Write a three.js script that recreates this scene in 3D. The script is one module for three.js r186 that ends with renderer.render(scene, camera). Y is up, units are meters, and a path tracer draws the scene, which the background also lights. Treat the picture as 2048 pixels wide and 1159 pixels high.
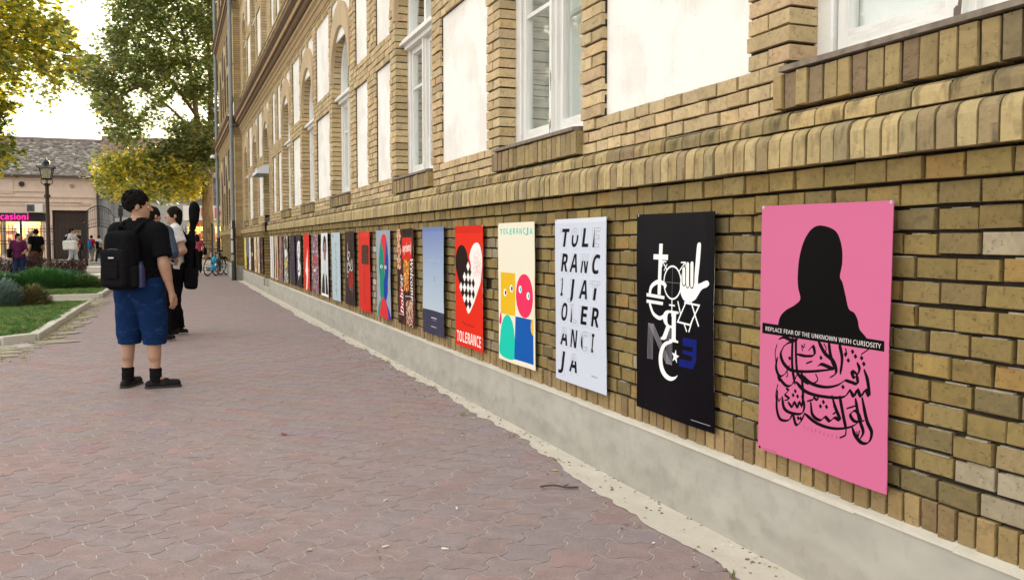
import * as THREE from 'three';
import { mergeGeometries } from 'three/addons/utils/BufferGeometryUtils.js';
import { TextGeometry } from 'three/addons/geometries/TextGeometry.js';
import { FontLoader } from 'three/addons/loaders/FontLoader.js';
import { RoundedBoxGeometry } from 'three/addons/geometries/RoundedBoxGeometry.js';

// ---------- camera, renderer, sky, sun ----------
const scene = new THREE.Scene();
const camera = new THREE.PerspectiveCamera(36.84, 1024 / 579, 0.1, 900);
camera.position.set(0, 1.31, 0);
{
  const yaw = 21.345 * Math.PI / 180, pitch = 3.142 * Math.PI / 180;
  camera.lookAt(Math.sin(yaw) * Math.cos(pitch), 1.31 - Math.sin(pitch), -Math.cos(yaw) * Math.cos(pitch));
}
const renderer = new THREE.WebGLRenderer({ antialias: true });
renderer.setSize(1024, 579);
renderer.toneMapping = THREE.LinearToneMapping;
renderer.toneMappingExposure = 2.12;
renderer.shadowMap.enabled = true;
renderer.shadowMap.type = THREE.PCFSoftShadowMap;

const SUN = new THREE.Vector3(0.34, 0.33, -0.9).normalize();
{ // bright hazy evening sky, warmest and brightest round the sun
  const W = 256, H = 128, data = new Float32Array(W * H * 4), d = new THREE.Vector3();
  for (let j = 0; j < H; j++) for (let i = 0; i < W; i++) {
    const th = ((j + 0.5) / H - 0.5) * Math.PI, ph = ((i + 0.5) / W - 0.5) * 2 * Math.PI;
    d.set(Math.cos(th) * Math.cos(ph), Math.sin(th), Math.cos(th) * Math.sin(ph));
    const c = Math.max(0, d.dot(SUN)), up = Math.max(0, d.y), hz = Math.exp(-up * 3.2);
    const glow = 0.9 * Math.pow(c, 6) + 0.35 * Math.pow(c, 2);
    let r = 0.81 + 0.36 * hz + glow * 1.05, g = 0.80 + 0.31 * hz + glow * 0.93, b = 0.79 + 0.20 * hz + glow * 0.70;
    if (d.y < 0) { const k = Math.max(0.25, 1 + d.y * 6); r *= k; g *= k; b *= k; }
    data.set([r, g, b, 1], (j * W + i) * 4);
  }
  const t = new THREE.DataTexture(data, W, H, THREE.RGBAFormat, THREE.FloatType);
  t.mapping = THREE.EquirectangularReflectionMapping; t.magFilter = t.minFilter = THREE.LinearFilter; t.needsUpdate = true;
  scene.background = t; scene.environment = t;
}
const sun = new THREE.DirectionalLight(new THREE.Color(1, 0.8, 0.52), 5);
sun.position.copy(SUN).multiplyScalar(120).add(new THREE.Vector3(0, 0, -30));
sun.target.position.set(0, 0, -30);
sun.castShadow = true; sun.shadow.mapSize.set(4096, 4096);
Object.assign(sun.shadow.camera, { left: -60, right: 60, top: 60, bottom: -60, near: 1, far: 320 });
sun.shadow.radius = 2;
scene.add(sun, sun.target);

// ---------- helpers ----------
let seedState = 12345;
function seed(n) { seedState = n >>> 0; }
function rnd() { seedState = (seedState + 0x6D2B79F5) | 0; let t = Math.imul(seedState ^ (seedState >>> 15), 1 | seedState); t = (t + Math.imul(t ^ (t >>> 7), 61 | t)) ^ t; return ((t ^ (t >>> 14)) >>> 0) / 4294967296; }
const rr = (a, b) => a + (b - a) * rnd();
const pick = (a) => a[Math.floor(rnd() * a.length)];
const clamp = (x, a, b) => Math.min(b, Math.max(a, x));
const mix = (a, b, t) => a + (b - a) * t;
const smooth = (a, b, x) => { const t = clamp((x - a) / (b - a), 0, 1); return t * t * (3 - 2 * t); };
function hash2(x, y, s) { let h = Math.imul(x | 0, 374761393) + Math.imul(y | 0, 668265263) + Math.imul(s | 0, 2246822519); h = Math.imul(h ^ (h >>> 13), 1274126177); return ((h ^ (h >>> 16)) >>> 0) / 4294967296; }
function vnoise(x, y, s = 0, per = 0) { // value noise, periodic when per > 0
  const xi = Math.floor(x), yi = Math.floor(y), fx = x - xi, fy = y - yi, u = fx * fx * (3 - 2 * fx), v = fy * fy * (3 - 2 * fy);
  const w = (a) => (per ? ((a % per) + per) % per : a);
  return mix(mix(hash2(w(xi), w(yi), s), hash2(w(xi + 1), w(yi), s), u), mix(hash2(w(xi), w(yi + 1), s), hash2(w(xi + 1), w(yi + 1), s), u), v);
}
function fbm(x, y, s = 0, oct = 5, per = 0) { let a = 0.5, f = 1, t = 0, n = 0; for (let o = 0; o < oct; o++) { t += a * vnoise(x * f, y * f, s + o * 17, per ? per * f : 0); n += a; a *= 0.5; f *= 2; } return t / n; }
function texOf(w, h, fn, srgb = false, rep = true) { // fn(u, v, i, j) -> [r, g, b] 0..1
  const d = new Uint8Array(w * h * 4);
  for (let j = 0; j < h; j++) for (let i = 0; i < w; i++) {
    const c = fn(i / w, j / h, i, j), k = (j * w + i) * 4;
    if (typeof c === 'number') d[k] = d[k + 1] = d[k + 2] = clamp(c, 0, 1) * 255; else { d[k] = clamp(c[0], 0, 1) * 255; d[k + 1] = clamp(c[1], 0, 1) * 255; d[k + 2] = clamp(c[2], 0, 1) * 255; }
    d[k + 3] = 255;
  }
  const t = new THREE.DataTexture(d, w, h, THREE.RGBAFormat);
  t.magFilter = THREE.LinearFilter; t.minFilter = THREE.LinearMipmapLinearFilter; t.generateMipmaps = true;
  if (rep) t.wrapS = t.wrapT = THREE.RepeatWrapping;
  if (srgb) t.colorSpace = THREE.SRGBColorSpace;
  t.needsUpdate = true; return t;
}
const C = (r, g, b) => new THREE.Color().setRGB(r, g, b);
function mat(r, g, b, o = {}) { const { phys, ...q } = o; return new (phys ? THREE.MeshPhysicalMaterial : THREE.MeshStandardMaterial)({ color: C(r, g, b), roughness: 0.85, ...q }); }
const used = {};
function numbered(n) { if (!(n in used)) { used[n] = 0; return n; } used[n]++; return n + '_' + String(used[n]).padStart(3, '0'); }
function shade(o) { o.traverse((c) => { if (c.isMesh) { c.castShadow = c.receiveShadow = true; } }); return o; }
function tag(o, label, category, group) { o.userData.label = label; o.userData.category = category; if (group) o.userData.group = group; return o; }
function thing(name, label, category, pos = [0, 0, 0], turn = 0, group) {
  const o = new THREE.Group(); o.name = numbered(name); o.position.set(...pos); o.rotation.y = turn; scene.add(o);
  return tag(o, label, category, group);
}
function obj(name, geo, m, parent = scene) {
  const o = new THREE.Mesh(Array.isArray(geo) ? merge(geo) : geo, m);
  o.name = parent === scene ? numbered(name) : name; o.castShadow = o.receiveShadow = true; parent.add(o); return o;
}
function struct(name, geo, m) { const o = obj(name, geo, m); o.userData.kind = 'structure'; return o; }
function merge(list) {
  list = list.map((g) => { g = g.index ? g.toNonIndexed() : g; for (const k of Object.keys(g.attributes)) if (!['position', 'normal', 'uv'].includes(k)) g.deleteAttribute(k); if (!g.attributes.uv) g.setAttribute('uv', new THREE.BufferAttribute(new Float32Array(g.attributes.position.count * 2), 2)); return g; });
  return mergeGeometries(list);
}
function tint(g, c) { const n = g.attributes.position.count, a = new Float32Array(n * 3); for (let i = 0; i < n; i++) a.set(c, i * 3); g.setAttribute('color', new THREE.BufferAttribute(a, 3)); return g; }
// collects faces into one geometry
class GB {
  constructor(uvScale = 1) { this.p = []; this.n = []; this.t = []; this.c = []; this.k = uvScale; this.col = [1, 1, 1]; this.uo = [0, 0]; }
  quad(a, b, c, d) { // counter-clockwise from outside
    const ux = b[0] - a[0], uy = b[1] - a[1], uz = b[2] - a[2], vx = d[0] - a[0], vy = d[1] - a[1], vz = d[2] - a[2];
    let nx = uy * vz - uz * vy, ny = uz * vx - ux * vz, nz = ux * vy - uy * vx; const l = Math.hypot(nx, ny, nz) || 1; nx /= l; ny /= l; nz /= l;
    const ax = Math.abs(nx), ay = Math.abs(ny), az = Math.abs(nz), [o, q] = this.uo, k = this.k;
    for (const v of [a, b, c, a, c, d]) {
      this.p.push(v[0], v[1], v[2]); this.n.push(nx, ny, nz); this.c.push(this.col[0], this.col[1], this.col[2]);
      if (az >= ax && az >= ay) this.t.push(v[0] * k + o, v[1] * k + q); else if (ax >= ay) this.t.push(v[2] * k + o, v[1] * k + q); else this.t.push(v[0] * k + o, v[2] * k + q);
    }
  }
  tri(a, b, c) { this.quad(a, b, c, c); for (const arr of [this.p, this.n, this.c]) arr.length -= 9; this.t.length -= 6; }
  box(x0, x1, y0, y1, z0, z1, skip = '') {
    if (!skip.includes('f')) this.quad([x0, y0, z1], [x1, y0, z1], [x1, y1, z1], [x0, y1, z1]);
    if (!skip.includes('b')) this.quad([x1, y0, z0], [x0, y0, z0], [x0, y1, z0], [x1, y1, z0]);
    if (!skip.includes('r')) this.quad([x1, y0, z1], [x1, y0, z0], [x1, y1, z0], [x1, y1, z1]);
    if (!skip.includes('l')) this.quad([x0, y0, z0], [x0, y0, z1], [x0, y1, z1], [x0, y1, z0]);
    if (!skip.includes('t')) this.quad([x0, y1, z1], [x1, y1, z1], [x1, y1, z0], [x0, y1, z0]);
    if (!skip.includes('d')) this.quad([x0, y0, z0], [x1, y0, z0], [x1, y0, z1], [x0, y0, z1]);
    return this;
  }
  brick(x0, x1, y0, y1, z0, z1, b = 0.004, j = 0) { // box with chamfered front edges; j = uneven corners
    const J = () => (j ? (rnd() - 0.5) * 2 * j : 0), e = z1 - b;
    const i = [[x0 + b + J(), y0 + b + J(), z1 + J()], [x1 - b + J(), y0 + b + J(), z1 + J()], [x1 - b + J(), y1 - b + J(), z1 + J()], [x0 + b + J(), y1 - b + J(), z1 + J()]];
    const o = [[x0 + J(), y0 + J(), e], [x1 + J(), y0 + J(), e], [x1 + J(), y1 + J(), e], [x0 + J(), y1 + J(), e]];
    const k = o.map(([x, y]) => [x, y, z0]);
    this.quad(...i);
    for (let a = 0; a < 4; a++) { const c = (a + 1) % 4; this.quad(o[a], o[c], i[c], i[a]); this.quad(k[a], k[c], o[c], o[a]); }
  }
  sweep(prof, x0, x1, caps = true) { // closed profile [[z, y], ...] counter-clockwise seen from +x ... swept along x
    const n = prof.length;
    for (let a = 0; a < n; a++) { const [z, y] = prof[a], [w, v] = prof[(a + 1) % n]; this.quad([x0, y, z], [x0, v, w], [x1, v, w], [x1, y, z]); }
    if (caps) for (let a = 1; a < n - 1; a++) {
      const A = prof[0], B = prof[a], D = prof[a + 1];
      this.tri([x1, A[1], A[0]], [x1, D[1], D[0]], [x1, B[1], B[0]]); this.tri([x0, A[1], A[0]], [x0, B[1], B[0]], [x0, D[1], D[0]]);
    }
  }
  get empty() { return !this.p.length; }
  geo(color = true) {
    const g = new THREE.BufferGeometry();
    g.setAttribute('position', new THREE.Float32BufferAttribute(this.p, 3)); g.setAttribute('normal', new THREE.Float32BufferAttribute(this.n, 3)); g.setAttribute('uv', new THREE.Float32BufferAttribute(this.t, 2));
    if (color) g.setAttribute('color', new THREE.Float32BufferAttribute(this.c, 3));
    return g;
  }
}
const V = (x, y, z) => new THREE.Vector3(x, y, z);
function tube(pts, r, seg = 0, rad = 6, closed = false) { return new THREE.TubeGeometry(new THREE.CatmullRomCurve3(pts.map((p) => V(...p)), closed, 'centripetal'), seg || pts.length * 4, r, rad, closed); }
function rod(a, b, r0, r1 = r0, rad = 8) { // straight tapered cylinder a -> b
  const A = V(...a), B = V(...b), d = B.clone().sub(A), g = new THREE.CylinderGeometry(r1, r0, d.length(), rad, 1);
  g.applyQuaternion(new THREE.Quaternion().setFromUnitVectors(V(0, 1, 0), d.clone().normalize())); g.translate(...A.add(B).multiplyScalar(0.5).toArray()); return g;
}
function cube(w, h, d, x = 0, y = 0, z = 0) { return new THREE.BoxGeometry(w, h, d).translate(x, y, z); }
function rbox(w, h, d, r, x = 0, y = 0, z = 0, s = 2) { return new RoundedBoxGeometry(w, h, d, s, r).translate(x, y, z); }

// ---------- shared textures ----------
const grainTex = texOf(512, 512, (u, v) => { // brick face: grain, blotches, pits
  const a = fbm(u * 8, v * 8, 3, 5, 8), b = fbm(u * 40, v * 40, 9, 3, 40), c = fbm(u * 16, v * 24, 21, 3, 0), p = smooth(0.74, 0.8, fbm(u * 60, v * 60, 33, 2, 60));
  return clamp(0.70 + 0.36 * a + 0.26 * (b - 0.5) - 0.22 * p - 0.22 * smooth(0.58, 0.75, a * 0.4 + c * 0.6), 0.12, 1);
});
const fineTex = texOf(256, 256, (u, v) => 0.7 + 0.6 * (fbm(u * 32, v * 32, 5, 4, 32) - 0.5) + 0.3 * (fbm(u * 4, v * 4, 7, 3, 4) - 0.5));
const ledgeTex = texOf(512, 512, (u, v) => { const a = fbm(u * 14, v * 5, 103, 5), s = fbm(u * 26, v * 9, 107, 4), d = fbm(u * 50, v * 50, 111, 3); return clamp(0.92 - 0.42 * smooth(0.52, 0.8, a) - 0.2 * smooth(0.56, 0.72, s) + 0.25 * (d - 0.5), 0.2, 1); });
const panelTex = texOf(1024, 1024, (u, v) => { const a = fbm(u * 5, v * 5, 201, 5, 5), s = fbm(u * 60, v * 3, 207, 4), b = fbm(u * 90, v * 90, 211, 3), c = Math.abs(fbm(u * 7 + 3, v * 7, 217, 5) - 0.5); const k = 0.97 - 0.10 * smooth(0.5, 0.75, a) - 0.035 * smooth(0.58, 0.75, s) + 0.07 * (b - 0.5) - 0.16 * smooth(0.006, 0.0, c) * smooth(0.5, 0.62, a); return [k, k * (0.995 - 0.015 * smooth(0.5, 0.7, a)), k * (0.985 - 0.03 * smooth(0.5, 0.7, a))]; });
const plasterTex = texOf(512, 512, (u, v) => { const a = fbm(u * 6, v * 6, 41, 5, 6), b = fbm(u * 48, v * 48, 43, 3, 48); return 0.86 + 0.2 * (a - 0.5) + 0.08 * (b - 0.5); });
// ---------- the brick building ----------
// local axes of the building: x = -distance along the wall, y up, z = out of the wall
const WX = 2.3;
const bld = thing('brick_building', 'long yellow brick building with white plaster panels and arched windows', 'building', [WX, 0, 0], -Math.PI / 2);
const M = {};
M.brick = new THREE.MeshStandardMaterial({ vertexColors: true, map: grainTex, bumpMap: grainTex, bumpScale: 0.004, roughness: 0.9 });
M.ledge = new THREE.MeshStandardMaterial({ vertexColors: true, map: ledgeTex, bumpMap: grainTex, bumpScale: 0.003, roughness: 0.9 });
M.mortar = mat(0.034, 0.025, 0.017, { map: fineTex, roughness: 1 });
M.plaster = mat(0.90, 0.895, 0.86, { map: panelTex, bumpMap: plasterTex, bumpScale: 0.006, roughness: 0.9 });
M.stucco = mat(0.58, 0.44, 0.27, { map: plasterTex, bumpMap: grainTex, bumpScale: 0.002, roughness: 0.9 });
M.whitewood = mat(0.80, 0.80, 0.76, { roughness: 0.55, map: plasterTex });
M.oldwood = mat(0.26, 0.21, 0.16, { map: fineTex, bumpMap: fineTex, bumpScale: 0.004 });
M.glass = new THREE.MeshPhysicalMaterial({ color: C(0.985, 1, 0.995), transmission: 1, thickness: 0, roughness: 0.03, ior: 1.5 });
M.curtain = mat(0.88, 0.91, 0.89, { roughness: 0.95 });
M.dark = mat(0.03, 0.03, 0.035);
const PAL = {
  field: [[0.268, 0.19, 0.062], [0.286, 0.204, 0.068], [0.251, 0.18, 0.06], [0.233, 0.169, 0.06], [0.278, 0.204, 0.076], [0.295, 0.208, 0.068], [0.224, 0.161, 0.062], [0.264, 0.192, 0.065], [0.268, 0.19, 0.06], [0.313, 0.222, 0.071], [0.255, 0.19, 0.073], [0.322, 0.204, 0.062], [0.278, 0.199, 0.065], [0.197, 0.147, 0.06]],
  ledge: [[0.464, 0.356, 0.168], [0.504, 0.389, 0.192], [0.424, 0.324, 0.152], [0.384, 0.3, 0.144], [0.536, 0.413, 0.208], [0.336, 0.259, 0.136], [0.472, 0.365, 0.176]],
  upper: [[0.558, 0.423, 0.23], [0.605, 0.461, 0.258], [0.521, 0.39, 0.207], [0.567, 0.414, 0.244], [0.623, 0.489, 0.276], [0.521, 0.404, 0.221], [0.586, 0.432, 0.239]],
  sill: [[0.323, 0.242, 0.104], [0.361, 0.272, 0.123], [0.275, 0.204, 0.1], [0.247, 0.175, 0.095], [0.38, 0.281, 0.123], [0.228, 0.17, 0.085]],
  base: [[0.33, 0.235, 0.10], [0.37, 0.26, 0.115], [0.30, 0.21, 0.09], [0.35, 0.245, 0.12], [0.27, 0.185, 0.085]],
};
const rest = new GB(1.6); // all bricks beyond the individual ones
const counts = {};
const variants = {};
function variant(key, make, n = 18) { // a few shared geometries per kind and size
  if (!variants[key]) { variants[key] = []; for (let i = 0; i < n; i++) { const g = new GB(1.6); g.uo = [rnd() * 3, rnd() * 3]; make(g, i); variants[key].push(g.geo()); } }
  return pick(variants[key]);
}
function jitter(c, k = 0.1) { const f = 1 + rr(-k, k), h = rr(-0.03, 0.03); return [c[0] * f * (1 + h), c[1] * f, c[2] * f * (1 - h)]; }
// one brick: [x0,x1]x[y0,y1], back z0, front z1
function putBrick(part, pal, x0, x1, y0, y1, z0, z1, s, limit, white = 0) {
  const w = x1 - x0, h = y1 - y0, d = z1 - z0;
  if (w < 0.015) return;
  if (s > 0.9 && s < limit && (counts[part] ?? 0) < 300 && !white) {
    counts[part] = (counts[part] ?? 0) + 1;
    const key = [pal, Math.round(w * 40), Math.round(h * 200), Math.round(d * 50)].join();
    const W = Math.round(w * 40) / 40 || w, hh = Math.round(h * 200) / 200;
    const g = variant(key, (q) => { q.col = jitter(pick(PAL[pal]), 0.14); q.brick(-W / 2, W / 2, -hh / 2, hh / 2, -d, 0, 0.0024, 0.0022); });
    const o = new THREE.Mesh(g, M.brick); o.name = part; o.castShadow = o.receiveShadow = true;
    o.position.set((x0 + x1) / 2, (y0 + y1) / 2, z1 + rr(-0.002, 0.003)); o.scale.set(w / W, h / hh, 1); bld.add(o);
  } else {
    let c = jitter(pick(PAL[pal]), 0.14); if (white) { const wk = white * rr(0.25, 1); c = c.map((v, i) => mix(v, [0.60, 0.57, 0.50][i], wk)); }
    rest.col = c; rest.uo = [rnd() * 3, rnd() * 3];
    if (s < 9) rest.brick(x0, x1, y0, y1, z0, z1 + rr(-0.002, 0.003), 0.0024, 0.002); else rest.box(x0, x1, y0, y1, z0, z1 + rr(-0.001, 0.002), 'b');
  }
}
// fill a row between distances a..b (along the wall) with bricks of pitch p
function fillRow(part, pal, a, b, y0, y1, z, p, shift, limit, o = {}) {
  const J = o.litTop ? 0.0135 : 0.011, dep = o.depth ?? 0.03, ends = o.ends ?? 0; // ends: depth of the first and last brick (reveals)
  let s = a, k = 0; const L = b - a; if (L < 0.03) return;
  let list = [];
  if (L <= p * 2.1 && o.pier) list = shift ? [a, b] : [a, a + L / 2, b];
  else { let q = a + (shift ? p / 2 : p) * (o.rag ? rr(0.85, 1.1) : 1); list = [a]; while (q < b - p * 0.4) { list.push(q); q += p * (1 + (o.rag ? rr(-0.06, 0.06) : 0)); } list.push(b); }
  for (let i = 0; i < list.length - 1; i++) {
    const g0 = i ? J / 2 : 0, g1 = i < list.length - 2 ? J / 2 : 0, s0 = list[i] + g0, s1 = list[i + 1] - g1, end = ends && (i === 0 || i === list.length - 2);
    if (o.skip && o.skip((s0 + s1) / 2, (y0 + y1) / 2)) continue;
    const white = o.white ? o.white((s0 + s1) / 2, (y0 + y1) / 2) : 0;
    const up = o.rag ? rr(-0.002, 0.002) : 0;
    putBrick(part, pal, -s1, -s0, y0 + J / 2 + up, y1 - J / 2 + up, z - (end ? ends : dep), z + (o.rag ? rr(-0.006, 0.005) : 0), s0, limit, white);
    if (o.litTop && s0 < 11 && rnd() < 0.75) { const a0 = s0 + rr(0, 0.05), b0 = s1 - rr(0, 0.05); crumbs.uo = [rnd(), rnd()]; if (b0 > a0 + 0.02) crumbs.box(-b0, -a0, y1 - J / 2 + up - 0.001, y1 - J / 2 + up + rr(0.001, 0.0055), z - 0.03, z - rr(0.001, 0.007), 'bd'); }  // pale strip along the brick top: mortar remnant plus painted-in sky light
  }
}
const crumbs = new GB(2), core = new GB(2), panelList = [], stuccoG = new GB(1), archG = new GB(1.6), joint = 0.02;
// a run of wall with windows; w = [centre...], pan = [[a, b]...] plaster panels, door = index of the window that is a door
function wallRun(s0, s1, wins, pans, zo, door = -1, floors = 3, firstFloor = 0) {
  const R = 0.70, Z = zo;
  const inOpen = (lo, hi, list) => { // solid segments of [s0,s1] without the openings
    let seg = [[s0, s1]];
    for (const [a, b] of list) { const out = []; for (const [p, q] of seg) { if (b <= p || a >= q) out.push([p, q]); else { if (a > p) out.push([p, a]); if (b < q) out.push([b, q]); } } seg = out; }
    return seg;
  };
  const doorGap = door >= 0 ? [[wins[door] - R, wins[door] + R]] : [];
  const doorEnds = door >= 0 ? 0.3 : 0;
  // --- lower zone, ground floor ---
  const whiteAt = (s, y) => (y < 1.25 && y > 0.5 && Math.abs(s - 10.55) < 0.28 && fbm(s * 3, y * 5, 8) > 0.36 ? 1 : (fbm(s * 1.1 + 3, y * 4, 77, 3) > 0.72 ? 0.4 : 0));
  const hole = (s, y) => (Math.abs(s - 6.42) < 0.06 && Math.abs(y - 0.98) < 0.04) || (Math.abs(s - 12.6) < 0.09 && Math.abs(y - 0.83) < 0.04);
  for (const [a, b] of inOpen(0, 0, doorGap)) {
    fillRow('base_brick', 'base', a, b, 0.352, 0.467, Z + 0.004, 0.0735, 0, 4.4, { depth: 0.03, rag: 1, ends: doorEnds });
    for (let r = 0; r < 12; r++) fillRow('brick', 'field', a, b, 0.467 + r * 0.0798, 0.467 + (r + 1) * 0.0798, Z, 0.157, r & 1, 5.2, { depth: 0.03, rag: 1, litTop: 1, ends: doorEnds, white: whiteAt, skip: hole });
    fillRow('brick', 'field', a, b, 1.426, 1.506, Z + 0.018, 0.157, 0, 5.2, { depth: 0.05, rag: 1, ends: doorEnds });
    fillRow('brick', 'field', a, b, 1.507, 1.592, Z + 0.040, 0.157, 1, 5.2, { depth: 0.07, rag: 1, ends: doorEnds });
    // rounded coping bricks on edge
    const n = Math.round((b - a) / 0.0745), p = (b - a) / n;
    for (let i = 0; i < n; i++) {
      const x1 = -(a + i * p) - 0.005, x0 = -(a + (i + 1) * p) + 0.005, s = a + i * p, zf = Z + 0.078 + rr(-0.003, 0.003), dy = rr(-0.002, 0.002);
      const prof = [[Z - 0.01, 1.60], [zf, 1.60]]; const near = s < 9;
      for (let k = 0; k <= (near ? 5 : 2); k++) { const t = k / (near ? 5 : 2) * Math.PI / 2; prof.push([zf - 0.05 + 0.05 * Math.cos(t), 1.695 + 0.047 * Math.sin(t)]); }
      prof.push([Z - 0.01, 1.745]);
      if (s > 0.9 && s < 9 && (counts.coping_brick ?? 0) < 150) {
        counts.coping_brick = (counts.coping_brick ?? 0) + 1;
        const W = 0.0645, g = variant('coping', (q) => { q.col = jitter(pick(PAL.ledge), 0.12); q.sweep(prof.map(([z, y]) => [z - Z + rr(-0.0015, 0.0015), y - 1.67 + rr(-0.0015, 0.0015)]).reverse(), -W / 2, W / 2); }, 30);
        const o = new THREE.Mesh(g, M.ledge); o.name = 'coping_brick'; o.castShadow = o.receiveShadow = true; o.position.set((x0 + x1) / 2, 1.67 + dy, Z + rr(-0.004, 0.004)); o.rotation.set(0, rr(-0.03, 0.03), rr(-0.012, 0.012)); o.scale.x = (x1 - x0) / W; bld.add(o);
      } else { rest.col = jitter(pick(PAL.ledge), 0.12); rest.uo = [rnd() * 3, rnd() * 3]; rest.sweep(prof.reverse(), x0, x1); }
    }
    // rounded stretcher course above it
    const n2 = Math.round((b - a) / 0.152), p2 = (b - a) / n2;
    for (let i = 0; i < n2; i++) {
      const x1 = -(a + i * p2) - 0.005, x0 = -(a + (i + 1) * p2) + 0.005, s = a + i * p2, zf = Z + 0.052 + rr(-0.005, 0.005);
      const prof = [[Z - 0.01, 1.748], [zf, 1.748]]; for (let k = 0; k <= 4; k++) { const t = k / 4 * Math.PI / 2; prof.push([zf - 0.045 + 0.045 * Math.cos(t), 1.785 + 0.037 * Math.sin(t)]); } prof.push([Z - 0.01, 1.824]);
      rest.col = jitter(pick(PAL[rnd() < 0.6 ? 'sill' : 'ledge']), 0.18); rest.uo = [rnd() * 3, rnd() * 3];
      if (s > 0.9 && s < 8 && (counts.rounded_brick ?? 0) < 60) {
        counts.rounded_brick = (counts.rounded_brick ?? 0) + 1;
        const W = 0.142, g = variant('rounded', (q) => { q.col = jitter(pick(PAL[rnd() < 0.5 ? 'sill' : 'ledge']), 0.18); q.sweep(prof.map(([z, y]) => [z - Z, y - 1.786]).reverse(), -W / 2, W / 2); }, 20);
        const o = new THREE.Mesh(g, M.ledge); o.name = 'rounded_brick'; o.castShadow = o.receiveShadow = true; o.position.set((x0 + x1) / 2, 1.786, Z + rr(-0.003, 0.003)); o.rotation.z = rr(-0.02, 0.02); o.scale.x = (x1 - x0) / W; bld.add(o);
      } else rest.sweep(prof.reverse(), x0, x1);
    }
    { const prof = [[Z - 0.01, 1.612], [Z + 0.062, 1.612]]; for (let k = 0; k <= 4; k++) { const q = k / 4 * Math.PI / 2; prof.push([Z + 0.018 + 0.044 * Math.cos(q), 1.69 + 0.041 * Math.sin(q)]); } prof.push([Z - 0.01, 1.733]); core.sweep(prof.reverse(), -b + 0.006, -a - 0.006); core.box(-b + 0.006, -a - 0.006, 1.75, 1.812, Z - 0.03, Z + 0.036); }
    core.box(-b + (doorEnds ? joint : 0), -a - (doorEnds ? joint : 0), 0, 1.83, Z - 0.45, Z - joint);
  }
  // --- floors ---
  for (let f = firstFloor; f < floors; f++) {
    const Y = 4.27 * f, pal = 'upper', lim = f ? 0 : 6.4, top = 4.98;
    const winGap = wins.map((c) => [c - R, c + R]), gaps = f ? winGap : winGap.map((g, i) => g);
    // courses under the panels, broken by the sills
    if (f === 0) {
      const sillGap = wins.map((c) => [c - R - 0.035, c + R + 0.035]);
      for (let r = 0; r < 3; r++) for (const [a, b] of inOpen(0, 0, sillGap)) fillRow('brick', pal, a, b, 1.827 + r * 0.068, 1.827 + (r + 1) * 0.068, Z, 0.152, r & 1, lim, { rag: 1 });
      core.box(-s1, -s0, 1.83, 1.955, Z - 0.45, Z - joint);
      for (const [a, b] of inOpen(0, 0, winGap)) core.box(-b, -a, 1.955, 2.03, Z - 0.45, Z - joint);
      wins.forEach((c, i) => { if (i === door) return;
        fillRow('sill_brick', 'sill', c - R - 0.035, c + R + 0.035, 1.83, 1.975, Z + 0.045, 0.0745, 0, 9.6, { rag: 1, depth: 0.12, ends: 0.12 });
        core.box(-c - R, -c + R, 1.84, 1.968, Z - 0.14, Z + 0.033);
      });
    } else { // zone of small panels and a projecting band under the windows
      core.box(-s1, -s0, Y + 0.71, Y + 2.03, Z - 0.45, Z - joint);
      for (let s = s0 + 0.2; s < s1 - 0.7; s += 0.95) panelList.push([-s - 0.62, -s, Y + 1.36, Y + 1.88, Z - 0.03, Z - 0.004]);
      for (let r = 0; r < 8; r++) for (let s = s0; s < s1 - 0.3; s += 0.95) fillRow('brick', pal, s, Math.min(s1, s + 0.2), Y + 1.34 + r * 0.069, Y + 1.34 + (r + 1) * 0.069, Z, 0.15, r & 1, 0, { pier: 1 });
      for (const y of [1.89, 1.95]) fillRow('brick', pal, s0, s1, Y + y, Y + y + 0.058, Z + (y > 1.9 ? 0.05 : 0.03), 0.29, y > 1.9, 0, { depth: 0.08 });
    }
    // piers, panels, arches
    const cr = 0.0725, rows = 40, plate = 0.75;
    for (let r = 0; r < rows; r++) {
      const y0 = 2.03 + r * cr, y1 = y0 + cr, ym = y0 + cr / 2, list = [];
      for (const c of wins) {
        if (ym < 3.70) list.push([c - R, c + R, 1]);
        else { let h = ym < 3.98 ? plate : ym < 4.73 ? Math.sqrt(Math.max(0, plate * plate - (ym - 3.98) ** 2)) : 0; if (ym > 4.25) h = Math.max(h, 0.72); list.push([c - h, c + h, 0]); }
      }
      if ((r < 18) || (r >= 22)) for (const [a, b] of pans) list.push([a, b, 0]);
      for (const [a, b] of inOpen(0, 0, list)) {
        const atWin = ym < 3.7 && wins.some((c) => Math.abs(b - (c - R)) < 0.01 || Math.abs(a - (c + R)) < 0.01);
        fillRow('brick', pal, a, b, Y + y0, Y + y1, Z, 0.152, r & 1, lim, { pier: 1, ends: atWin ? 0.145 : 0, rag: f === 0 });
      }
    }
    for (let k = 0; k < 2; k++) fillRow('brick', pal, s0, s1, Y + 4.93 + k * 0.036, Y + 4.966 + k * 0.036, Z + 0.012 + k * 0.014, 0.29, k, 0, { depth: 0.05 });
    // backing wall
    const cl = inOpen(0, 0, winGap.map(([a, b]) => [a - joint, b + joint]));
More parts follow.
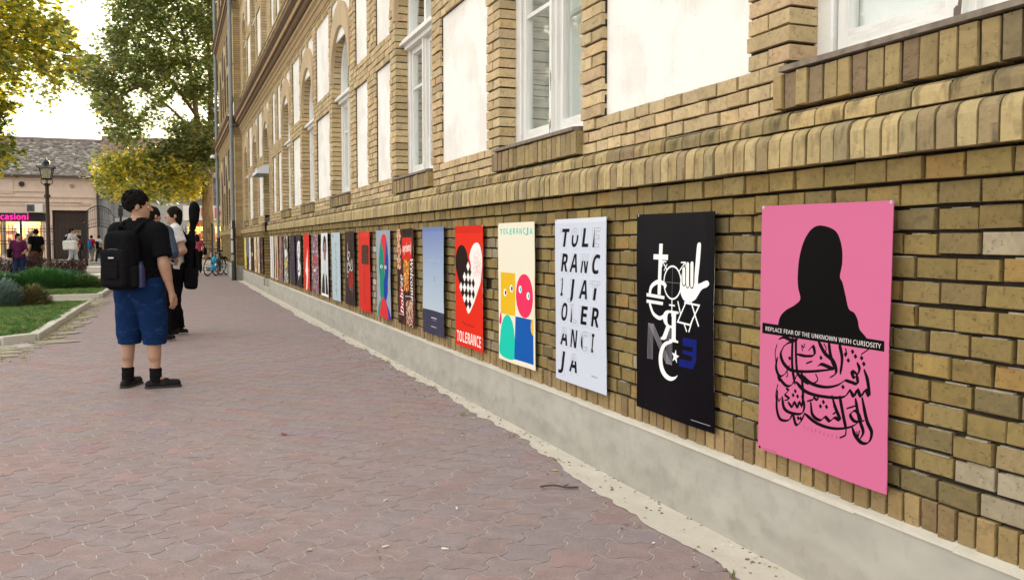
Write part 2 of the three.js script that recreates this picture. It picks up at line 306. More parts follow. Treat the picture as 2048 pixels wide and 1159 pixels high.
    for (const [a, b] of cl) {
      for (const [y0, y1, pz] of [[2.03, 3.335, 1], [3.335, 3.625, 0], [3.625, 4.93, 1]]) {
        let seg = [[a, b, 0]];
        if (pz) for (const [p, q] of pans) { const out = []; for (const [m, n, t] of seg) { if (q <= m || p >= n) out.push([m, n, t]); else { if (p > m) out.push([m, p, 0]); out.push([p, q, 1]); if (q < n) out.push([q, n, 0]); } } seg = out; }
        for (const [m, n, t] of seg) if (t) { panelList.push([-n, -m, Y + y0, Y + y1, Z - 0.1, Z - 0.032 + rr(-0.003, 0.003)]); core.box(-n, -m, Y + y0, Y + y1, Z - 0.45, Z - 0.1); } else core.box(-n, -m, Y + y0, Y + y1, Z - 0.45, Z - joint);
      }
    }
    core.box(-s1, -s0, Y + 4.93, Y + 4.98, Z - 0.45, Z - joint);
    // corbel teeth over the panels
    for (const [a, b] of pans) for (let s = a + 0.03; s < b - 0.05; s += 0.13) { rest.col = jitter(pick(PAL.upper)); rest.box(-s - 0.065, -s, Y + 4.84, Y + 4.929, Z - 0.05, Z + 0.004); }
    wins.forEach((c, i) => {
      // wall over the arch
      const sh = new THREE.Shape(); sh.moveTo(-R - joint, 3.70); sh.absarc(0, 3.70, R, Math.PI, 0, true); sh.lineTo(R + joint, 4.93); sh.lineTo(-R - joint, 4.93); sh.lineTo(-R - joint, 3.70);
      const g = new THREE.ExtrudeGeometry(sh, { depth: 0.40, bevelEnabled: false, curveSegments: 20 }).translate(-c, Y, Z - 0.43); coreExtra.push(g);
      // smooth stucco hood
      const hd = new THREE.Shape(); hd.moveTo(-plate, 3.70); hd.lineTo(-plate, 3.98); hd.absarc(0, 3.98, plate, Math.PI, 0, true); hd.lineTo(plate, 3.70); hd.lineTo(R, 3.70); hd.absarc(0, 3.70, R, 0, Math.PI, false); hd.lineTo(-plate, 3.70);
      hoods.push(new THREE.ExtrudeGeometry(hd, { depth: 0.045, bevelEnabled: true, bevelSize: 0.006, bevelThickness: 0.006, bevelSegments: 1, curveSegments: 20 }).translate(-c, Y, Z - 0.032));
      // bricks of the soffit
      const nv = 27;
      for (let k = 0; k < nv; k++) {
        const t0 = (k + 0.07) / nv * Math.PI, t1 = (k + 0.93) / nv * Math.PI, P = (t, q, z) => [-c + q * Math.cos(t), Y + 3.70 + q * Math.sin(t), Z + z];
        archG.col = jitter(pick(PAL.upper), 0.12); archG.uo = [rnd() * 3, rnd() * 3];
        archG.quad(P(t0, R - 0.004, 0), P(t1, R - 0.004, 0), P(t1, R - 0.004, -0.145), P(t0, R - 0.004, -0.145));
        archG.quad(P(t0, R - 0.004, -0.004), P(t0, R + 0.01, -0.004), P(t1, R + 0.01, -0.004), P(t1, R - 0.004, -0.004));
      }
      // plaster spandrels either side of a small key pier
      const sp = new THREE.Shape(); sp.moveTo(-0.71, 4.25); sp.lineTo(0.71, 4.25); sp.lineTo(0.71, 4.9); sp.lineTo(-0.71, 4.9); spandrels.push(new THREE.ExtrudeGeometry(sp, { depth: 0.02, bevelEnabled: false }).translate(-c, Y, Z - 0.045));
      rest.col = jitter(pick(PAL.upper)); rest.box(-c - 0.07, -c + 0.07, Y + 4.728, Y + 4.925, Z - 0.03, Z + 0.01);
      for (let s = -0.66; s < 0.66; s += 0.13) { rest.col = jitter(pick(PAL.upper)); rest.box(-c - s - 0.065, -c - s, Y + 4.84, Y + 4.929, Z - 0.04, Z + 0.003); }
    });
  }
}
const coreExtra = [], hoods = [], spandrels = [];
const WINS = [-1.86, 2.16, 5.455, 8.67, 12.69, 15.94, 19.08, 23.27, 26.44, 29.62];
const PANS = [[-0.9, 0.35], [3.13, 4.48], [6.43, 7.68], [9.64, 10.385], [10.84, 11.63], [13.63, 14.965], [16.92, 18.03], [20.0, 20.66], [21.12, 21.8], [24.25, 25.45], [27.42, 28.64]];
seed(101);
const RISE = 31.5, END = 41.3;
wallRun(-4.5, RISE, WINS, PANS, 0, 7);
const WINS2 = [33.4, 36.5, 39.6], PANS2 = [[34.4, 35.5], [37.5, 38.6]];
wallRun(RISE, END, WINS2, PANS2, 0.22, -1);
// returns of the projecting end block: courses that face the camera
for (let r = 0; r < 190; r++) { const y = 0.36 + r * 0.0735; if (y > 14.2) break; rest.col = jitter(pick(PAL[y < 1.5 ? 'base' : 'upper']), 0.12); rest.uo = [rnd() * 3, rnd() * 3]; rest.box(-RISE - 0.1, -RISE + 0.012, y, y + 0.063, -0.02, 0.222); }
core.box(-END, -RISE, 0, 14.6, -0.3, 0.2);
// cornices between the storeys
function cornice(x0, x1, zo, Y) {
  const low = new GB(1.2); low.col = [0.40, 0.28, 0.14];
  low.sweep([[zo - 0.1, 4.98], [zo - 0.1, 5.24], [zo + 0.09, 5.24], [zo + 0.085, 5.19], [zo + 0.05, 5.15], [zo + 0.05, 5.09], [zo + 0.03, 5.07], [zo + 0.03, 5.0]].map(([z, y]) => [z, y + Y]), x0, x1);
  obj('cornice_moulding', low.geo(), M.brick, bld);
  const hi = new GB(1.2); hi.col = [0.16, 0.095, 0.05];
  hi.sweep([[zo - 0.1, 5.242], [zo - 0.1, 5.66], [zo + 0.04, 5.645], [zo + 0.265, 5.60], [zo + 0.265, 5.53], [zo + 0.235, 5.50], [zo + 0.19, 5.46], [zo + 0.18, 5.39], [zo + 0.14, 5.37], [zo + 0.13, 5.30], [zo + 0.10, 5.27]].map(([z, y]) => [z, y + Y]), x0, x1);
  obj('cornice', hi.geo(), M.brick, bld);
  // a light moulded fillet in the middle of the dark cornice
  const fl = new GB(1.2); fl.col = [0.46, 0.32, 0.17]; fl.sweep([[zo, 5.385], [zo, 5.455], [zo + 0.2, 5.455], [zo + 0.188, 5.385]].map(([z, y]) => [z, y + Y]), x0, x1); obj('cornice_fillet', fl.geo(), M.brick, bld);
}
for (const f of [0, 1, 2]) { cornice(-RISE, 4.5, 0, 4.27 * f); cornice(-END - 0.02, -RISE + 0.03, 0.22, 4.27 * f); }
obj('brickwork', rest.geo(), M.brick, bld).userData.kind = 'stuff';
obj('arch_bricks', archG.geo(), M.brick, bld).userData.kind = 'stuff';
obj('mortar_and_lit_tops', crumbs.geo(false), mat(0.42, 0.37, 0.27, { map: fineTex, roughness: 1 }), bld).userData.kind = 'stuff';  // mortar left on brick tops, its pale colour also painting the light they catch
obj('wall', mergeGeometries([core.geo(false), merge(coreExtra)].map((g) => (g.index ? g.toNonIndexed() : g))), M.mortar, bld);
for (const g of hoods) obj('arch_hood', merge([g]), M.stucco, bld);
for (const [a, b, c, d, e, f] of panelList) { const g = new GB(0.7); g.uo = [rnd() * 3, rnd() * 3]; g.box(a, b, c, d, e, f, 'b'); obj('plaster_panel', g.geo(false), M.plaster, bld); }
for (const g of spandrels) obj('spandrel_panel', merge([g]), M.plaster, bld);
// body of the house behind the facade
{
  const b = new GB(1); b.box(-END, 4.5, 0, 0.02, -9, -0.4); b.box(-END, 4.5, 0, 14.7, -9.3, -9); b.box(-END - 0.3, -END, 0, 14.7, -9.3, 0.22); b.box(4.5, 4.8, 0, 14.7, -9.3, 0); b.box(-END - 0.3, 4.8, 14.6, 14.9, -9.6, 0.3);
  for (const y of [5.2, 9.5]) b.box(-END, 4.5, y, y + 0.25, -9, -0.45);
  obj('rear_wall', b.geo(false), M.stucco, bld);
}
// plinth: smooth cement render with damp along the foot
{
  const damp = texOf(2048, 128, (u, v) => {
    const n = fbm(u * 64, v * 6, 5, 5), e = 0.36 + 0.5 * (fbm(u * 22, 0.5, 9, 4) - 0.5), wet = smooth(e + 0.10, e - 0.10, v + (n - 0.5) * 0.2), st = smooth(0.62, 0.7, fbm(u * 180, v * 5, 12, 3)), bl = fbm(u * 40, v * 3, 15, 4);
    const k = 0.86 + 0.2 * (n - 0.5) + 0.2 * (bl - 0.5) - 0.10 * wet - 0.05 * st;
    return [k, k * (1 - 0.02 * wet), k * (0.98 - 0.02 * wet + 0.03 * bl)];
  });
  const pm = new THREE.MeshStandardMaterial({ color: C(0.465, 0.45, 0.395), map: damp, bumpMap: damp, bumpScale: 0.006, roughness: 0.92 });
  const cap = mat(0.62, 0.585, 0.49, { map: plasterTex, bumpMap: fineTex, bumpScale: 0.0015 });
  const slab = (a, b, zo, h = 0.35) => {
    const n = Math.ceil((b - a) / 0.12), g = new THREE.PlaneGeometry(b - a, h, n, 4).translate(-(a + b) / 2, h / 2, 0), P = g.attributes.position, U = g.attributes.uv;
    for (let i = 0; i < P.count; i++) { P.setZ(i, zo + 0.03 + 0.008 * (fbm(P.getX(i) * 2 + 40, P.getY(i) * 3, 60, 3) - 0.5) + (1 - P.getY(i) / h) * 0.012); U.setXY(i, P.getX(i) / 8, P.getY(i) / 0.36); }
    const q = new GB(1); q.box(-b, -a, 0, h, zo - 0.2, zo + 0.02, 'f');
    const t = obj('plinth', g, pm, bld); obj('plinth_core', q.geo(false), cap, bld);
    const c = new GB(1.5); let s = a; while (s < b) { const e = Math.min(b, s + rr(0.15, 0.5)); c.uo = [rnd(), rnd()]; c.sweep([[zo - 0.01, h - 0.002], [zo - 0.01, h + 0.014 + rr(0, 0.003)], [zo + 0.006 + rr(0, 0.003), h + 0.010], [zo + 0.031 + rr(0, 0.003), h + rr(0, 0.003)], [zo + 0.036, h - 0.008 - rr(0, 0.006)], [zo + 0.02, h - 0.012]], -e - 0.001, -s); s = e; }
    obj('plinth_edge', c.geo(false), cap, bld);
    return t;
  };
  slab(-4.5, 22.57, 0); slab(23.97, RISE, 0); slab(RISE, END, 0.22, 0.5);
  const q = new GB(1); q.box(-RISE, -RISE + 0.02, 0, 0.5, 0, 0.245); obj('plinth_return', q.geo(false), pm, bld);
}
// ---------- windows, door, down-pipes of the brick building ----------
const trimTex = texOf(512, 512, (u, v) => { const n = fbm(u * 30, v * 6, 71, 5), p = smooth(0.73, 0.77, n); const g = 1 - 0.1 * fbm(u * 60, v * 60, 3, 2); return [mix(g, 0.42, p), mix(g, 0.36, p), mix(g, 0.28, p)]; });
M.paint = mat(0.82, 0.83, 0.81, { map: panelTex, roughness: 0.5 });
const R0 = 0.70;
// every window is built once in its own axes (origin at the middle of the sill, z = 0 at the wall face) and shared
function archShape(r, y0, ys) { const s = new THREE.Shape(); s.moveTo(-r, y0); s.lineTo(r, y0); s.lineTo(r, ys); s.absarc(0, ys, r, 0, Math.PI, false); s.lineTo(-r, y0); return s; }
const YS = 3.70 - 1.985; // spring above the sill
const frameGeo = (() => {
  const s = archShape(R0 + 0.02, -0.015, YS); s.holes.push(archShape(R0 - 0.075, 0.06, YS));
  const list = [new THREE.ExtrudeGeometry(s, { depth: 0.09, bevelEnabled: true, bevelSize: 0.006, bevelThickness: 0.006, bevelSegments: 1, curveSegments: 18 }).translate(0, 0, -0.235)];
  list.push(cube(0.10, 1.42, 0.07, 0, 0.73, -0.17), cube(0.035, 1.40, 0.03, 0, 0.73, -0.125));
  list.push(cube(1.3, 0.05, 0.12, 0, 1.42, -0.15), cube(1.42, 0.035, 0.17, 0, 1.46, -0.13), cube(1.38, 0.03, 0.14, 0, 1.492, -0.14));
  list.push(cube(0.07, 0.68, 0.06, 0, 1.84, -0.17));
  return merge(list);
})();
const sashGeo = (w, h) => merge([cube(0.055, h, 0.05, -w / 2 + 0.0275), cube(0.055, h, 0.05, w / 2 - 0.0275), cube(w - 0.11, 0.06, 0.05, 0, h / 2 - 0.03), cube(w - 0.11, 0.075, 0.05, 0, -h / 2 + 0.0375), cube(w - 0.11, 0.028, 0.035, 0, h * 0.18)]);
const sashA = sashGeo(0.565, 1.33), paneA = cube(0.47, 1.22, 0.004);
const fanGlass = new THREE.ExtrudeGeometry(archShape(R0 - 0.07, 1.5, YS), { depth: 0.004, bevelEnabled: false, curveSegments: 16 }).translate(0, 0, -0.185);
const innerFrame = (() => { const s = archShape(R0 - 0.02, 0.0, YS); s.holes.push(archShape(R0 - 0.10, 0.08, YS)); return merge([new THREE.ExtrudeGeometry(s, { depth: 0.05, bevelEnabled: false, curveSegments: 14 }).translate(0, 0, -0.47), cube(0.14, 1.4, 0.05, 0, 0.75, -0.445), cube(1.2, 0.1, 0.05, 0, 1.46, -0.445), cube(1.2, 0.03, 0.04, 0, 0.98, -0.445)]); })();
const reveal = (() => { const g = new GB(1.5); for (let y = 0; y < 1.7; y += 0.085) { g.box(-R0 - 0.01, -R0 + 0.05, y, y + 0.079, -0.47, -0.24); g.box(R0 - 0.05, R0 + 0.01, y, y + 0.079, -0.47, -0.24); } return g.geo(false); })();
const curtainGeo = (() => { const g = new THREE.PlaneGeometry(1.36, 2.3, 60, 1).translate(0, 1.2, -0.52), P = g.attributes.position; for (let i = 0; i < P.count; i++) P.setZ(i, -0.52 + 0.02 * Math.sin(P.getX(i) * 34) + 0.01 * Math.sin(P.getX(i) * 57)); g.computeVertexNormals(); return g; })();
const sillBoard = (() => { const g = new GB(1); g.sweep([[-0.14, -0.008], [-0.14, 0.026], [0.0, 0.022], [0.052, 0.016], [0.056, -0.006], [0.03, -0.008]].reverse(), -R0 + 0.004, R0 - 0.004); return g.geo(false); })();
M.blind = mat(0.78, 0.80, 0.78, { roughness: 0.9, map: plasterTex });
function makeWindow(s, Y, zo, o = {}) {
  const w = new THREE.Group(); w.name = 'window'; w.position.set(-s, Y + 1.985, zo); bld.add(w);
  obj('frame', frameGeo, M.paint, w);
  if (o.full) for (const q of [-1, 1]) {
    const f = obj('sash', sashA, M.paint, w); f.position.set(q * 0.325, 0.735, -0.185);
    const p = obj('pane', paneA, M.glass, w); p.position.set(q * 0.325, 0.735, -0.188);
  } else { const f = obj('sash', merge([sashA.clone().translate(-0.325, 0.735, -0.185), sashA.clone().translate(0.325, 0.735, -0.185)]), M.paint, w); obj('pane', cube(1.2, 1.25, 0.004, 0, 0.735, -0.188), M.glass, w); }
  obj('fanlight', fanGlass, M.glass, w);
  obj('inner_frame', innerFrame, M.blind, w); obj('reveal', reveal, M.blind, w);
  if (o.blind) obj('blind', cube(1.28, 1.4, 0.01, 0, 0.73, -0.222), M.blind, w); else obj('curtain', curtainGeo, M.curtain, w);
  obj('sill', sillBoard, M.oldwood, w);
  if (o.peel) obj('bare_wood', o.peel.map(([x, y, a, b]) => { const s = new THREE.Shape(); for (let k = 0; k < 11; k++) { const t = k / 11 * 6.283, q = rr(0.35, 1.2); s[k ? 'lineTo' : 'moveTo'](x + Math.cos(t) * a * q, y + Math.sin(t) * b * q); } return new THREE.ExtrudeGeometry(s, { depth: 0.003, bevelEnabled: false }).translate(0, 0, -0.111); }), M.oldwood, w);
  return w;
}
WINS.forEach((s, i) => { for (let f = 0; f < 3; f++) { if (f === 0 && i === 7) continue; makeWindow(s, 4.27 * f, 0, { full: f === 0 && i < 6, blind: i === 1, peel: f === 0 && i === 1 ? [[0.0, 0.07, 0.016, 0.07], [0.006, 0.19, 0.012, 0.06], [-0.006, 0.31, 0.007, 0.05]] : f === 0 && i === 2 ? [[0.002, 0.12, 0.012, 0.05], [0.008, 0.42, 0.006, 0.09], [-0.008, 0.06, 0.008, 0.03]] : null }); } });
WINS2.forEach((s) => { for (let f = 0; f < 3; f++) makeWindow(s, 4.27 * f, 0.22); });
{ // the door with its stone step and little rounded canopy
  const d = new THREE.Group(); d.name = 'door'; d.position.set(-23.27, 0, 0); bld.add(d);
  obj('leaf', merge([cube(0.66, 2.75, 0.05, -0.34, 1.6, -0.34), cube(0.66, 2.75, 0.05, 0.34, 1.6, -0.34), ...[-0.34, 0.34].flatMap((x) => [0.75, 1.6, 2.45].map((y) => cube(0.46, 0.66, 0.03, x, y, -0.31)))]), mat(0.12, 0.085, 0.06), d);
  obj('door_frame', merge([cube(0.07, 4.0, 0.12, -0.68, 2.2, -0.32), cube(0.07, 4.0, 0.12, 0.68, 2.2, -0.32), cube(1.4, 0.12, 0.14, 0, 3.02, -0.32)]), M.paint, d);
  obj('fanlight', cube(1.3, 1.25, 0.01, 0, 3.66, -0.36), M.glass, d);
  obj('step', merge([rbox(1.4, 0.16, 0.5, 0.015, 0, 0.08, -0.2), rbox(1.34, 0.14, 0.3, 0.015, 0, 0.22, -0.3)]), M.stucco.clone(), d).material.color.setRGB(0.45, 0.43, 0.37);
  const pts = []; for (let k = 0; k <= 10; k++) { const t = k / 10 * Math.PI / 2; pts.push([0.30 * Math.sin(t), 0.22 * Math.cos(t)]); }
  const g = new GB(1); for (let k = 0; k < 10; k++) { const [a, b] = pts[k], [c, e] = pts[k + 1]; g.quad([-0.72, 3.02 + b, a], [-0.72, 3.02 + e, c], [0.72, 3.02 + e, c], [0.72, 3.02 + b, a]); for (const q of [-1, 1]) g.tri([q * 0.72, 3.02, 0], [q * 0.72, 3.02 + e, c], [q * 0.72, 3.02 + b, a]); }
  obj('canopy', g.geo(false), mat(0.60, 0.66, 0.72, { roughness: 0.35 }), d);
  obj('handle', rod([0.05, 1.05, -0.27], [0.05, 1.25, -0.27], 0.012), mat(0.5, 0.45, 0.3, { metalness: 1, roughness: 0.4 }), d);
}
// down-pipes
M.zinc = mat(0.30, 0.345, 0.38, { metalness: 0.35, roughness: 0.5, map: fineTex });
function downpipe(s, zo, top, bottom, r, m) {
  const g = []; g.push(rod([-s, bottom, zo], [-s, top, zo], r, r, 14));
  for (let y = bottom + 1.2; y < top; y += 2.05) g.push(rod([-s, y, zo], [-s, y + 0.09, zo], r * 1.16, r * 1.16, 14), cube(0.02, 0.03, zo > 0.3 ? 0.1 : 0.12, -s, y + 0.05, zo - 0.09));
  return obj('down_pipe', g, m, bld);
}
downpipe(31.3, 0.33, 14.6, 2.0, 0.062, M.zinc);
const boot = obj('pipe_boot', [rod([-31.3, 0, 0.33], [-31.3, 2.05, 0.33], 0.078, 0.072, 14)], mat(0.025, 0.025, 0.028, { roughness: 0.6 }), bld);
downpipe(END + 0.05, 0.34, 14.6, 1.4, 0.07, M.zinc);
obj('pipe_boot', [rod([-END - 0.05, 0, 0.34], [-END - 0.05, 1.5, 0.34], 0.09, 0.085, 12)], mat(0.03, 0.028, 0.026), bld);
{ // paper stickers wrapped round the black pipe boot
  const pc = [[1.93, 0.26, [0.72, 0.72, 0.68]], [1.60, 0.34, [0.78, 0.77, 0.72]], [1.16, 0.42, [0.70, 0.72, 0.72]], [0.78, 0.2, [0.42, 0.42, 0.44]]];
  const list = pc.map(([y, h, c], i) => tint(new THREE.CylinderGeometry(0.0805, 0.0815, h, 14, 1, true, -2.4 + i * 0.2, 3.4).toNonIndexed().translate(-31.3, y, 0.33), c));
  const g = mergeGeometries(list); obj('paper_wrap', g, new THREE.MeshStandardMaterial({ vertexColors: true, map: fineTex, roughness: 0.9 }), bld);
}
{ // round camera on the far corner
  const c = thing('security_camera', 'white dome security camera fixed to the far corner of the brick building', 'camera', [WX - 0.5, 5.1, -END - 0.05], -Math.PI / 2);
  obj('housing', [new THREE.SphereGeometry(0.13, 16, 12).scale(1, 0.85, 1).translate(0, 0, 0)], mat(0.8, 0.8, 0.78, { roughness: 0.4 }), c);
  obj('lens', new THREE.SphereGeometry(0.085, 14, 10).translate(0.03, -0.055, 0.02), mat(0.02, 0.02, 0.03, { roughness: 0.2 }), c);
  obj('arm', rod([0, 0.05, 0], [0, 0.06, -0.45], 0.03), mat(0.7, 0.7, 0.68), c);
}
// ---------- ground, path, beds ----------
seed(202);
M.sand = mat(0.58, 0.53, 0.47, { map: fineTex, roughness: 1 });
struct('ground', (() => { const g = new THREE.CircleGeometry(600, 48).rotateX(-Math.PI / 2).translate(0, -0.03, 0); return g; })(), mat(0.20, 0.18, 0.155, { roughness: 1 }));
struct('street', cube(120, 0.02, 22, -20, -0.012, -54), mat(0.15, 0.145, 0.14, { map: fineTex, roughness: 0.95 }));
// path of interlocking pavers laid on sand
const path = struct('path', (() => { const g = new THREE.PlaneGeometry(16, 50, 1, 1).rotateX(-Math.PI / 2).translate(-5.7, -0.0017, -16); const U = g.attributes.uv; for (let i = 0; i < 4; i++) U.setXY(i, U.getX(i) * 20, U.getY(i) * 60); return g; })(), M.sand);
const paveTex = texOf(512, 512, (u, v) => { const a = fbm(u * 10, v * 10, 81, 5, 10), b = vnoise(u * 180, v * 180, 5, 180), c = vnoise(u * 110, v * 110, 15, 110), s = smooth(0.86, 0.93, c); return [0.72 + 0.26 * (a - 0.5) + 0.2 * (b - 0.5) + 0.22 * s, 0.72 + 0.26 * (a - 0.5) + 0.2 * (b - 0.5) + 0.26 * s, 0.72 + 0.26 * (a - 0.5) + 0.2 * (b - 0.5) + 0.28 * s]; });
M.paver = new THREE.MeshStandardMaterial({ color: C(1, 1, 1), vertexColors: true, map: paveTex, bumpMap: paveTex, bumpScale: 0.0025, roughness: 0.93 });
{
  const P = 0.1925, A = 0.021, J = 0.0030;
  const prof = [[0, 0], [0.09, 0.62 * A], [0.24, A], [0.44, 0.72 * A], [0.56, -0.72 * A], [0.76, -A], [0.91, -0.62 * A]];
  const outline = (ins) => { // s-shaped edges, half out and half in
    const pts = [], cs = [[-1, -1], [1, -1], [1, 1], [-1, 1]];
    for (let e = 0; e < 4; e++) { const a = cs[e], b = cs[(e + 1) % 4], nx = (b[1] - a[1]) / 2, ny = -(b[0] - a[0]) / 2; for (const [t, h] of prof) pts.push([(a[0] + (b[0] - a[0]) * t) * P / 2 + nx * h, (a[1] + (b[1] - a[1]) * t) * P / 2 + ny * h]); }
    return pts.map(([x, y], i, arr) => { const p = arr[(i + arr.length - 1) % arr.length], q = arr[(i + 1) % arr.length]; let tx = q[0] - p[0], ty = q[1] - p[1]; const l = Math.hypot(tx, ty); return [x - ty / l * ins, y + tx / l * ins]; });
  };
  const top = outline(J + 0.0013), rim = outline(J), yT = 0.0, yR = -0.0007, yB = -0.011;
  const cols = [[0.371, 0.289, 0.282], [0.365, 0.289, 0.287], [0.379, 0.285, 0.279], [0.36, 0.289, 0.289], [0.386, 0.283, 0.276], [0.366, 0.291, 0.287], [0.357, 0.287, 0.287], [0.376, 0.289, 0.281]];
  const paver = (col, uo) => {
    const g = new GB(1.3), n = top.length; g.col = col; g.uo = uo;
    const L = ([x, z], y) => [x, y, -z];
    for (let i = 0; i < n; i++) { const k = (i + 1) % n; g.tri([0, yT, 0], L(top[i], yT), L(top[k], yT)); g.quad(L(rim[i], yR), L(rim[k], yR), L(top[k], yT), L(top[i], yT)); }
    for (let i = 0; i < g.n.length / 3; i++) if (g.n[i * 3 + 1] < 0) { /* keep */ }
    return g.geo();
  };
  const kinds = []; for (let i = 0; i < 24; i++) kinds.push(paver(jitter(cols[i % 8], 0.035), [rnd() * 2, rnd() * 2]));
  // lattice turned by 45 degrees; its edge midpoints fall on x = 1.177 + 0.1361 k and z = 3.14 + 0.1361 k along the wall
  const h = P / Math.SQRT2, spots = [];
  for (let i = -60; i < 60; i++) for (let j = -10; j < 320; j++) { if ((i + j) & 1) continue; const x = 1.177 + 0.068 + i * h, s = 3.14 + 0.068 + (j - 20) * h;
    const left = s < 12.2 ? -5.2 - (12.2 - s) * 0.4 : s < 23 ? -1.72 : -1.62; if (x > 2.29 || x < left || s < 1.2 || s > 40.5 || (x < -2 && s < 4)) continue; spots.push([x, s]); }
  spots.sort((a, b) => Math.hypot(...a) - Math.hypot(...b));
  // those in the frame first
  const seen = ([x, s]) => { const yaw = 0.3725, cz = s * Math.cos(yaw) + x * Math.sin(yaw), cx = x * Math.cos(yaw) - s * Math.sin(yaw); return Math.abs(cx / cz) < 0.6 && s > 2; };
  const first = spots.filter(seen), others = spots.filter((p) => !seen(p));
  const single = first.slice(0, 300), many = first.slice(300).concat(others);
  for (const [x, s] of single) { const o = new THREE.Mesh(pick(kinds), M.paver); o.name = 'paver'; o.position.set(x, rr(-0.0007, 0.0007), -s); o.rotation.set(rr(-0.003, 0.003), Math.PI / 4, rr(-0.003, 0.003), 'YXZ'); o.castShadow = o.receiveShadow = true; path.add(o); }
  const m4 = new THREE.Matrix4(), q = new THREE.Quaternion(), one = V(1, 1, 1);
  const group = kinds.slice(0, 8).map((g, k) => many.filter((_, i) => i % 8 === k));
  group.forEach((list, k) => { const im = new THREE.InstancedMesh(kinds[k], M.paver, list.length); im.name = 'pavers'; im.userData.kind = 'stuff'; im.receiveShadow = true; list.forEach(([x, s], i) => { q.setFromEuler(new THREE.Euler(rr(-0.003, 0.003), Math.PI / 4, rr(-0.003, 0.003), 'YXZ')); im.setMatrixAt(i, m4.compose(V(x, rr(-0.0007, 0.0007), -s), q, one)); im.setColorAt(i, C(rr(0.95, 1.05), rr(0.96, 1.04), rr(0.96, 1.04))); }); path.add(im); });
}
{ // pale dust and mortar crumbs along the foot of the wall
  const n = 700, pos = [], idx = [], w = (s) => 0.01 + 0.11 * fbm(s * 1.7, 3, 91, 4) + 0.07 * fbm(s * 9, 5, 92, 4) + (s < 8 ? 0.02 + 0.13 * smooth(6, 3.2, s) : 0.10 * smooth(8, 16, s));
  for (let i = 0; i <= n; i++) { const s = 1 + i / n * 30, e = w(s); pos.push(WX - 0.02, 0.006, -s, WX - 0.03 - e * 0.6, 0.0042, -s, WX - 0.03 - e, 0.0025, -s); if (i < n) { const k = i * 3; idx.push(k, k + 1, k + 3, k + 1, k + 4, k + 3, k + 1, k + 2, k + 4, k + 2, k + 5, k + 4); } }
  const g = new THREE.BufferGeometry(); g.setAttribute('position', new THREE.Float32BufferAttribute(pos, 3)); g.setIndex(idx); g.setAttribute('uv', new THREE.Float32BufferAttribute(pos.filter((_, i) => i % 3 !== 1).map((v) => v * 1.5), 2)); g.computeVertexNormals();
  const t = obj('dust', g, mat(0.64, 0.595, 0.50, { map: plasterTex, bumpMap: fineTex, bumpScale: 0.0006, roughness: 1 })); t.userData.kind = 'stuff'; t.userData.label = 'pale dust strip lying along the foot of the cement plinth'; t.userData.category = 'dust';
}
// grass beds with stone kerbs
M.kerb = mat(0.62, 0.595, 0.53, { map: plasterTex, bumpMap: fineTex, bumpScale: 0.004, roughness: 0.95 });
M.soil = mat(0.10, 0.115, 0.04, { map: fineTex, roughness: 1 });
const bedA = [[-9, 12.0], [-2.1, 12.7], [-1.78, 13.05], [-1.66, 19.8], [-9, 20.2]], bedB = [[-9, 21.9], [-2.98, 22.3], [-1.66, 22.62], [-1.62, 26.4], [-1.75, 33], [-9, 33]];
function inPoly(p, x, y) { let c = false; for (let i = 0, j = p.length - 1; i < p.length; j = i++) if ((p[i][1] > y) !== (p[j][1] > y) && x < (p[j][0] - p[i][0]) * (y - p[i][1]) / (p[j][1] - p[i][1]) + p[i][0]) c = !c; return c; }
function bed(name, poly) { const s = new THREE.Shape(poly.map(([x, z]) => new THREE.Vector2(x, z))); const g = new THREE.ShapeGeometry(s).rotateX(-Math.PI / 2).translate(0, 0.075, 0); return struct(name, g, M.soil); }
bed('lawn', bedA); bed('lawn', bedB);
function kerb(pts, label) {
  const k = thing('kerb', label, 'kerb', [0, 0, 0]);
  for (let i = 0; i < pts.length - 1; i++) {
    const [a, b] = [pts[i], pts[i + 1]], L = Math.hypot(b[0] - a[0], b[1] - a[1]), n = Math.max(1, Math.round(L / 1.0));
    for (let j = 0; j < n; j++) { const t = (j + 0.5) / n, o = obj('kerb_stone', rbox(L / n - 0.008, 0.26, 0.13, 0.014, 0, -0.03, 0), M.kerb, k); o.position.set(mix(a[0], b[0], t) + rr(-0.006, 0.006), 0 + rr(-0.006, 0.008), -mix(a[1], b[1], t)); o.rotation.y = Math.atan2(b[1] - a[1], b[0] - a[0]) + rr(-0.006, 0.006); o.rotation.z = rr(-0.006, 0.006); }
  }
}
kerb([[-9, 11.95], [-2.08, 12.66], [-1.74, 13.02], [-1.64, 19.8]], 'pale stone kerb round the nearer grass bed at the left edge of the path');
kerb([[-9, 21.85], [-2.95, 22.25], [-1.62, 22.62], [-1.58, 26.4], [-1.7, 33]], 'pale stone kerb round the farther grass bed with the low junipers');
// grass: tufts of bent blades
const bladeGeo = (() => { const g = new GB(1); for (let k = 0; k < 7; k++) { const a = rr(0, 6.28), r = rr(0, 0.03), h = rr(0.04, 0.085), l = rr(0.015, 0.05), w = 0.0035, x = Math.cos(a) * r, z = Math.sin(a) * r, dx = Math.cos(a), dz = Math.sin(a); const p0 = [x - dz * w, 0, z + dx * w], p1 = [x + dz * w, 0, z - dx * w], q0 = [x + dx * l * 0.4 - dz * w * 0.8, h * 0.65, z + dz * l * 0.4 + dx * w * 0.8], q1 = [x + dx * l * 0.4 + dz * w * 0.8, h * 0.65, z + dz * l * 0.4 - dx * w * 0.8], t = [x + dx * l, h, z + dz * l]; g.quad(p0, p1, q1, q0); g.tri(q0, q1, t); } return g.geo(false); })();
M.leafy = new THREE.MeshPhysicalMaterial({ color: C(1, 1, 1), roughness: 0.75, transmission: 0.35, thickness: 0, side: THREE.DoubleSide });
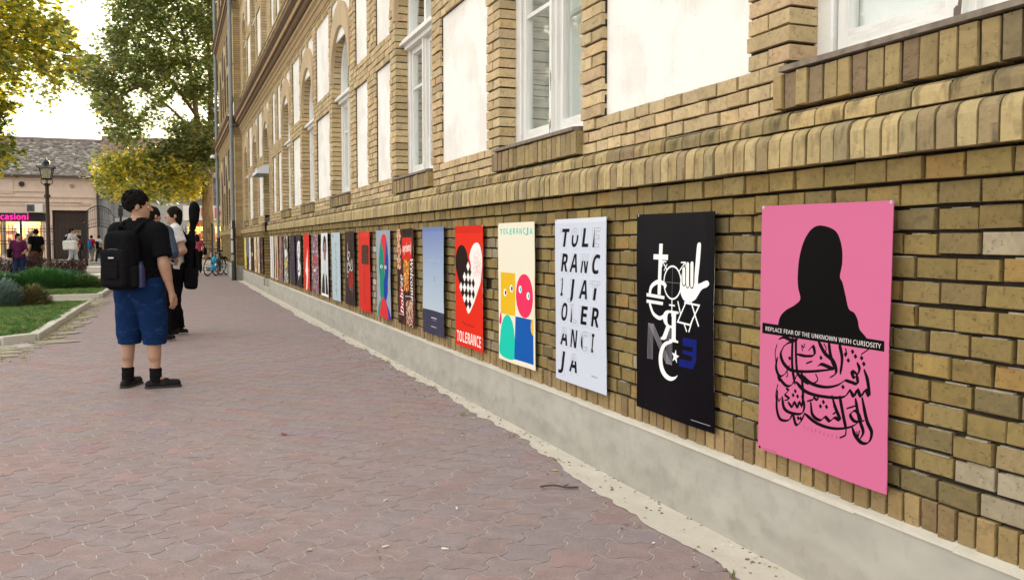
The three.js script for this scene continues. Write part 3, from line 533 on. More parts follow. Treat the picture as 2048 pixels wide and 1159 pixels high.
function scatter(name, geo, m, list, label, category) { // list of [x, y, z, turn, scale, [r, g, b], tiltX, tiltZ]
  const im = new THREE.InstancedMesh(geo, m, list.length), m4 = new THREE.Matrix4(), q = new THREE.Quaternion(), e = new THREE.Euler();
  list.forEach(([x, y, z, t, s, c, tx = 0, tz = 0], i) => { q.setFromEuler(e.set(tx, t, tz, 'YXZ')); im.setMatrixAt(i, m4.compose(V(x, y, z), q, typeof s === 'number' ? V(s, s, s) : V(...s))); im.setColorAt(i, C(...c)); });
  im.name = name; im.userData.kind = 'stuff'; im.castShadow = im.receiveShadow = true; if (label) { im.userData.label = label; im.userData.category = category; } return im;
}
{
  const list = [];
  for (const [poly, n, x0, z0, z1] of [[bedA, 26000, -4.2, 12.4, 20.1], [bedB, 12000, -5.5, 22, 27]]) for (let k = 0; k < n; k++) { const x = rr(x0, -1.55), z = rr(z0, z1); if (!inPoly(poly, x, z)) continue; if (fbm(x * 1.6, z * 1.6, 55, 3) < 0.36 && rnd() < 0.8) continue; const t = fbm(x * 3, z * 3, 66, 3), y = rnd() < 0.16; list.push([x, 0.07, -z, rr(0, 6.28), rr(0.6, 1.25), y ? [0.26, 0.22, 0.06] : [mix(0.05, 0.13, t), mix(0.16, 0.29, t), 0.016]]); }
  scene.add(scatter('grass', bladeGeo, M.leafy, list, 'short green grass growing in the two kerbed beds', 'grass'));
  // dry trampled grass and leaf litter outside the kerb
  const dry = []; for (let k = 0; k < 1500; k++) { const z = rr(10.8, 22.5); let x; if (z < 12.9) { x = rr(-3.2, -1.55); if (z > 12.05 + (x + 3.2) * 0.4) continue; } else x = -1.66 + Math.abs(rr(0, 1) * rr(0, 1)) * 0.36; if (z > 20) x -= rr(0, 1.2); if (fbm(x * 3, z * 1.2, 99, 3) < 0.46) continue; dry.push([x, 0.0, -z, rr(0, 6.28), [rr(0.6, 1.1), rr(0.2, 0.5), rr(0.6, 1.1)], pick([[0.42, 0.36, 0.19], [0.38, 0.33, 0.17], [0.33, 0.31, 0.13], [0.45, 0.40, 0.26]])]); }
  scene.add(scatter('dry_grass', bladeGeo, M.leafy, dry, 'dry straw coloured grass trampled along the outside of the kerb', 'dry grass'));
  const pt = []; for (let k = 0; k < 60; k++) { const z = rr(11, 22), x = z < 12.6 ? rr(-2.6, -1.7) : -1.62 + rnd() * rnd() * 0.3; if (z < 12.6 && z > 12.1 + (x + 2.6) * 0.4) continue; pt.push([x, 0.0004 + k * 0.00012, -z, rr(0, 6.28), [rr(0.1, 0.35), 1, rr(0.1, 0.3)], [0.42, 0.385, 0.28]]); }
  scene.add(scatter('soil_patch', new THREE.CircleGeometry(0.8, 9).rotateX(-Math.PI / 2).translate(0, 0.003, 0), new THREE.MeshStandardMaterial({ map: fineTex, roughness: 1 }), pt, 'patches of pale dry soil beside the kerb', 'soil'));
}
// ---------- the row of posters ----------
seed(303);
function art(px, fn, bg) { // canvas of 700 x 1000 units
  const c = document.createElement('canvas'); c.width = px; c.height = Math.round(px * 1.43); const g = c.getContext('2d'); g.scale(px / 700, px * 1.43 / 1000);
  g.fillStyle = bg; g.fillRect(0, 0, 700, 1000); g.lineCap = 'round'; g.lineJoin = 'round';
  const d = {
    g, fill(col, pts) { g.fillStyle = col; g.beginPath(); pts.forEach(([x, y], i) => (i ? g.lineTo(x, y) : g.moveTo(x, y))); g.closePath(); g.fill(); },
    rect(col, x, y, w, h) { g.fillStyle = col; g.fillRect(x, y, w, h); },
    oval(col, x, y, a, b = a, rot = 0) { g.fillStyle = col; g.beginPath(); g.ellipse(x, y, a, b, rot, 0, Math.PI * 2); g.fill(); },
    curve(pts, closed) { // smooth curve through the points
      g.beginPath(); const n = pts.length, P = (i) => (closed ? pts[(i + n) % n] : pts[clamp(i, 0, n - 1)]); g.moveTo(...P(0));
      for (let i = 0; i < (closed ? n : n - 1); i++) { const a = P(i - 1), b = P(i), e = P(i + 1), f = P(i + 2); g.bezierCurveTo(b[0] + (e[0] - a[0]) / 6, b[1] + (e[1] - a[1]) / 6, e[0] - (f[0] - b[0]) / 6, e[1] - (f[1] - b[1]) / 6, e[0], e[1]); }
    },
    blob(col, pts) { d.curve(pts, true); g.fillStyle = col; g.fill(); },
    line(col, w, pts, cap = 'round') { g.lineCap = cap; d.curve(pts); g.strokeStyle = col; g.lineWidth = w; g.stroke(); },
    seg(col, w, pts) { g.lineCap = 'butt'; g.lineJoin = 'miter'; g.beginPath(); pts.forEach(([x, y], i) => (i ? g.lineTo(x, y) : g.moveTo(x, y))); g.strokeStyle = col; g.lineWidth = w; g.stroke(); g.lineJoin = 'round'; },
    nib(col, w, pts, ang = -0.7) { // broad pen held at a constant angle
      const cu = new THREE.CatmullRomCurve3(pts.map(([x, y]) => V(x, y, 0)), false, 'centripetal'), n = 90; g.fillStyle = col; let q = null; const dx = Math.cos(ang) * w / 2, dy = Math.sin(ang) * w / 2;
      for (let i = 0; i <= n; i++) { const p = cu.getPoint(i / n), k = Math.min(1, 0.45 + i / 14, 0.35 + (n - i) / 18); const r = [p.x, p.y, dx * k, dy * k]; if (q) { g.beginPath(); g.moveTo(q[0] - q[2], q[1] - q[3]); g.lineTo(q[0] + q[2], q[1] + q[3]); g.lineTo(r[0] + r[2], r[1] + r[3]); g.lineTo(r[0] - r[2], r[1] - r[3]); g.closePath(); g.fill(); g.strokeStyle = col; g.lineWidth = 3; g.stroke(); } q = r; }
    },
    diamond(col, x, y, r) { d.fill(col, [[x - r, y], [x, y - r], [x + r, y], [x, y + r]]); },
    text(col, s, x, y, font, w, h = 0, mode = 'fill') { // text fitted to width w
      g.save(); g.font = font; g.translate(x, y); const m = g.measureText(s).width || 1; g.scale(w / m, h ? h : w / m); g.fillStyle = g.strokeStyle = col; if (mode === 'fill') g.fillText(s, 0, 0); else { g.lineWidth = 1.2; g.strokeText(s, 0, 0); } g.restore();
    },
  };
  fn(d, g); return c;
}
const canvasTex = (c) => { const t = new THREE.CanvasTexture(c); t.colorSpace = THREE.SRGBColorSpace; t.magFilter = THREE.LinearFilter; t.anisotropy = 8; return t; };
const sheetGeo = (k) => { const g = new THREE.BoxGeometry(0.70, 1.005, 0.003, 12, 16, 1), P = g.attributes.position; for (let i = 0; i < P.count; i++) { const x = P.getX(i), y = P.getY(i); P.setZ(i, P.getZ(i) + 0.016 * fbm(x * 2.2 + k * 3, y * 2.2, 70 + k, 3) + 0.012 * Math.pow(Math.abs(x) / 0.35, 6) * (0.3 + 0.7 * hash2(k, x > 0 ? 1 : 0, 4)) * (0.5 + y) + 0.004 * Math.sin(x * 9 + k) * smooth(0.2, -0.5, y)); } g.computeVertexNormals(); return g; };
let posterNo = 0;
function poster(s, name, label, px, bg, fn, o = {}) {
  const k = posterNo++, m = new THREE.MeshPhysicalMaterial({ map: canvasTex(art(px, fn, bg)), roughness: o.gloss ?? 0.5, specularIntensity: 0.1, bumpMap: plasterTex, bumpScale: 0.002 });
  const p = obj('poster', sheetGeo(k), m); p.rotation.set(0, -Math.PI / 2, 0); p.rotateZ(rr(-0.004, 0.004)); p.rotateZ(o.tilt ?? 0); p.position.set(WX - 0.026, (o.y ?? 0.948) + rr(-0.006, 0.006), -(s * 0.989 + 0.35));
  tag(p, label, 'poster', 'posters hung in a row along the brick wall');
  if (!o.bare) { const tape = obj('tape', merge([-1, 1].map((q) => cube(0.016, 0.012, 0.006, q * 0.341, 0.497, 0.012))), mat(0.45, 0.45, 0.43, { roughness: 0.35 }), p); }
  return p;
}
const S0 = [2.292, 3.33, 4.382, 5.43, 6.484, 7.54, 8.577, 9.61, 10.70, 11.67, 12.75, 13.79, 14.79, 15.81, 16.86, 17.80, 18.92, 19.84, 20.76, 21.74];
// 1 pink
poster(S0[0], 'poster', 'bright pink poster with a black veiled figure and Arabic lettering', 1024, '#cd6b94', (d, g) => {
  d.blob('#070507', [[352, 82], [300, 92], [258, 135], [232, 200], [224, 270], [229, 320], [243, 362], [212, 388], [160, 412], [125, 440], [112, 474], [108, 500], [612, 500], [593, 473], [560, 447], [548, 415], [530, 392], [502, 379], [484, 335], [466, 288], [452, 266], [462, 215], [456, 155], [424, 103]]);
  d.fill('#0a0808', [[13, 476], [678, 475], [679, 511], [13, 519]]);
  g.save(); g.transform(1, -0.006, 0, 1, 0, 0); d.text('#e8e2e4', 'REPLACE FEAR OF THE UNKNOWN WITH CURIOSITY', 31, 507, '22px sans-serif', 632, 1.05); g.restore();
  const K = '#0b080a', n = (w, ...p) => d.nib(K, w, p), t = (w, ...p) => d.line(K, w, p);
  n(15, [120, 531], [150, 521], [190, 527], [228, 524], [178, 540], [150, 556]); n(15, [150, 556], [130, 590], [146, 622], [190, 644], [260, 641], [330, 630], [437, 607]);
  n(15, [437, 607], [365, 598], [352, 606]); n(14, [348, 512], [386, 554], [435, 580], [449, 618], [418, 640]); n(14, [461, 511], [477, 559], [472, 619]); n(14, [405, 512], [418, 560], [446, 606]);
  n(14, [201, 514], [203, 627], [222, 697]); n(13, [221, 512], [226, 600], [236, 660]); n(13, [230, 578], [288, 578], [330, 566], [320, 536], [298, 554]); n(13, [226, 637], [250, 662], [300, 684]);
  n(13, [109, 607], [103, 650], [126, 680], [160, 665], [186, 629]); n(15, [260, 655], [306, 676], [392, 680], [462, 660], [496, 637]); n(13, [496, 637], [527, 640], [557, 640], [551, 606]); n(12, [551, 606], [527, 600], [540, 622], [565, 589], [553, 566]);
  n(15, [228, 687], [282, 714], [394, 716], [499, 695], [520, 668]); n(14, [520, 668], [543, 688], [556, 662], [576, 682], [596, 656], [613, 674], [604, 620], [587, 586]);
  n(13, [126, 700], [118, 680], [128, 690], [170, 712], [200, 704], [232, 660]); n(14, [143, 760], [159, 806], [220, 814], [268, 800], [277, 770], [262, 735]); n(14, [279, 801], [350, 824], [447, 824], [537, 797], [580, 764]); n(13, [580, 764], [552, 738], [526, 757], [546, 776], [592, 766]);
  n(14, [315, 750], [326, 797], [372, 809], [396, 791], [422, 802], [445, 784], [474, 787], [450, 747], [430, 705]); n(14, [581, 686], [607, 765], [629, 800], [616, 838], [584, 846], [552, 826], [536, 800]); n(13, [549, 695], [569, 762], [590, 808], [578, 832]);
  n(14, [258, 640], [266, 690], [270, 744], [262, 780]); n(14, [470, 700], [492, 770], [507, 812]); t(6, [507, 812], [504, 836], [478, 851]); n(13, [114, 740], [112, 815], [133, 852], [188, 844], [207, 812]); n(13, [208, 815], [230, 856], [258, 836], [279, 800]);
  n(10, [168, 722], [182, 728], [162, 748], [186, 760], [160, 772]); n(11, [180, 775], [206, 790], [216, 768], [238, 786], [246, 762], [262, 778]);
  t(5, [103, 640], [96, 590], [106, 556]); t(5, [112, 800], [104, 760], [116, 716]); t(5, [262, 560], [256, 540], [268, 548], [272, 534]); t(5, [120, 772], [124, 782], [134, 770]); t(5, [170, 650], [176, 668], [168, 676]); t(5, [560, 812], [566, 828], [572, 806]); t(6, [440, 742], [452, 760], [438, 772]); t(5, [380, 520], [392, 536], [386, 560]);
  n(9, [286, 606], [318, 594]); n(9, [296, 750], [330, 738]); n(9, [508, 738], [548, 722]); n(9, [330, 728], [352, 736], [356, 722]); n(8, [572, 534], [606, 512]); t(6, [340, 640], [352, 660], [330, 676]); t(6, [494, 525], [500, 540]);
  for (const [x, y] of [[494, 545], [509, 564], [529, 530], [544, 545], [574, 547], [585, 566], [366, 574], [486, 664], [224, 724], [211, 742], [238, 742], [386, 737], [403, 752], [370, 756], [241, 827], [256, 826], [186, 600]]) d.diamond(K, x, y, 9.5);
  'TOLERANCE'.split('').forEach((ch, i) => d.text('#8d3a62', ch, 272 + i * 23, 862 - i * 0.3, '16px sans-serif', 9)); d.oval(K, 11, 993, 6); d.rect('#9a4a6c', 24, 992, 90, 2);
}, { tilt: -0.014 });
// 2 black
poster(S0[1], 'poster', 'black poster with white symbols, a raised hand and a crescent', 1024, '#0a0810', (d, g) => {
  const W = '#f4f6f4';
  d.fill(W, [[211, 148], [244, 148], [237, 330], [206, 332]]); d.fill(W, [[204, 345], [236, 345], [233, 402], [203, 402]]); d.fill(W, [[160, 201], [297, 201], [295, 228], [160, 227]]);
  d.line(W, 22, [[124, 410], [142, 366], [205, 338], [262, 345], [284, 360]], 'butt'); d.fill(W, [[94, 400], [271, 405], [268, 421], [94, 418]]); d.fill(W, [[95, 433], [257, 435], [255, 451], [93, 450]]); d.line(W, 20, [[124, 450], [159, 498], [222, 517], [271, 503]], 'butt');
  g.strokeStyle = W; g.lineWidth = 9; g.beginPath(); g.ellipse(341, 335, 78, 79, 0, 0, 7); g.stroke(); d.seg('#8a8a94', 2, [[341, 256], [341, 416]]); d.seg('#8a8a94', 2, [[263, 335], [420, 335]]);
  d.seg(W, 7, [[293, 278], [247, 236]]); d.seg(W, 7, [[242, 262], [244, 234], [282, 236]]); d.seg(W, 6, [[262, 280], [290, 248]]); d.seg(W, 7, [[400, 278], [450, 236]]); d.seg(W, 7, [[414, 236], [452, 234], [454, 262]]); d.seg(W, 8, [[341, 416], [341, 500]]); d.seg(W, 8, [[314, 445], [368, 445]]);
  d.blob(W, [[561, 140], [577, 150], [573, 222], [562, 320], [580, 326], [612, 316], [642, 311], [658, 325], [640, 340], [598, 354], [566, 384], [540, 406], [489, 420], [446, 413], [418, 385], [410, 350], [418, 300], [430, 278], [444, 282], [455, 330], [470, 340], [500, 342], [524, 338], [536, 250], [545, 156]]);
  for (const [x, y0, y1] of [[440, 268, 330], [472, 244, 338], [508, 240, 338]]) { d.line('#0a0810', 34, [[x, y0], [x + 3, y1]]); d.line(W, 25, [[x, y0], [x + 3, y1]]); }
  d.line('#0a0810', 4, [[528, 250], [530, 330], [512, 352]]);
  d.seg(W, 9, [[490, 385], [396, 520], [506, 525], [580, 428], [450, 424]]); d.seg(W, 9, [[393, 421], [420, 480]]); d.seg(W, 9, [[452, 522], [477, 560]]); d.seg(W, 9, [[494, 560], [530, 490]]); d.seg(W, 10, [[490, 385], [578, 525]]);
  g.save(); g.translate(408, 622); g.scale(-1, 1); g.font = 'bold 200px serif'; g.fillStyle = W; const mw = g.measureText('R').width; g.scale(168 / mw, 1.06); g.fillText('R', 0, 0); g.restore();
  for (let i = 0; i < 5; i++) { const o = i * 12; d.seg('#c9c6cf', 2.2, [[112 + o, 734], [114 + o, 552], [296 + o, 736], [298 + o, 560]]); }
  d.blob(W, [[323, 620], [272, 634], [236, 668], [220, 713], [226, 758], [250, 792], [294, 812], [340, 814], [378, 800], [400, 778], [372, 789], [332, 793], [290, 780], [262, 750], [256, 712], [262, 682], [290, 648], [350, 626]]);
  const st = []; for (let i = 0; i < 10; i++) { const a = -Math.PI / 2 + 0.15 + i * Math.PI / 5, r = i & 1 ? 14 : 36; st.push([376 + r * Math.cos(a), 690 + r * Math.sin(a)]); } d.fill(W, st);
  d.fill('#101c70', [[443, 590], [562, 590], [556, 690], [531, 730], [408, 732], [411, 696], [520, 694], [524, 672], [440, 668], [440, 650], [526, 650], [530, 628], [441, 630]]);
  d.rect('#b8b8bd', 520, 968, 150, 2.5); d.rect('#77777c', 90, 975, 6, 3);
}, { gloss: 0.35, tilt: -0.006 });
// 3 white lettering
poster(S0[2], 'poster', 'pale blue grey poster filled with slanted black capitals', 1024, '#cbd3e2', (d, g) => {
  [['TOLE', 60], ['RANC', 212], ['IJAT', 364], ['OLER', 516], ['ANCI', 668], ['JA', 818]].forEach(([row, y], r) => [...row].forEach((ch, i) => {
    const x = 56 + i * 143, w = ch === 'I' ? 38 : ch === 'J' ? 74 : 108, h = 110;
    const put = (skew, dx, dy, mode, col, clip) => { g.save(); if (clip) { g.beginPath(); g.rect(...clip); g.clip(); } g.translate(x + dx, y + h + dy); g.transform(1, 0, skew, 1, 0, 0); g.font = 'bold 150px sans-serif'; const m = g.measureText(ch).width; g.scale(w / m, 1.02); g.lineWidth = 1.6; g[mode === 'f' ? 'fillStyle' : 'strokeStyle'] = col; if (mode === 'f') g.fillText(ch, 0, 0); else g.strokeText(ch, 0, 0); g.restore(); };
    put(0, 6, 0, 's', '#8f97a8'); put(0.28, 34, 12, 's', '#a9b1c0');
    const part = [null, [x - 60, y - 12, 112, 160], [x - 60, y + 40, 230, 110], [x + 22, y - 12, 150, 160], null][(i * 2 + r * 3) % 5];
    put(-0.22, -4 + 14, 0, 's', '#596172'); put(-0.22, 10, 0, 'f', '#0c0b12', part);
  }));
  d.text('#3d4150', 'tolerance', 506, 922, '20px sans-serif', 78); d.rect('#d7deea', 0, 0, 700, 26);
});
// 4 cream
poster(S0[3], 'poster', 'cream poster of coloured blocks with eyes under a turquoise heading', 1024, '#e9e4d0', (d, g) => {
  [...'TOLERANCJA'].forEach((ch, i) => d.text('#35c3b1', ch, 34 + i * 63.5, 84 - (i % 3) * 3, 'bold 60px sans-serif', 53, 0.95));
  d.rect('#e4b71f', 44, 358, 288, 303); d.oval('#e8315f', 506, 508, 161, 151); d.blob('#16c8b2', [[191, 662], [262, 690], [312, 750], [338, 830], [345, 964], [34, 964], [32, 840], [62, 740], [118, 684]]); d.rect('#16c8b2', 34, 860, 311, 104);
  d.rect('#0c58ad', 338, 661, 330, 304); d.oval('#e9bb3a', 668, 711, 50, 56); d.rect('#e9e4d0', 668, 640, 32, 140); d.blob('#d5315c', [[44, 650], [60, 700], [44, 740], [18, 740], [10, 715]]);
  for (const [x, y, c] of [[131, 504, '#22418f'], [258, 468, '#22418f'], [427, 466, '#5ac3cf'], [576, 504, '#5ac3cf']]) { d.oval('#ffffff', x, y, 30, 26); d.oval(c, x + 8, y, 16, 17); if (c[1] === '2') d.oval('#0a1640', x + 8, y, 9, 10); }
});
// 5 heart
poster(S0[4], 'poster', 'red poster with a woven black and white heart', 768, '#e02a16', (d, g) => {
  d.rect('#d3200f', 0, 0, 700, 60);
  d.blob('#1c0906', [[172, 158], [70, 180], [8, 260], [16, 350], [80, 450], [170, 540], [336, 716], [420, 600], [440, 420], [330, 290], [270, 200]]);
  d.blob('#f6efec', [[538, 136], [620, 160], [676, 230], [684, 320], [642, 450], [540, 560], [440, 640], [336, 716], [360, 600], [330, 440], [390, 330], [352, 250], [430, 165]]);
  for (let i = 0; i < 5; i++) for (let j = 0; j < 5; j++) { const x = 316 + (i - j) * 44, y = 330 + (i + j) * 44; d.fill((i + j) & 1 ? '#140708' : '#f8f1ee', [[x, y - 40], [x + 42, y + 2], [x, y + 44], [x - 42, y + 2]]); }
  for (let k = 0; k < 60; k++) d.line('rgba(180,60,50,0.35)', 2, [[rr(440, 660), rr(180, 420)], [rr(440, 660), rr(180, 420)]]);
  d.fill('#e02a16', [[0, 470], [60, 470], [336, 740], [336, 800], [0, 800]]); d.fill('#e02a16', [[690, 430], [650, 450], [336, 740], [336, 800], [700, 800]]);
  d.line('#6c1510', 5, [[168, 810], [200, 796], [230, 818], [262, 800], [300, 822], [350, 806], [400, 818], [474, 812]]);
  d.text('#f8eeea', 'TOLERANCE', 34, 968, 'bold 100px sans-serif', 620, 1.25); for (let k = 0; k < 9; k++) d.rect('#e02a16', 58 + k * 68, 905, 6, 34);
});
// 6 horizon
poster(S0[5], 'poster', 'grey blue poster of an empty sky over a dark sea', 512, '#8a9cc0', (d, g) => {
  const q = g.createLinearGradient(0, 0, 0, 790); q.addColorStop(0, '#7486ba'); q.addColorStop(0.5, '#9fb2cc'); q.addColorStop(1, '#b8c8d6'); g.fillStyle = q; g.fillRect(0, 0, 700, 790);
  d.rect('#3a3a50', 0, 776, 700, 224); for (let k = 0; k < 260; k++) d.rect(pick(['#44455c', '#2f2f44', '#505268']), rr(0, 700), rr(780, 1000), rr(10, 80), 2.5);
  d.rect('#6d7fae', 0, 0, 700, 40); for (let i = 0; i < 7; i++) d.text('#c8d3df', 'HORIZON'[i], 150 + i * 62, 318, '30px sans-serif', 20); d.oval('#3e485e', 372, 462, 9, 7); d.oval('#3e485e', 372, 490, 10, 8); d.rect('#cfd5de', 255, 842, 180, 8); d.rect('#9aa0b2', 300, 866, 120, 4); d.rect('#e0e4ea', 250, 926, 180, 5);
});
// 7 collage
poster(S0[6], 'poster', 'dark brown collage poster with a red label and sideways white script', 512, '#3a1d1e', (d, g) => {
  for (let k = 0; k < 1500; k++) d.oval(pick(['#2a1718', '#54302c', '#432322', '#6b4236', '#1d1112']), rr(0, 700), rr(0, 1000), rr(3, 16), rr(3, 10), rr(0, 3));
  for (let k = 0; k < 420; k++) { const t = rnd(); d.oval(pick(['#c98a5a', '#e3c4a4', '#b5532f', '#d9a37a', '#8a4a34', '#f0dcc8']), 60 + rr(-80, 90) * (0.4 + 0.6 * Math.sin(t * 9) ** 2), t * 420, rr(4, 22), rr(4, 14), rr(0, 3)); }
  d.rect('#d42a20', 190, 92, 410, 230); g.save(); g.translate(200, 270); g.rotate(-0.05); d.text('#f4ece6', 'wyrównuj', 8, -22, 'bold italic 80px sans-serif', 370, 1.5); g.restore();
  for (let k = 0; k < 260; k++) d.oval(pick(['#d98a2e', '#e9a94a', '#a8541c', '#f0c27a', '#c26a22']), 380 + rr(-120, 120), rr(330, 640), rr(5, 26), rr(5, 16), rr(0, 3));
  for (let k = 0; k < 240; k++) d.oval(pick(['#d9b59a', '#e8d4c4', '#b8643e', '#8a5a4a', '#caa08a']), 480 + rr(-140, 160), rr(740, 990), rr(5, 22), rr(5, 16), rr(0, 3));
  d.rect('#8c1d20', 60, 600, 170, 300); d.seg('#efe8e4', 7, [[30, 900], [230, 905]]); d.seg('#efe8e4', 6, [[300, 700], [560, 690]]);
  g.save(); g.translate(215, 905); g.rotate(-Math.PI / 2); d.text('#f8f2ee', 'Dobrze', 0, 0, 'italic bold 150px serif', 420, 1.1); g.restore(); g.save(); g.translate(520, 290); g.rotate(Math.PI / 2 - 0.03); d.text('#f6f0ec', 'Welcome', 0, -20, 'italic bold 140px serif', 440, 1.1); g.restore();
  d.rect('#241314', 230, 0, 400, 70);
});
// 8 green and blue head
poster(S0[7], 'poster', 'grey poster of a head split into green, red and blue', 512, '#9aa2b4', (d, g) => {
  d.blob('#0f8a70', [[300, 60], [190, 150], [120, 320], [110, 460], [140, 560], [150, 680], [210, 790], [330, 800], [400, 640], [380, 420], [360, 200]]);
  d.blob('#0b3fa0', [[400, 60], [520, 150], [590, 300], [606, 460], [570, 560], [560, 700], [480, 800], [380, 780], [340, 600], [400, 500], [384, 300]]);
  d.blob('#d6303a', [[345, 45], [440, 60], [480, 110], [450, 250], [400, 380], [380, 500], [372, 380], [330, 240], [230, 120], [270, 60]]);
  d.blob('#0f8a70', [[60, 1010], [70, 900], [150, 830], [260, 800], [300, 1010]]); d.blob('#0b3fa0', [[500, 1010], [460, 800], [560, 850], [650, 920], [700, 1010]]);
  d.blob('#d8323a', [[330, 770], [430, 790], [540, 860], [570, 1010], [170, 1010], [190, 860], [250, 800]]);
  for (const x of [230, 440]) { d.oval('#ffffff', x, 418, 50, 22); d.oval('#0a0a18', x + 5, 418, 18, 20); } d.line('#8d2028', 5, [[360, 860], [380, 930], [340, 980]]);
});
// 9 red with brown brush
poster(S0[8], 'poster', 'red poster with a brown brush head on a thin stem', 512, '#d32c22', (d, g) => {
  for (let i = 0; i < 4; i++) d.text('#e87a62', 'LOVE'[i], 170 + i * 110, 66, '60px sans-serif', 50); d.rect('#4a2a22', 190, 190, 430, 220); for (let k = 0; k < 300; k++) d.rect(pick(['#5c352b', '#39201b', '#6b4134', '#2a1512']), rr(190, 590), rr(180, 385), rr(6, 30), rr(6, 14)); d.fill('#4a2a22', [[240, 170], [560, 170], [620, 195], [190, 195]]); d.rect('#3a1a14', 388, 405, 14, 470); d.line('#3a1a14', 7, [[395, 870], [420, 905]]);
});
// 10 dark with red
poster(S0[9], 'poster', 'dark brown poster with white brush lettering and a red stain', 512, '#30201f', (d, g) => {
  for (let k = 0; k < 500; k++) d.rect(pick(['#38272a', '#291b1c', '#403033']), rr(0, 700), rr(0, 1000), rr(6, 30), rr(6, 60)); d.line('#efe8e6', 16, [[190, 160], [200, 300], [180, 380], [280, 350], [330, 300], [250, 280], [180, 330], [300, 420], [330, 470], [220, 430], [150, 500], [190, 560], [320, 520], [420, 470], [440, 380], [400, 520], [520, 500], [520, 380]]); d.line('#efe8e6', 12, [[120, 420], [130, 600], [200, 620]]);
  for (let k = 0; k < 160; k++) d.oval('#b02420', 400 + rr(-150, 150), 650 + rr(-110, 110), rr(4, 26), rr(4, 18)); d.line('#d8d0d0', 6, [[330, 800], [380, 760], [430, 800]]); d.line('#d8d0d0', 6, [[520, 760], [460, 830]]); d.line('#d8d0d0', 6, [[160, 680], [170, 700]]);
});
// 11 pale scribbles
poster(S0[10], 'poster', 'pale ice blue poster with a thin vertical scrawl', 384, '#b7c9d4', (d, g) => { d.rect('#66788a', 60, 30, 110, 20); d.rect('#8496a6', 60, 60, 150, 8); for (let k = 0; k < 60; k++) { const y = 150 + k * 13; d.line('#5d7488', 4, [[320 + rr(-70, 70), y], [350 + rr(-70, 70), y + rr(-20, 20)], [330 + rr(-70, 70), y + 20]]); } });
// 12 portrait
poster(S0[11], 'poster', 'white poster of a dark haired man in a dark jacket', 512, '#dfe5ea', (d, g) => {
  d.blob('#2c2024', [[350, 40], [480, 90], [520, 220], [500, 300], [210, 300], [190, 200], [240, 90]]); d.blob('#9a7a76', [[350, 140], [470, 200], [480, 330], [440, 440], [350, 490], [270, 440], [230, 320], [240, 210]]); for (let k = 0; k < 90; k++) d.oval('rgba(150,50,60,0.5)', rr(250, 460), rr(280, 460), rr(6, 24), rr(3, 8), rr(0, 3)); d.oval('#2a1c20', 300, 270, 26, 10); d.oval('#2a1c20', 410, 270, 26, 10); d.line('#5a2a2e', 8, [[290, 405], [350, 420], [415, 400]]);
  d.blob('#c9d3db', [[270, 440], [440, 440], [560, 620], [520, 760], [180, 760], [150, 620]]); d.blob('#2b2028', [[90, 1000], [110, 760], [240, 640], [330, 780], [340, 960], [400, 960], [430, 740], [470, 640], [600, 760], [640, 1000]]); d.rect('#f4f6f8', 0, 960, 700, 40);
});
const mess = (cols, n, a = 8, b = 40) => (d, g) => { for (let k = 0; k < n; k++) { if (rnd() < 0.5) d.oval(pick(cols), rr(0, 700), rr(0, 1000), rr(a, b), rr(a, b) * 0.7, rr(0, 3)); else d.rect(pick(cols), rr(0, 700), rr(0, 1000), rr(a, b) * 2, rr(a, b)); } };
poster(S0[12], 'poster', 'poster with a dense collage of red and grey faces', 384, '#7a6a74', (d, g) => { mess(['#a03a44', '#c05a5c', '#584a58', '#8d8490', '#d8c8cc', '#42363f'], 420)(d, g); d.rect('#b84048', 120, 380, 460, 90); d.rect('#e6dfe0', 150, 600, 220, 40); });
poster(S0[13], 'poster', 'red poster with one white raised hand', 384, '#d42a20', (d, g) => { d.blob('#f3ece8', [[430, 260], [470, 420], [480, 560], [520, 640], [500, 740], [440, 860], [330, 1000], [190, 1000], [260, 880], [290, 760], [220, 700], [170, 620], [250, 640], [320, 660], [330, 520], [390, 360]]); d.blob('#f3ece8', [[300, 420], [340, 560], [320, 700], [250, 720], [240, 600]]); });
poster(S0[14], 'poster', 'black poster with a ragged white torn figure', 384, '#2c2330', (d, g) => { d.blob('#eceff0', [[180, 160], [460, 130], [520, 300], [480, 480], [560, 600], [500, 760], [360, 800], [330, 880], [280, 800], [180, 720], [220, 520], [140, 360]]); d.line('#241c2a', 40, [[480, 460], [380, 560], [420, 680], [260, 700]]); for (let k = 0; k < 40; k++) d.oval('#2c2330', rr(200, 480), rr(180, 480), rr(6, 22)); });
poster(S0[15], 'poster', 'dark navy poster with rows of faint small print', 384, '#2a2438', (d, g) => { for (let y = 40; y < 980; y += 22) for (let x = 30; x < 670; x += rr(20, 60)) d.rect(pick(['#4a4260', '#6a5a70', '#383050', '#7a6a78']), x, y, rr(8, 40), 8); });
poster(S0[16], 'poster', 'poster of stacked grey, yellow and blue portraits', 384, '#9a948c', (d, g) => { mess(['#4a4650', '#c9c4bc', '#b0a040', '#5a8aa0', '#302c36', '#dcd8d0', '#7a3a40'], 260, 14, 60)(d, g); d.oval('#4c4a52', 350, 170, 180, 150); d.oval('#e4e4e2', 350, 380, 190, 90); d.oval('#c8b858', 350, 620, 200, 70); });
poster(S0[17], 'poster', 'mottled brown and rose poster with pale vertical streaks', 256, '#7d5a56', (d, g) => { mess(['#8d6460', '#5c3f40', '#a88480', '#6a4a46', '#c4a4a0'], 240, 10, 50)(d, g); d.rect('#b49490', 250, 0, 60, 1000); d.rect('#50363a', 430, 0, 80, 1000); });
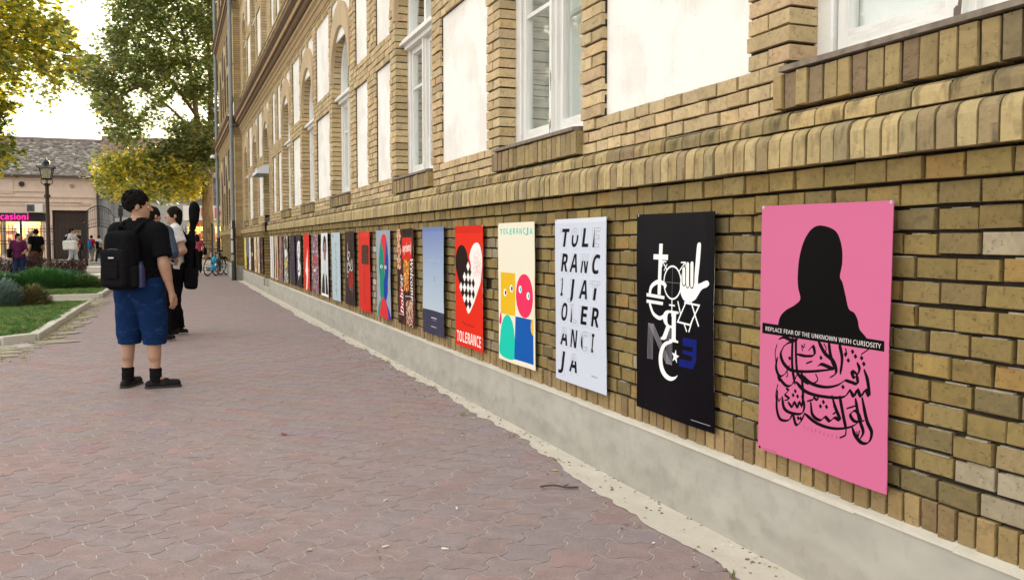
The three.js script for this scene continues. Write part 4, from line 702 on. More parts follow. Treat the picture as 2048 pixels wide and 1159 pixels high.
poster(S0[18], 'poster', 'beige poster with a single dark red pointed column', 256, '#bfae8a', (d, g) => { d.blob('#8c3a2a', [[330, 230], [420, 420], [470, 980], [240, 980], [270, 430]]); d.blob('#3c1c22', [[330, 230], [390, 380], [400, 560], [270, 560], [280, 380]]); d.rect('#e8e2d4', 0, 985, 700, 15); for (let k = 0; k < 8; k++) d.rect('#6a5a48', rr(60, 600), 40, 30, 10); });
poster(S0[19], 'poster', 'white poster with a narrow navy vertical band', 256, '#e6e4e6', (d, g) => { d.blob('#2a2660', [[330, 20], [430, 120], [390, 420], [470, 700], [420, 980], [330, 980], [380, 700], [320, 400]]); });
// beyond the door
const S1 = [24.3, 25.3, 26.28, 27.26, 28.2, 29.1, 30.0];
poster(S1[0], 'poster', 'dark brown poster next to the far side of the doorway', 256, '#3a2620', mess(['#4a322a', '#2c1c18', '#c8a890', '#5c4034'], 160, 8, 40));
poster(S1[1], 'poster', 'pale poster crowded with magenta and violet shapes', 256, '#d8cbb4', mess(['#b03a6a', '#7a3a8a', '#d8a860', '#c86a90', '#e8dcc4', '#5a4a70'], 260, 10, 46));
poster(S1[2], 'poster', 'cream poster with ochre shapes towards its foot', 256, '#ddcfa6', (d, g) => { mess(['#e8d8b0', '#c89a3a', '#b8843a', '#efe6cc'], 120, 14, 60)(d, g); d.rect('#c8962a', 200, 640, 320, 240); });
poster(S1[3], 'poster', 'very dark maroon poster with a white fleck at mid height', 256, '#301418', (d, g) => { mess(['#3c1c20', '#241014', '#4a2428'], 120, 14, 50)(d, g); d.blob('#e8ded8', [[40, 480], [240, 440], [300, 520], [120, 560]]); });
poster(S1[4], 'poster', 'off white poster with grey figure sketches', 256, '#e4dfd8', mess(['#b0a8a8', '#8a8088', '#cfc8c4', '#a07078'], 90, 10, 40));
poster(S1[5], 'poster', 'steel blue poster above a dark brown band', 256, '#56789a', (d, g) => { d.rect('#3a2c30', 0, 620, 700, 380); mess(['#6a88a8', '#485c78', '#4a383c', '#7a6a68'], 100, 10, 40)(d, g); });
poster(S1[6], 'poster', 'lemon yellow poster nearest the down pipe', 256, '#d8cc4a', (d, g) => { d.oval('#e6dc7a', 350, 400, 220, 300); d.rect('#3a3420', 200, 900, 300, 60); });
// ---------- street, fence, lamp and houses at the end of the path ----------
seed(404);
const font = await new FontLoader().loadAsync('fonts/droid/droid_sans_bold.typeface.json');
M.iron = mat(0.02, 0.02, 0.022, { roughness: 0.55, metalness: 0.3 });
const SY = 0.25; // the street lies a little higher than the path
struct('pavement', (() => { const g = new THREE.BoxGeometry(60, 0.3, 3.2).translate(-12, SY - 0.15, -43.1); return g; })(), mat(0.36, 0.34, 0.31, { map: fineTex, roughness: 0.95 }));
scene.getObjectByName('street').position.y = SY - 0.03;
struct('far_pavement', cube(60, 0.3, 4, -12, SY - 0.12, -58), mat(0.34, 0.32, 0.30, { map: fineTex }));
{
  const st = thing('steps', 'two low pale stone steps leading from the path up to the street', 'steps', [-1.0, 0, -41.1]);
  obj('step', rbox(4.8, 0.13, 0.8, 0.012, 0, 0.065, 0.05), M.kerb, st); obj('step', rbox(4.8, 0.12, 0.42, 0.012, 0, 0.19, -0.2), M.kerb, st);
}
function ironFence(x0, x1, label) {
  const f = thing('iron_fence', label, 'fence', [0, SY, -42.6]);
  obj('fence_base', rbox(x1 - x0, 0.22, 0.24, 0.015, (x0 + x1) / 2, 0.11, 0), M.kerb, f);
  for (const y of [0.32, 0.98, 1.12, 1.52, 1.64]) obj('rail', cube(x1 - x0, 0.03, 0.02, (x0 + x1) / 2, y, 0), M.iron, f);
  const bar = merge([rod([0, 0.22, 0], [0, 1.74, 0], 0.011, 0.011, 5), new THREE.ConeGeometry(0.02, 0.08, 5).translate(0, 1.78, 0)]);
  for (let x = x0 + 0.1; x < x1; x += 0.15) { const b = obj('bar', bar, M.iron, f); b.position.x = x; }
  for (let x = x0; x <= x1 + 0.01; x += (x1 - x0) / Math.max(1, Math.round((x1 - x0) / 2.4))) obj('post', merge([cube(0.08, 1.85, 0.08, x, 0.92, 0), new THREE.SphereGeometry(0.06, 8, 6).translate(x, 1.9, 0)]), M.iron, f);
  return f;
}
ironFence(-13.5, -3.55, 'black iron lattice fence in front of the pink house and its shop');
ironFence(-1.0, 1.75, 'short black iron fence beside the plane tree trunk in front of the lit shop');
{ // arched gate head between two posts
  const g = thing('gate_arch', 'black iron gate with an arched lattice top between two posts', 'gate', [-3.0, SY, -42.6]);
  obj('post', merge([cube(0.1, 2.35, 0.1, -0.5, 1.17, 0), cube(0.1, 2.5, 0.1, 0.9, 1.25, 0), cube(0.2, 0.34, 0.16, 0.9, 2.4, 0), cube(0.14, 0.12, 0.14, 0.9, 2.64, 0)]), M.iron, g);
  const top = (t) => [mix(-0.46, 0.5, t), 2.42 + 0.24 * Math.sin(Math.PI * t) ** 0.8, 0], bot = (t) => [mix(-0.46, 0.5, t), 1.66 + 0.10 * Math.sin(Math.PI * t), 0];
  const N = 12, arc = (f) => Array.from({ length: N + 1 }, (_, i) => f(i / N));
  obj('top_rail', tube(arc(top), 0.024), M.iron, g); obj('bottom_rail', tube(arc(bot), 0.02), M.iron, g);
  for (const k of [0.18, 0.36]) obj('rail', tube(arc((t) => [mix(-0.46, 0.5, t), mix(bot(t)[1], top(t)[1], k), 0]), 0.010), M.iron, g);
  obj('rail', tube(arc((t) => [mix(-0.46, 0.5, t), mix(bot(t)[1], top(t)[1], 0.85), 0]), 0.010), M.iron, g);
  for (let i = 1; i < N; i++) obj('bar', rod(bot(i / N), top(i / N), i === 6 ? 0.03 : 0.009, i === 6 ? 0.03 : 0.009, 5), M.iron, g);
  obj('scroll', tube([[0.5, 2.4, 0], [0.62, 2.2, 0], [0.78, 2.15, 0], [0.86, 2.28, 0]], 0.014), M.iron, g);
}
{ // street lamp
  const l = thing('street_lamp', 'old style street lamp with a glazed lantern on a rust brown post', 'street lamp', [-3.28, 0, -28]);
  const brown = mat(0.075, 0.035, 0.025, { roughness: 0.6, map: fineTex }), blk = mat(0.035, 0.045, 0.055, { roughness: 0.45, metalness: 0.4 });
  obj('post', [rod([0, 0, 0], [0, 0.7, 0], 0.11, 0.09, 12), rod([0, 0.7, 0], [0, 0.78, 0], 0.11, 0.07, 12), rod([0, 0.78, 0], [0, 2.92, 0], 0.062, 0.05, 12), rod([0, 2.58, 0], [0, 2.66, 0], 0.085, 0.085, 12), rod([0, 2.9, 0], [0, 2.98, 0], 0.07, 0.085, 12)], brown, l);
  obj('bracket', [tube([[0, 2.9, 0], [0.13, 2.98, 0], [0.15, 3.08, 0]], 0.012), tube([[0, 2.9, 0], [-0.13, 2.98, 0], [-0.15, 3.08, 0]], 0.012), tube([[0, 2.9, 0], [0, 2.98, 0.13], [0, 3.08, 0.15]], 0.012), tube([[0, 2.9, 0], [0, 2.98, -0.13], [0, 3.08, -0.15]], 0.012)], blk, l);
  const R45 = Math.PI / 4;
  obj('lantern_frame', [new THREE.CylinderGeometry(0.19, 0.17, 0.04, 4).rotateY(R45).translate(0, 3.1, 0), ...[0, 1, 2, 3].map((k) => { const a = k * Math.PI / 2 + R45; return rod([0.155 * Math.cos(a), 3.1, 0.155 * Math.sin(a)], [0.235 * Math.cos(a), 3.42, 0.235 * Math.sin(a)], 0.014); })], blk, l);
  obj('lantern_roof', [new THREE.CylinderGeometry(0.12, 0.34, 0.11, 4).rotateY(R45).translate(0, 3.47, 0), new THREE.CylinderGeometry(0.10, 0.13, 0.06, 4).rotateY(R45).translate(0, 3.55, 0), new THREE.CylinderGeometry(0.07, 0.1, 0.05, 8).translate(0, 3.6, 0), new THREE.ConeGeometry(0.045, 0.12, 8).translate(0, 3.67, 0), ...[0, 1, 2, 3].map((k) => { const a = k * Math.PI / 2 + R45; return new THREE.ConeGeometry(0.025, 0.07, 6).translate(0.3 * Math.cos(a), 3.46, 0.3 * Math.sin(a)); })], blk, l);
  obj('glass', new THREE.CylinderGeometry(0.215, 0.145, 0.31, 4, 1, true).rotateY(R45).translate(0, 3.265, 0), new THREE.MeshPhysicalMaterial({ color: C(0.85, 0.85, 0.78), transmission: 0.85, thickness: 0, roughness: 0.35, side: THREE.DoubleSide }), l);
  obj('lamp_bulb', new THREE.CylinderGeometry(0.06, 0.05, 0.2, 10).translate(0, 3.25, 0), mat(0.75, 0.73, 0.6), l);
}
// roofs: one sheet of small uneven tiles
function roof(parent, x0, x1, z0, y0, z1, y1, cols) {
  const len = Math.hypot(z1 - z0, y1 - y0), ang = Math.atan2(y1 - y0, z0 - z1), rows = Math.floor(len / 0.22), n = Math.floor((x1 - x0) / 0.19), list = [];
  const g = new THREE.BoxGeometry(0.182, 0.02, 0.3), im = new THREE.InstancedMesh(g, new THREE.MeshStandardMaterial({ map: fineTex, roughness: 0.95 }), rows * n), m4 = new THREE.Matrix4(), q = new THREE.Quaternion();
  let k = 0; for (let r = 0; r < rows; r++) for (let i = 0; i < n; i++) { const t = r / rows, sag = 0.06 * Math.sin(i * 0.07) * Math.sin(t * 3); q.setFromEuler(new THREE.Euler(ang - 0.07 + rr(-0.03, 0.03), rr(-0.04, 0.04), rr(-0.03, 0.03))); im.setMatrixAt(k, m4.compose(V(x0 + (i + 0.5 + (r & 1) * 0.5) * 0.19, mix(y0, y1, t) + 0.05 + sag + rr(-0.012, 0.012), mix(z0, z1, t)), q, V(1, 1, 1))); const c = pick(cols), f = rr(0.75, 1.2); im.setColorAt(k, C(c[0] * f, c[1] * f, c[2] * f)); k++; }
  im.name = 'roof_tiles'; im.userData.kind = 'stuff'; im.castShadow = im.receiveShadow = true; parent.add(im);
  const s = new GB(1); s.quad([x0, y0, z0], [x1, y0, z0], [x1, y1, z1], [x0, y1, z1]); s.quad([x1, y0, z1 * 2 - z0], [x0, y0, z1 * 2 - z0], [x0, y1, z1], [x1, y1, z1]); s.tri([x1, y0, z0], [x1, y0, z1 * 2 - z0], [x1, y1, z1]); s.tri([x0, y0, z1 * 2 - z0], [x0, y0, z0], [x0, y1, z1]);
  obj('roof', s.geo(false), mat(0.13, 0.11, 0.10), parent);
  obj('ridge_tiles', rod([x0, y1 + 0.04, z1], [x1, y1 + 0.04, z1], 0.12, 0.12, 8), mat(0.2, 0.16, 0.14), parent);
}
const glowM = new THREE.MeshStandardMaterial({ color: C(0.8, 0.55, 0.2), emissive: C(1, 0.56, 0.16), emissiveIntensity: 0.55, roughness: 0.8 });
function shopFront(parent, x0, x1, y0, y1, seedN) { // a lit shop behind glass, with shelves of goods
  seed(seedN);
  const s = new THREE.Group(); s.name = 'shop_window'; parent.add(s);
  obj('lamp_panel', cube(x1 - x0 - 0.1, y1 - y0, 0.05, (x0 + x1) / 2, (y0 + y1) / 2, -1.1), glowM, s);
  const goods = []; for (let k = 0; k < 34; k++) { const w = rr(0.08, 0.3), h = rr(0.12, 0.6), x = rr(x0 + 0.2, x1 - 0.2), y = y0 + pick([0.05, 0.65, 1.2]); if (y + h < y1) goods.push(tint(cube(w, h, 0.15, x, y + h / 2, rr(-0.9, -0.4)).toNonIndexed(), pick([[0.3, 0.08, 0.05], [0.5, 0.35, 0.2], [0.08, 0.06, 0.05], [0.7, 0.6, 0.5], [0.35, 0.12, 0.2], [0.12, 0.2, 0.3]]))); }
  obj('shop_goods', mergeGeometries(goods), new THREE.MeshStandardMaterial({ vertexColors: true }), s).userData.kind = 'stuff';
  obj('frame', merge([cube(0.07, y1 - y0, 0.09, x0, (y0 + y1) / 2, 0), cube(0.07, y1 - y0, 0.09, x1, (y0 + y1) / 2, 0), cube(0.05, y1 - y0, 0.07, (x0 + x1) / 2, (y0 + y1) / 2, 0), cube(x1 - x0, 0.07, 0.09, (x0 + x1) / 2, y1, 0), cube(x1 - x0, 0.12, 0.1, (x0 + x1) / 2, y0, 0)]), mat(0.25, 0.22, 0.18), s);
  obj('pane', cube(x1 - x0, y1 - y0, 0.01, (x0 + x1) / 2, (y0 + y1) / 2, 0.01), M.glass, s);
  const li = new THREE.PointLight(new THREE.Color(1, 0.62, 0.25), 9, 12); li.position.set((x0 + x1) / 2, y1 - 0.3, -0.3); li.castShadow = true; s.add(li);
  return s;
}
// pink house
{
  const h = thing('pink_house', 'low pink rendered house with a grey tiled roof and dark gateway', 'house', [-4.3, SY, -60]);
  const pk = mat(0.68, 0.54, 0.45, { map: plasterTex, bumpMap: plasterTex, bumpScale: 0.01 }), pd = mat(0.50, 0.36, 0.29, { map: plasterTex });
  const holes = [[-18, -14, 0.3, 2.35], [-12.6, -3.05, 0, 2.35, 1], [-2.5, -0.5, 0, 3.05]];
  const g = new GB(1); // wall with openings for shop and gateway
  for (const [a, b] of [[-18, -8.2], [-3.05, -2.5], [-0.5, 0]]) g.box(a, b, 0, 3.1, -0.4, 0); g.box(-18, 0, 3.1, 5.15, -0.4, 0); g.box(-8.2, -3.05, 2.35, 3.1, -0.4, 0); g.box(-8.2, -3.05, 0, 0.32, -0.4, 0); g.box(-2.5, -0.5, 3.02, 3.1, -0.4, 0);
  g.box(-18, 0, 0, 5.1, -9, -8.8); g.box(-0.2, 0, 0, 5.1, -8.8, -0.4); g.box(-18.2, -18, 0, 5.1, -9, 0);
  obj('wall', g.geo(false), pk, h);
  const c = new GB(1); for (const [y, t, d] of [[4.98, 0.14, 0.20], [4.86, 0.06, 0.12], [4.12, 0.07, 0.10], [3.80, 0.06, 0.10], [3.50, 0.06, 0.10]]) c.box(y === 3.5 || y === 4.12 ? -17.9 : -18, y === 3.5 ? -0.9 : y === 4.12 ? -2.8 : -0.02, y, y + t, -0.01, d);
  for (const x of [-14.6, -9.4, -5.05]) c.box(x - 0.5, x + 0.5, 4.0, 4.84, -0.01, 0.07);
  obj('moulding', c.geo(false), pk, h);
  const fr = new GB(1); fr.box(-1.0, -0.35, 3.3, 3.46, -0.01, 0.05); fr.box(-17, -0.95, 3.28, 3.31, -0.01, 0.04); obj('frieze_panel', fr.geo(false), pd, h);
  const v = obj('vent', new THREE.CylinderGeometry(0.16, 0.16, 0.03, 20).rotateX(Math.PI / 2).translate(-4.08, 4.56, 0.0), M.dark, h); obj('vent_ring', new THREE.TorusGeometry(0.175, 0.025, 6, 24).translate(-4.08, 4.56, 0.015), pd, v);
  const v2 = obj('rosette', new THREE.TorusGeometry(0.10, 0.045, 6, 18).translate(-1.35, 4.5, 0.01), pd, h); obj('rosette_boss', new THREE.SphereGeometry(0.05, 10, 8).translate(-1.35, 4.5, 0.02), pd, v2);
  const d = new THREE.Group(); d.name = 'gateway'; h.add(d); const wood = mat(0.045, 0.026, 0.02, { map: fineTex });
  for (const [a, b] of [[-2.48, -1.5], [-1.49, -0.52]]) { const lf = obj('door_leaf', cube(b - a, 3.0, 0.06, (a + b) / 2, 1.5, -0.25), wood, d); for (const [y0, y1] of [[0.15, 0.8], [0.95, 1.7], [1.85, 2.3], [2.4, 2.9]]) obj('door_panel', merge([cube(b - a - 0.2, y1 - y0, 0.03, (a + b) / 2, (y0 + y1) / 2, -0.21), ...[1, 2, 3].map((k) => cube(0.02, y1 - y0, 0.03, mix(a + 0.1, b - 0.1, k / 4), (y0 + y1) / 2, -0.19))]), wood, d); }
  obj('notice', cube(0.42, 0.3, 0.02, -1.15, 1.65, -0.16), mat(0.28, 0.2, 0.1), d);
  shopFront(h, -8.15, -5.4, 0.34, 2.33, 7); shopFront(h, -5.2, -3.1, 0.34, 2.33, 8);
  roof(h, -18.2, 0.05, 0.35, 5.12, -4.6, 7.75, [[0.20, 0.18, 0.16], [0.27, 0.245, 0.22], [0.14, 0.12, 0.105], [0.30, 0.27, 0.23], [0.20, 0.16, 0.13], [0.11, 0.095, 0.085], [0.17, 0.14, 0.12], [0.22, 0.2, 0.17], [0.36, 0.33, 0.285]]);
  obj('roof_window', rbox(0.6, 0.05, 0.5, 0.02, -3.0, 5.82, -0.9).rotateX(0), mat(0.75, 0.75, 0.74), h);
  obj('gutter', rod([-18.2, 5.08, 0.42], [0, 5.08, 0.42], 0.075, 0.075, 8), mat(0.10, 0.085, 0.075), h);
  obj('down_pipe', [rod([0, 5.06, 0.36], [0.05, 4.6, 0.1], 0.055), rod([0.05, 4.6, 0.1], [0.05, 0, 0.1], 0.055)], mat(0.06, 0.05, 0.045), h);
  const sg = thing('shop_sign', 'black shop sign with glowing pink letters over the lit window', 'sign', [-4.3 - 5.9, SY + 2.58, -60]);
  obj('sign_board', rbox(5.6, 0.48, 0.12, 0.01, 0.4, 0, 0.06), mat(0.012, 0.008, 0.012), sg);
  const tg = new TextGeometry('casioni', { font, size: 0.44, depth: 0.05, curveSegments: 4 }); tg.computeBoundingBox(); const w = tg.boundingBox.max.x; tg.scale(1.5 / w, 0.82, 1); tg.translate(0.64, -0.17, 0.122);
  obj('sign_letters', tg, new THREE.MeshStandardMaterial({ color: C(0.8, 0.03, 0.3), emissive: C(1, 0.02, 0.30), emissiveIntensity: 0.55 }), sg);
  const ac = thing('air_conditioner', 'white air conditioner box on the pink wall above the shop', 'air conditioner', [-4.3 - 3.42, SY + 3.12, -60]);
  obj('casing', rbox(0.9, 0.52, 0.3, 0.02, 0.02, 0, 0.22), mat(0.62, 0.6, 0.56), ac); obj('grille', [cube(0.42, 0.42, 0.02, -0.18, 0, 0.375)], mat(0.05, 0.05, 0.05), ac); obj('fan_guard', new THREE.TorusGeometry(0.17, 0.012, 5, 20).translate(-0.18, 0, 0.39), mat(0.2, 0.2, 0.2), ac); obj('bracket', [cube(0.03, 0.04, 0.38, -0.3, -0.28, 0.19), cube(0.03, 0.04, 0.38, 0.3, -0.28, 0.19)], mat(0.4, 0.4, 0.4), ac);
}
// grey house
{
  const h = thing('grey_house', 'grey house with white shop fascia and red lettering behind the plane tree', 'house', [-4.24, SY, -60]);
  const gr = mat(0.23, 0.235, 0.235, { map: plasterTex, bumpMap: plasterTex, bumpScale: 0.008 }), lt = mat(0.40, 0.41, 0.41, { map: plasterTex });
  const g = new GB(1); g.box(0, 5.0, 0, 3.1, -0.4, 0); g.box(0, 11, 3.1, 5.2, -0.4, 0); g.box(8.4, 11, 0, 3.1, -0.4, 0); g.box(5.0, 8.4, 2.5, 3.1, -0.4, 0); g.box(0, 11, 0, 5.1, -9, -8.8); g.box(10.8, 11, 0, 5.2, -8.8, -0.4); g.box(0.02, 0.22, 0, 5.1, -8.8, -0.4);
  obj('wall', g.geo(false), gr, h);
  const c = new GB(1); for (const [y, t, d] of [[5.02, 0.12, 0.3], [4.9, 0.08, 0.2], [4.3, 0.08, 0.14], [3.92, 0.1, 0.22], [3.76, 0.08, 0.12]]) c.box(0.05, 11, y, y + t, -0.01, d); for (const x of [0.55, 3.6, 6.6, 9.6]) { c.box(x - 0.3, x + 0.3, 0, 4.9, -0.01, 0.08); c.box(x - 0.42, x + 0.42, 4.42, 4.9, -0.01, 0.13); c.box(x - 0.2, x + 0.2, 2.9, 3.7, 0.08, 0.11); }
  obj('moulding', c.geo(false), gr, h);
  const wb = new GB(1); wb.box(2.6, 5.2, 1.4, 3.55, 0.08, 0.14); wb.box(0.95, 2.55, 0, 2.6, 0.005, 0.06); obj('pale_board', wb.geo(false), lt, h);
  shopFront(h, 5.05, 8.35, 0.05, 2.3, 9);
  roof(h, 0.0, 11.2, 0.4, 5.2, -4.6, 8.0, [[0.26, 0.15, 0.11], [0.30, 0.19, 0.14], [0.2, 0.13, 0.105], [0.33, 0.23, 0.18], [0.24, 0.18, 0.155]]);
  const sg = thing('shop_sign', 'white shop fascia with large red letters beside the tree trunk', 'sign', [-4.24 + 5.05, SY, -60]);
  obj('fascia', rbox(3.6, 0.95, 0.14, 0.01, 1.7, 2.93, 0.1), mat(0.72, 0.72, 0.72), sg);
  const red = new THREE.MeshStandardMaterial({ color: C(0.72, 0.02, 0.015), roughness: 0.5 });
  const let1 = (ch, x, y, s, sx = 1) => { const t = new TextGeometry(ch, { font, size: s, depth: 0.05, curveSegments: 4 }); t.scale(sx, 1, 1); t.translate(x, y, 0.172); return t; };
  obj('sign_letters', merge([let1('U', 0.92, 2.6, 0.72), let1('N', 1.75, 2.6, 0.72)]), red, sg);
  const yb = obj('small_board', rbox(2.2, 0.34, 0.06, 0.01, 1.1, 2.22, 0.06), mat(0.75, 0.55, 0.2), sg); obj('small_letters', let1('INTER', 0.45, 2.1, 0.26, 1.05).translate(0, 0, -0.08), red, sg);
}
// ---------- trees, shrubs, hedges ----------
seed(505);
const leafGeo = (() => { // five-lobed plane leaf, slightly folded
  const pts = [[0, -0.5], [0.16, -0.32], [0.5, -0.22], [0.30, 0.02], [0.40, 0.30], [0.14, 0.22], [0, 0.56], [-0.14, 0.22], [-0.40, 0.30], [-0.30, 0.02], [-0.5, -0.22], [-0.16, -0.32]];
  const g = new GB(1), z = (x) => -0.22 * Math.abs(x); for (let i = 0; i < pts.length; i++) { const a = pts[i], b = pts[(i + 1) % pts.length]; g.tri([0, 0, 0], [a[0], a[1], z(a[0]) + 0.05 * a[1]], [b[0], b[1], z(b[0]) + 0.05 * b[1]]); } return g.geo(false);
})();
M.leaf = new THREE.MeshPhysicalMaterial({ color: C(1, 1, 1), roughness: 0.62, transmission: 0.65, thickness: 0, side: THREE.DoubleSide });
M.bark = (() => { const t = texOf(256, 256, (u, v) => { const a = fbm(u * 6, v * 6, 3, 4, 6), s = smooth(0.5, 0.56, a); const f = 0.8 + 0.4 * (fbm(u * 30, v * 30, 8, 3, 30) - 0.5); return [mix(0.62, 0.86, s) * f, mix(0.56, 0.80, s) * f, mix(0.44, 0.64, s) * f]; }); t.repeat.set(2, 5); return mat(0.31, 0.25, 0.175, { map: t, bumpMap: t, bumpScale: 0.01 }); })();
function limb(pts, r0, r1, rad = 9) { // tapered branch
  const cu = new THREE.CatmullRomCurve3(pts.map((p) => V(...p))), n = pts.length * 6, g = new THREE.TubeGeometry(cu, n, 1, rad), P = g.attributes.position, per = rad + 1;
  for (let i = 0; i <= n; i++) { const c = cu.getPointAt(i / n), r = mix(r0, r1, Math.pow(i / n, 0.8)); for (let j = 0; j < per; j++) { const k = i * per + j, w = 1 + 0.12 * (vnoise(j * 1.3, i * 0.5, 4) - 0.5); P.setXYZ(k, c.x + (P.getX(k) - c.x) * r * w, c.y + (P.getY(k) - c.y) * r * w, c.z + (P.getZ(k) - c.z) * r * w); } }
  g.computeVertexNormals(); return g;
}
function leavesAt(list, x, y, z, r, n, size, cols) { for (let k = 0; k < n; k++) { const a = rr(0, 6.283), u = rr(-1, 1), q = Math.cbrt(rnd()) * r, s = Math.sqrt(1 - u * u); const c = pick(cols), f = rr(0.75, 1.25); list.push([x + q * s * Math.cos(a), y + q * u * 0.8 - 0.1 * r, z + q * s * Math.sin(a), rr(0, 6.28), size * rr(0.65, 1.25), [c[0] * f, c[1] * f, c[2] * f], rr(-1.9, -0.5), rr(-0.7, 0.7)]); } }
const GREEN = [[0.19, 0.27, 0.045], [0.16, 0.235, 0.04], [0.24, 0.31, 0.05], [0.14, 0.21, 0.045], [0.30, 0.33, 0.05], [0.27, 0.22, 0.05]], GOLD = [[0.802, 0.708, 0.045], [0.684, 0.649, 0.05], [0.897, 0.732, 0.05], [0.519, 0.531, 0.05], [0.755, 0.59, 0.045], [0.401, 0.425, 0.045]];  // golds carry sunlight painted into the leaf colour
{ // plane tree beyond the far corner of the building
  const t = thing('plane_tree', 'tall green plane tree with pale trunk beyond the far corner of the brick building', 'tree', [1.84, SY - 0.1, -48]);
  const wood = [limb([[0.05, 0, 0], [0, 1.2, 0], [-0.06, 2.6, 0], [-0.05, 4.1, 0]], 0.34, 0.26, 14)];
  obj('trunk', wood, M.bark, t);
  const br = [];
  const B = [[[-0.05, 4.0, 0], [-0.35, 6.2, 0.1], [-0.6, 8.4, 0], [-0.95, 11, 0.2], [-1.6, 14.5, 0]], [[-0.02, 4.0, 0], [0.1, 6.2, -0.2], [0.2, 9.0, -0.3], [0.1, 12.5, 0], [0.4, 15.5, 0]], [[-0.35, 6.2, 0.1], [-1.5, 7.6, 0.8], [-3.2, 8.8, 1.2], [-5.0, 9.4, 1.4]], [[-0.5, 7.6, 0], [-1.8, 9.6, -0.8], [-3.5, 11.4, -1]], [[-0.1, 5.2, 0], [-1.4, 5.6, 1.2], [-3.2, 5.4, 2], [-4.6, 4.8, 2.2]], [[-0.7, 9.6, 0], [-1.9, 11.8, 0.5], [-3.4, 13.8, 1]], [[0.1, 7, -0.1], [1.2, 8.6, -0.8], [2.2, 10.4, -1.2]], [[-0.2, 4.9, 0], [-1.0, 4.7, -1.0], [-2.2, 4.4, -1.6]], [[-3.2, 8.8, 1.2], [-4.4, 8.0, 1.6], [-5.4, 7.4, 1.8]]];
  B.forEach((p, i) => br.push(limb(p, i < 2 ? 0.23 : 0.10, 0.02, 7)));
  obj('branches', br, M.bark, t);
  const L = [];
  const clusters = (x0, x1, y0, y1, z0, z1, n, cols, keep = () => true) => { for (let k = 0; k < n; k++) { const x = rr(x0, x1), y = rr(y0, y1), z = rr(z0, z1); if (!keep(x, y)) continue; const r = rr(0.32, 0.75); leavesAt(L, x, y, z, r, Math.round(95 * r * r + 14), 0.21, cols); } };
  const hole = (x, y) => fbm(x * 0.75 + 20, y * 0.75, 333, 3) > 0.40;
  clusters(-4.3, 1.2, 9.2, 16, -3, 3, 560, GREEN, (x, y) => hole(x, y) && !(x < -3.4 && y < 10.2 + (x + 4.4) * -0.3 && rnd() < 0.6));
  clusters(-5.6, -0.3, 6.2, 9.4, -2.5, 3, 250, GREEN, (x, y) => hole(x, y) && y > 6.6 + 0.5 * Math.sin(x * 2) && !(x > -3.9 && x < -2.6 && y > 7.8 && y < 8.8));
  clusters(-5.9, -4.2, 7.4, 11.8, -2, 2.5, 80, GREEN, (x, y) => hole(x, y) && x > -6 + 0.35 * Math.abs(y - 9.6));
  clusters(-0.9, 1.0, 5.4, 9.4, -2, 2, 120, GREEN, hole);
  clusters(-2.8, 0.4, 4.9, 6.4, -2.2, 2.4, 120, GREEN);
  clusters(-5.2, -0.6, 3.5, 5.5, -1.8, 2.6, 170, GOLD.concat(GREEN.slice(0, 3)), (x, y) => y > 3.5 + 0.28 * Math.abs(x + 3) - 0.3 && y < 5.5);  // low foliage made to look sunlit through its gold leaf colour
  clusters(-1.7, -0.3, 3.6, 4.6, -1, 1.5, 28, GOLD);
  clusters(0.2, 4.5, 7, 16, -3, 2, 200, GREEN, hole);
  t.add(scatter('crown', leafGeo, M.leaf, L));
}
function leftTree(pos, label, seedN, build) { seed(seedN); const t = thing('plane_tree', label, 'tree', pos); const L = []; build(t, L); t.add(scatter('crown', leafGeo, M.leaf, L)); return t; }
leftTree([-7.2, 0, -25], 'yellowing plane tree whose golden crown hangs in from the top left corner', 61, (t, L) => {
  obj('trunk', limb([[0, 0, 0], [0.1, 2, 0], [0, 4.4, 0], [0.3, 6.2, 0]], 0.36, 0.24, 12), M.bark, t);
  obj('branches', [limb([[0.1, 5.4, 0], [1.4, 6.9, 0.2], [3.0, 7.6, 0], [4.4, 7.4, -0.4]], 0.14, 0.02, 7), limb([[0, 4.6, 0], [1.4, 5.6, -0.4], [2.6, 5.4, -0.8], [3.3, 4.3, -1]], 0.10, 0.015, 7), limb([[0.3, 6.2, 0], [0.6, 9, 0], [1.2, 12, 0]], 0.2, 0.03, 7), limb([[0.3, 6.4, 0], [2, 9, 0.6], [3.6, 10.6, 1]], 0.13, 0.02, 7), limb([[1.4, 6.9, 0.2], [3.0, 6.4, -0.6], [4.3, 5.9, -1.0]], 0.06, 0.012, 6)], M.bark, t);
  const put = (x0, x1, y0, y1, n, cols, keep = () => true) => { for (let k = 0; k < n; k++) { const x = rr(x0, x1), y = rr(y0, y1); if (!keep(x, y)) continue; const r = rr(0.25, 0.55); leavesAt(L, x, y, rr(-1.6, 1.6), r, Math.round(170 * r * r + 16), 0.16, cols); } };
  const MIX = GOLD.concat(GOLD.slice(0, 3), GREEN.slice(0, 4)), hole = (x, y) => fbm(x * 0.9 + 5, y * 0.9, 444, 3) > 0.40;  // extra gold: autumn yellow with sunlight painted in
  put(-1.5, 4.6, 5.75, 9.5, 330, MIX, (x, y) => hole(x, y) && y > 6.0 + Math.max(0, x - 3.3) * 0.5 - 0.3 && !(x > 4.0 && y < 6.3));
  put(1.6, 3.65, 4.9, 6.1, 60, MIX, (x, y) => x < 4.2 - (6.1 - y) * 0.7);
  put(1.6, 3.35, 3.25, 5.2, 95, MIX.concat(GREEN), (x, y) => x < 3.55 - Math.abs(y - 4.2) * 0.25);
  put(-3, 1.6, 5, 11, 130, MIX);
  put(3.6, 5.0, 5.5, 7.2, 46, MIX, hole);
});
